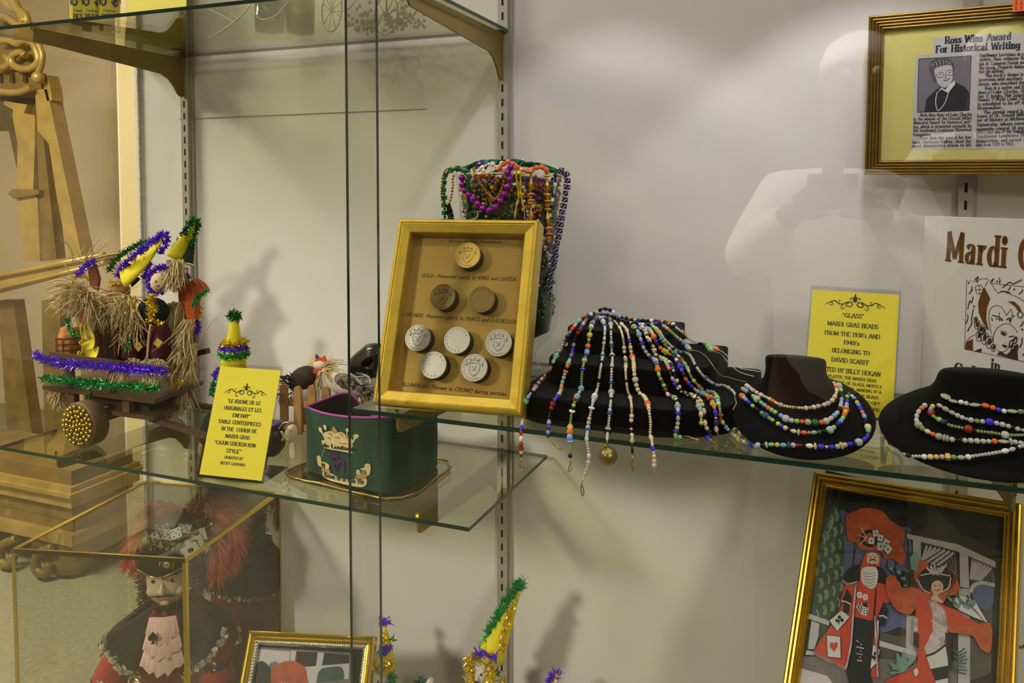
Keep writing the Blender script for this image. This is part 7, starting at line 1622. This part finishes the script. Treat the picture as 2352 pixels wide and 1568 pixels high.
jester('small jester doll in a short yellow cone hat beside the gold photo frame', -.12, ((884, 1535), (883, 1436)), .019, V((.003, 0, 0)),
    [([(876, 1430), (884, 1424), (890, 1432)], 'P', .013, 3600, 0), ([(878, 1455), (884, 1465), (880, 1478)], 'Y', .009, 2200, -.014), ([(872, 1490), (884, 1494), (897, 1488)], 'P', .0115, 3400, -.016), ([(852, 1533), (870, 1528), (890, 1530), (906, 1528)], 'Y', .013, 3200, -.02), ([(897, 1545), (900, 1560), (897, 1580)], 'G', .014, 3000, -.012), ([(850, 1548), (848, 1570)], 'G', .013, 2800, -.01), ([(900, 1465), (905, 1472)], 'g', .01, 1600, 0)], [], (872, 1556, .024))
jester('jester doll in a tall leaning hat wound with green tinsel', -.12, ((1128, 1505), (1196, 1350)), .024, V((-.004, 0, -.01)),
    [([(1115, 1492), (1122, 1460), (1135, 1430), (1155, 1400), (1172, 1370), (1188, 1348), (1204, 1336)], 'G', .0145, 3600, -.004), ([(1150, 1500), (1155, 1470), (1162, 1440), (1172, 1400), (1182, 1385)], 'Y', .0095, 2400, -.016), ([(1160, 1380), (1178, 1360)], 'Y', .011, 1600, .004), ([(1095, 1500), (1110, 1498), (1125, 1508), (1140, 1508)], 'P', .0145, 3400, -.02), ([(1120, 1512), (1085, 1510), (1078, 1535), (1082, 1565), (1086, 1600)], 'Y', .0145, 3600, -.018), ([(1118, 1512), (1128, 1535), (1126, 1560), (1122, 1600)], 'Y', .0145, 3600, -.018), ([(1140, 1512), (1148, 1520)], 'P', .0125, 3000, 0), ([(1138, 1538), (1140, 1552)], 'T', .011, 2600, 0), ([(1150, 1490), (1158, 1480)], 'Y', .01, 2000, -.01), ([(1150, 1562), (1160, 1575)], 'Y', .016, 3000, 0)], [], (1105, 1540, .023), robe='purple_piping')
jester('jester doll whose purple tinsel tip just shows at the bottom', -.1, ((1262, 1620), (1278, 1548)), .014, V((0, 0, 0)),
    [([(1258, 1570), (1268, 1556), (1278, 1546), (1284, 1550)], 'P', .013, 3600, 0), ([(1276, 1548), (1284, 1552)], 'Y', .009, 1400, -.004)], [], (1258, 1650, .022))
t = thing('teal_ornament', 'small teal foil ornament with a white stick, between the two taller jesters', 'ornament', at(968, 1568, y=-.12))
b = MB(); tinsel(b, ppl([(955, 1570), (966, 1562), (976, 1566)], -.12), .011, 2600, 0, seed=301); b.build('foil_bow', TI['T'], t)
b = MB(); q0 = at(980, 1570, y=-.12); b.tube([q0, at(991, 1560, y=-.12)], [.0035, .0048], 8); b.build('stick', mat('bone_white', S(226, 214, 196), .6), t)
b = MB(); b.lathe([(.03, 0), (.028, .12), (.008, q0.z - .4205 - .01)], 14, V((q0.x - .01, -.12, .4205))); b.build('robe', M_dg, t)

# ---------------------------------------------------------------- upper shelf: beer glasses, tumblers, wire cycle
M_bg = glass('beer_glass', (.95, .95, .90, 1), ior=1.4)
pr = [mat('print_yellow', S(222, 208, 60), .5), mat('print_green', S(40, 120, 60), .5), mat('print_purple', S(78, 34, 110), .5), mat('print_violet_ink', S(66, 50, 128), .5)]
for k, (px, lab) in enumerate(((252, 'printed festival beer glass on the upper shelf, next to the yellow card'), (213, 'printed festival beer glass in the middle of the upper row of three'), (186, 'printed festival beer glass farthest from the yellow card'))):
    p = at(px, 72, z=LC); t = thing('beer_glass', lab, 'beer glass', p, 'printed beer glasses on the upper shelf'); r = .0195
    b = MB(); b.lathe([(.001, .0004), (r * .86, .0004), (r * .9, .004), (r, .05), (r * 1.1, .14), (r * 1.06, .14), (r * .95, .05), (r * .8, .012), (.001, .01)], 24, p, caps=False); b.build('tumbler', M_bg, t)
    b = MB(); a_ = math.atan2(CAM.y - p.y, CAM.x - p.x)
    class Cy:
        def __call__(s, x, y, c=0): 
            rr_ = r * (.9 + .2 * y / .14) + .0006 + c; q = a_ + x / r; return V((p.x + rr_ * math.cos(q), p.y + rr_ * math.sin(q), p.z + y))
    cy = Cy()
    for m in range(10): b.add([cy(-.022 + m * .0044, .014), cy(-.022 + (m + 1) * .0044, .014), cy(-.022 + (m + 1) * .0044, .13), cy(-.022 + m * .0044, .13)], [(0, 1, 2, 3)], 0)
    for m in range(5):
        x = -.018 + m * .009; patch(b, cy, [(x, .042 + .01 * (m % 3)), (x + .008, .05 + .01 * (m % 2)), (x + .004, .075), (x - .004, .06)], .0003, 1 + m % 2)
    for x0 in (-.01, .01): stroke(b, cy, [(x0 - .006, .05), (x0, .042), (x0 + .005, .048), (x0, .06), (x0 - .005, .07)], .003, .0005, 2)
    write(b, cy, 'Festival', 0, .031, .0045, .02, 'c', .0004, 3, thick=.16, serif=0); write(b, cy, 'BEER', 0, .0185, .0085, .026, 'c', .0004, 3)
    b.build('print', pr, t)
for k, (px, py, lab) in enumerate(((620, 90, 'clear glass tumbler on the upper shelf behind the wire handle'), (690, 96, 'yellow tinted tumbler on the upper shelf beside the wire cycle'))):
    p = at(px, py, z=LC); p.y = min(p.y, -.055); p = at(px, py, z=LC) if p.y < -.056 else V((at(px, py, y=-.06).x, -.06, LC)); t = thing('tumbler', lab, 'glass', p)
    b = MB(); b.lathe([(.001, .0004), (.026, .0004), (.0275, .004), (.03, .1), (.0288, .1), (.0262, .014), (.001, .011)], 28, p, caps=False); b.build('bowl', glass('tumbler_glass', (.93, .93, .86, 1), ior=1.42), t)
    b = MB(); b.lathe([(.0288, .0995), (.0296, .1012), (.0304, .0995)], 28, p, caps=False); b.build('rim', MATS['glass_rim'], t)
    if k:
        b = MB(); b.lathe([(.001, .016), (.0245, .016), (.0255, .07), (.001, .07)], 24, p); b.build('filling', mat('yellow_wax', S(212, 206, 110), .5), t)
    else:
        b = MB(); rr = random.Random(4)
        for m in range(40): b.ball(p + V((rr.uniform(-.015, .015), rr.uniform(-.015, .015), .045 + rr.uniform(0, .03))), .006, 8, m % 2)
        b.build('filling', [mat('olive_moss', S(140, 130, 30), .6), mat('dark_nut', S(60, 46, 26), .5)], t)
M_wire = mat('dark_wire', S(92, 82, 58), .35, .7); M_wwire = mat('pale_wire', S(206, 200, 170), .3, .6)
wy = -.1; c1 = at(762, 22, y=wy); c2 = at(925, 12, y=-.12); R_ = c1.z - LC - .0016
t = thing('wire_cycle', 'wire toy cycle with spoked wheels and clear beads on the upper shelf', 'wire cycle', (c1.x, wy, LC))
for c, rad, ang in ((V((c1.x, wy, LC + .041)), .039, .5), (V((c2.x, wy - .02, LC + .043)), .0415, .3), (V((c2.x - .08, wy + .06, LC + .0375)), .036, .4)):
    b = MB(); ex = V((math.cos(ang), -math.sin(ang), 0)); ring = [c + (ex * math.cos(k * PI / 18) + V((0, 0, 1)) * math.sin(k * PI / 18)) * rad for k in range(36)]; b.tube(ring, .0013, 6, closed=True); wheel = b.build('wheel', M_wire, t)
    b = MB()
    for k in range(9): b.tube([c, c + (ex * math.cos(k * 2 * PI / 9 + .2) + V((0, 0, 1)) * math.sin(k * 2 * PI / 9 + .2)) * rad], .0007, 4)
    b.ball(c, .004, 8); b.build('spokes', M_wire, wheel)
b = MB(); b.tube(catmull([at(480, 88, y=-.27), at(510, 72, y=-.265), at(545, 45, y=-.26), at(572, 14, y=-.255), at(590, -40, y=-.25)], 6), .0014, 6); b.tube(catmull([at(580, 20, y=-.24), at(600, 45, y=-.24), at(640, 30, y=-.235), at(680, -20, y=-.23)], 6), .0012, 6); b.tube(catmull([at(740, 5, y=-.21), at(762, 24, y=-.205), at(800, 20, y=-.2), at(830, -20, y=-.2)], 6), .0012, 6); b.build('handle_wire', M_wwire, t)
b = MB(); b.tube([c1 + V((0, 0, .02)), c1 + V((.06, 0, .07)), c2 + V((0, 0, .03))], .0016, 6); b.build('frame_wire', M_wire, t)
b = MB(); rr = random.Random(6)
for k in range(150): b.ball(V((rr.uniform(c1.x + .04, c2.x + .012), rr.uniform(wy - .03, wy + .05), LC + .0035 + abs(rr.gauss(0, .014)))), .0034, 6, 0)
tag(b.build('clear_bead_heap', mat('smoky_clear_bead', S(196, 186, 178), .06, trans=.5)), 'heap of smoky clear beads under the wire cycle', 'beads', kind='stuff')

# ---------------------------------------------------------------- beyond the end of the case: gilded easel and plinth
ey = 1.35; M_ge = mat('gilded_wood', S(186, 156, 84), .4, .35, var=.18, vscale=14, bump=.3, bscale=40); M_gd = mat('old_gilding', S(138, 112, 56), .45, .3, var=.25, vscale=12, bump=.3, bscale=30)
E_ = lambda x, y, d=0: at(x, y, y=ey + d)
t = thing('gilded_easel', 'tall carved gilded easel standing beyond the end of the case', 'easel', (-2.9, 1.35, 0))
def scroll(b, pts, r, flat=None): b.tube(catmull([E_(x, y, -.03) for x, y in pts], 6), r, 8, flat=flat)
b = MB()
scroll(b, [(-10, 40), (12, 38), (30, 50), (45, 58), (62, 50), (55, 30), (30, 20), (10, 0), (-5, -30)], .018); scroll(b, [(60, 52), (40, 20), (20, -20), (10, -60)], .022)
scroll(b, [(-5, 95), (20, 92), (40, 100), (58, 92), (75, 100), (85, 120), (88, 140), (75, 155), (50, 158), (30, 148), (28, 130), (45, 120), (60, 128)], .017); scroll(b, [(-10, 150), (5, 155), (18, 150), (22, 138), (12, 130)], .016)
scroll(b, [(15, 75), (25, 82), (35, 78)], .014); scroll(b, [(88, 100), (97, 125), (95, 150), (88, 165)], .014); scroll(b, [(-10, 208), (15, 212), (40, 212), (60, 206), (72, 200)], .016)
b.build('carved_crest', M_ge, t)
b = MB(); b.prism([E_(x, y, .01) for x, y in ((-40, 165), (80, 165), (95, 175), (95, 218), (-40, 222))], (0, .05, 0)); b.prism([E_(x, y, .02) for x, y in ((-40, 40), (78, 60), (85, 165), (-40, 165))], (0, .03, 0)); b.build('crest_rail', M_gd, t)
b = MB()
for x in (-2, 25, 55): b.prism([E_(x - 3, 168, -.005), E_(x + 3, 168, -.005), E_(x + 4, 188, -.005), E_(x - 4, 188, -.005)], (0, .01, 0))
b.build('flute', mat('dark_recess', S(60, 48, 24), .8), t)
b = MB(); b.ball(E_(88, 178, -.03), 1, 14, 0, (.03, .03, .03)); b.prism([E_(x, y, 0) for x, y in ((92, 170), (108, 172), (116, 200), (120, 230), (108, 232))], (0, .06, 0)); b.build('corner_volute', M_ge, t)
b = MB(); b.prism([E_(x, y, .0) for x, y in ((80, 205), (108, 205), (188, 592), (158, 592), (130, 450), (112, 330), (86, 300))], (0, .07, 0)); b.build('leg', M_ge, t)
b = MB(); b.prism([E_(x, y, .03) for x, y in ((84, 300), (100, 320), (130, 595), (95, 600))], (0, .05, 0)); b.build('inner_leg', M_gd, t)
b = MB(); b.prism([E_(x, y, .02) for x, y in ((10, 232), (62, 240), (55, 260), (80, 265), (80, 330), (76, 445), (86, 455), (92, 600), (55, 600), (38, 452), (40, 330), (28, 265), (30, 252), (8, 240))], (0, .06, 0)); b.build('mast', M_ge, t)
b = MB(); b.prism([E_(x, y, .0) for x, y in ((18, 445), (28, 434), (88, 436), (88, 446), (30, 456))], (0, .05, 0)); b.build('peg_bar', M_gd, t)
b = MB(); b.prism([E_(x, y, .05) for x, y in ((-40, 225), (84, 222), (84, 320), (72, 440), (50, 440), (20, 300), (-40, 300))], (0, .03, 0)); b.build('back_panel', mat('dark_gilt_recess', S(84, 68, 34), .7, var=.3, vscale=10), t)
b = MB(); b.prism([E_(x, y, -.05) for x, y in ((-60, 652), (200, 592), (240, 586), (240, 600), (200, 612), (-60, 682))], (0, .12, 0)); b.build('ledge', M_ge, t)
b = MB(); b.tube([E_(-60, 645, -.06), E_(240, 584, -.06)], .012, 8); b.tube([E_(-60, 676, -.06), E_(240, 604, -.06)], .01, 8); b.build('ledge_moulding', mat('bright_gilding', S(214, 184, 92), .3, .5), t)
for x0, x1, x2, x3 in ((-5, 30, 60, 10), (95, 135, 150, 100), (170, 200, 225, 190)):
    b = MB(); a0, a1, a2, a3 = E_(x0, 690, .04), E_(x1, 690, .04), E_(x2, 900, .04), E_(x3, 900, .04); dl, dr = (a3 - a0), (a2 - a1)
    k = (a0.z - .0) / (a0.z - a3.z); b.prism([a0, a1, a1 + dr * k, a0 + dl * k], (0, .06, 0)); b.build('lower_leg', M_gd, t)
# plinth
px0, py0 = -2.122, 0.817
t = thing('gilded_plinth', 'gilded moulded plinth with carved feet standing before the easel', 'plinth', (px0 - .5, py0 + .15, 0))
def blk(b, g, z0, z1): b.box((px0 - .5, py0 + .15, (z0 + z1) / 2), (1.0 + 2 * g, .3 + 2 * g, z1 - z0))
b = MB(); blk(b, -.006, .235, 0.428); b.build('upper_block', M_gd, t)
b = MB(); blk(b, .014, 0.352, 0.372); blk(b, .03, 0.338, 0.352); blk(b, .012, 0.292, 0.338); b.build('moulding', M_ge, t)
b = MB(); blk(b, -.008, .13, 0.292); b.build('lower_block', M_gd, t)
b = MB(); blk(b, .02, 0.146, 0.189); b.build('moulding', M_ge, t)
for qx in (px0 - .07, px0 - .93):
    for qy in (py0 + .06, py0 + .24):
        b = MB(); b.lathe([(.05, .002), (.075, .02), (.08, .06), (.055, .1), (.07, .125), (.06, .138)], 14, V((qx, qy, 0))); b.build('carved_foot', M_gd, t)
b = MB()
for k in range(5):
    q = px0 - .08 - k * .2; b.tube(catmull([V((q, py0 - .02, .13)), V((q - .06, py0 - .04, .1)), V((q - .07, py0 - .04, .04)), V((q - .02, py0 - .04, .03)), V((q - .01, py0 - .03, .07))], 5), .018, 8)
b.build('carved_leafwork', M_gd, t)

# ---------------------------------------------------------------- the photographer, seen only as a reflection in the front glass
M_shirt = mat('white_shirt_cotton', S(238, 234, 228), .85, bump=.15, bscale=90); M_skin = mat('skin', S(122, 84, 66), .5, var=.04); M_trs = mat('dark_trousers', S(26, 26, 32), .85); M_hair = mat('white_hair', S(232, 230, 226), .6, var=.08, vscale=200)
def skinned(name, verts, edges, m, parent, sub=2, root=0):
    """one continuous limb surface grown on a skeleton: verts = (x, y, z, radius x, radius y)"""
    inv = PM[parent.name].inverted(); me = bpy.data.meshes.new(name)
    me.from_pydata([tuple(inv @ V(v[:3])) for v in verts], edges, []); o = bpy.data.objects.new(name, me); COL.objects.link(o); o.parent = parent; PM[o.name] = PM[parent.name]
    md = o.modifiers.new('skin', 'SKIN'); md.use_smooth_shade = True
    for i, v in enumerate(verts):
        sv = me.skin_vertices[0].data[i]; sv.radius = (v[3], v[4] if len(v) > 4 else v[3]); sv.use_root = (i == root)
    sb = o.modifiers.new('subsurf', 'SUBSURF'); sb.levels = sb.render_levels = sub
    me.materials.append(m); return o
t = thing('person', 'standing person in white shirt and dark trousers holding a camera up to the glass', 'person', (.56, -1.66, 0))
SK = [(.56, -1.68, .98, .13, .10), (.56, -1.68, 1.15, .13, .095), (.56, -1.665, 1.35, .15, .105), (.565, -1.655, 1.475, .12, .09), (.57, -1.65, 1.54, .055), (.585, -1.63, 1.615, .05), (.60, -1.605, 1.70, .07, .082), (.61, -1.60, 1.775, .07, .085), (.61, -1.61, 1.815, .045, .05),
      (.44, -1.64, 1.475, .06), (.375, -1.54, 1.33, .045), (.43, -1.47, 1.41, .036), (.483, -1.425, 1.465, .028), (.70, -1.64, 1.475, .06), (.755, -1.55, 1.33, .045), (.685, -1.48, 1.41, .036), (.628, -1.435, 1.465, .028),
      (.47, -1.68, .88, .085), (.46, -1.67, .50, .06), (.455, -1.69, .12, .042), (.455, -1.60, .045, .038), (.65, -1.68, .88, .085), (.66, -1.67, .50, .06), (.665, -1.69, .12, .042), (.665, -1.60, .045, .038)]
ED = [(0, 1), (1, 2), (2, 3), (3, 4), (4, 5), (5, 6), (6, 7), (7, 8), (3, 9), (9, 10), (10, 11), (11, 12), (3, 13), (13, 14), (14, 15), (15, 16), (0, 17), (17, 18), (18, 19), (19, 20), (0, 21), (21, 22), (22, 23), (23, 24)]
skinned('body', SK, ED, M_skin, t)
g_ = .012
SH = [(.56, -1.68, .93, .145, .115), (.56, -1.68, 1.15, .145, .11), (.56, -1.665, 1.35, .165, .12), (.565, -1.655, 1.475, .135, .105), (.575, -1.645, 1.545, .066), (.435, -1.64, 1.48, .078), (.365, -1.54, 1.325, .066), (.42, -1.475, 1.405, .05), (.468, -1.437, 1.452, .042), (.705, -1.64, 1.48, .078), (.765, -1.55, 1.325, .066), (.695, -1.485, 1.405, .05), (.645, -1.445, 1.452, .042)]
skinned('shirt', SH, [(0, 1), (1, 2), (2, 3), (3, 4), (3, 5), (5, 6), (6, 7), (7, 8), (3, 9), (9, 10), (10, 11), (11, 12)], M_shirt, t)
TR = [(.56, -1.68, .96, .142, .112), (.47, -1.68, .88, .10), (.46, -1.67, .50, .078), (.455, -1.69, .10, .065), (.65, -1.68, .88, .10), (.66, -1.67, .50, .078), (.665, -1.69, .10, .065)]
skinned('trousers', TR, [(0, 1), (1, 2), (2, 3), (0, 4), (4, 5), (5, 6)], M_trs, t)
hc = V((.607, -1.605, 1.765))
b = MB(); b.lathe([(.001, .102), (.045, .094), (.075, .07), (.088, .035), (.0885, .012), (.080, .004), (.06, .02), (.02, .06), (.001, .065)], 24, hc, Matrix.Rotation(.25, 3, 'X')); b.build('hair', M_hair, t)
b = MB(); b.tube([hc + V((0, .083, .0)), hc + V((0, .098, -.018)), hc + V((0, .103, -.03)), hc + V((0, .088, -.036))], [.008, .011, .013, .008], 8); b.build('nose', M_skin, t)
for s_ in (-1, 1):
    b = MB(); b.ball(hc + V((s_ * .032, .079, .002)), .011, 10); b.build('eye', MATS['eye_white'], t)
    b = MB(); b.ball(hc + V((s_ * .078, -.005, -.012)), 1, 10, 0, (.01, .018, .03)); b.build('ear', M_skin, t)
b = MB(); b.tube(catmull([hc + V((-.025, .083, -.062)), hc + V((0, .091, -.06)), hc + V((.025, .083, -.062))], 4), .005, 6); b.build('mouth', mat('lips', S(176, 96, 86), .5), t)
b = MB(); b.tube(catmull([V((.50, -1.555, 1.50)), V((.53, -1.52, 1.46)), V((.56, -1.51, 1.452)), V((.60, -1.52, 1.47)), V((.64, -1.55, 1.51))], 5), .006, 6, flat=.4); b.build('strap', mat('pale_camera_strap', S(230, 228, 222), .6), t)
for s_, w_ in ((-1, V((.486, -1.422, 1.468))), (1, V((.625, -1.432, 1.468)))):
    HV = [(w_.x, w_.y, w_.z, .024, .02), (w_.x - s_ * .016, w_.y + .03, w_.z + .014, .034, .016)]; HE = [(0, 1)]
    for k in range(4):
        bx = V((w_.x - s_ * (.012), w_.y + .042, w_.z + .034 - k * .017)); n0 = len(HV)
        ln = (.9, 1.05, 1.0, .8)[k]
        HV += [(bx.x, bx.y + .012, bx.z, .0088), (bx.x - s_ * .014 * ln, bx.y + .030 * ln, bx.z, .0082), (bx.x - s_ * .034 * ln, bx.y + .034 * ln, bx.z - .002, .0072)]; HE += [(1, n0), (n0, n0 + 1), (n0 + 1, n0 + 2)]
    n0 = len(HV); HV += [(w_.x - s_ * .022, w_.y + .018, w_.z - .012, .011), (w_.x - s_ * .045, w_.y + .012, w_.z - .016, .0095), (w_.x - s_ * .06, w_.y + .006, w_.z - .012, .008)]; HE += [(0, n0), (n0, n0 + 1), (n0 + 1, n0 + 2)]
    skinned('hand', HV, HE, M_skin, t, 1)
t = thing('hand_camera', 'black camera held up to the front glass by the person in the white shirt', 'camera', (CAM.x + .006, -1.40, 1.45)); Mk = mat('camera_black', S(16, 16, 17), .45)
b = MB(); b.box((CAM.x + .004, -1.425, 1.5), (.10, .034, .076)); b.box((CAM.x + .004, -1.42, 1.547), (.042, .03, .02)); b.build('body', Mk, t)
b = MB(); b.lathe([(.001, 0), (.03, 0), (.032, .004), (.032, .036), (.029, .04), (.026, .04), (.024, .03), (.001, .03)], 24, (CAM.x, -1.4085, 1.5), Matrix.Rotation(-PI / 2, 3, 'X')); b.build('lens', Mk, t)
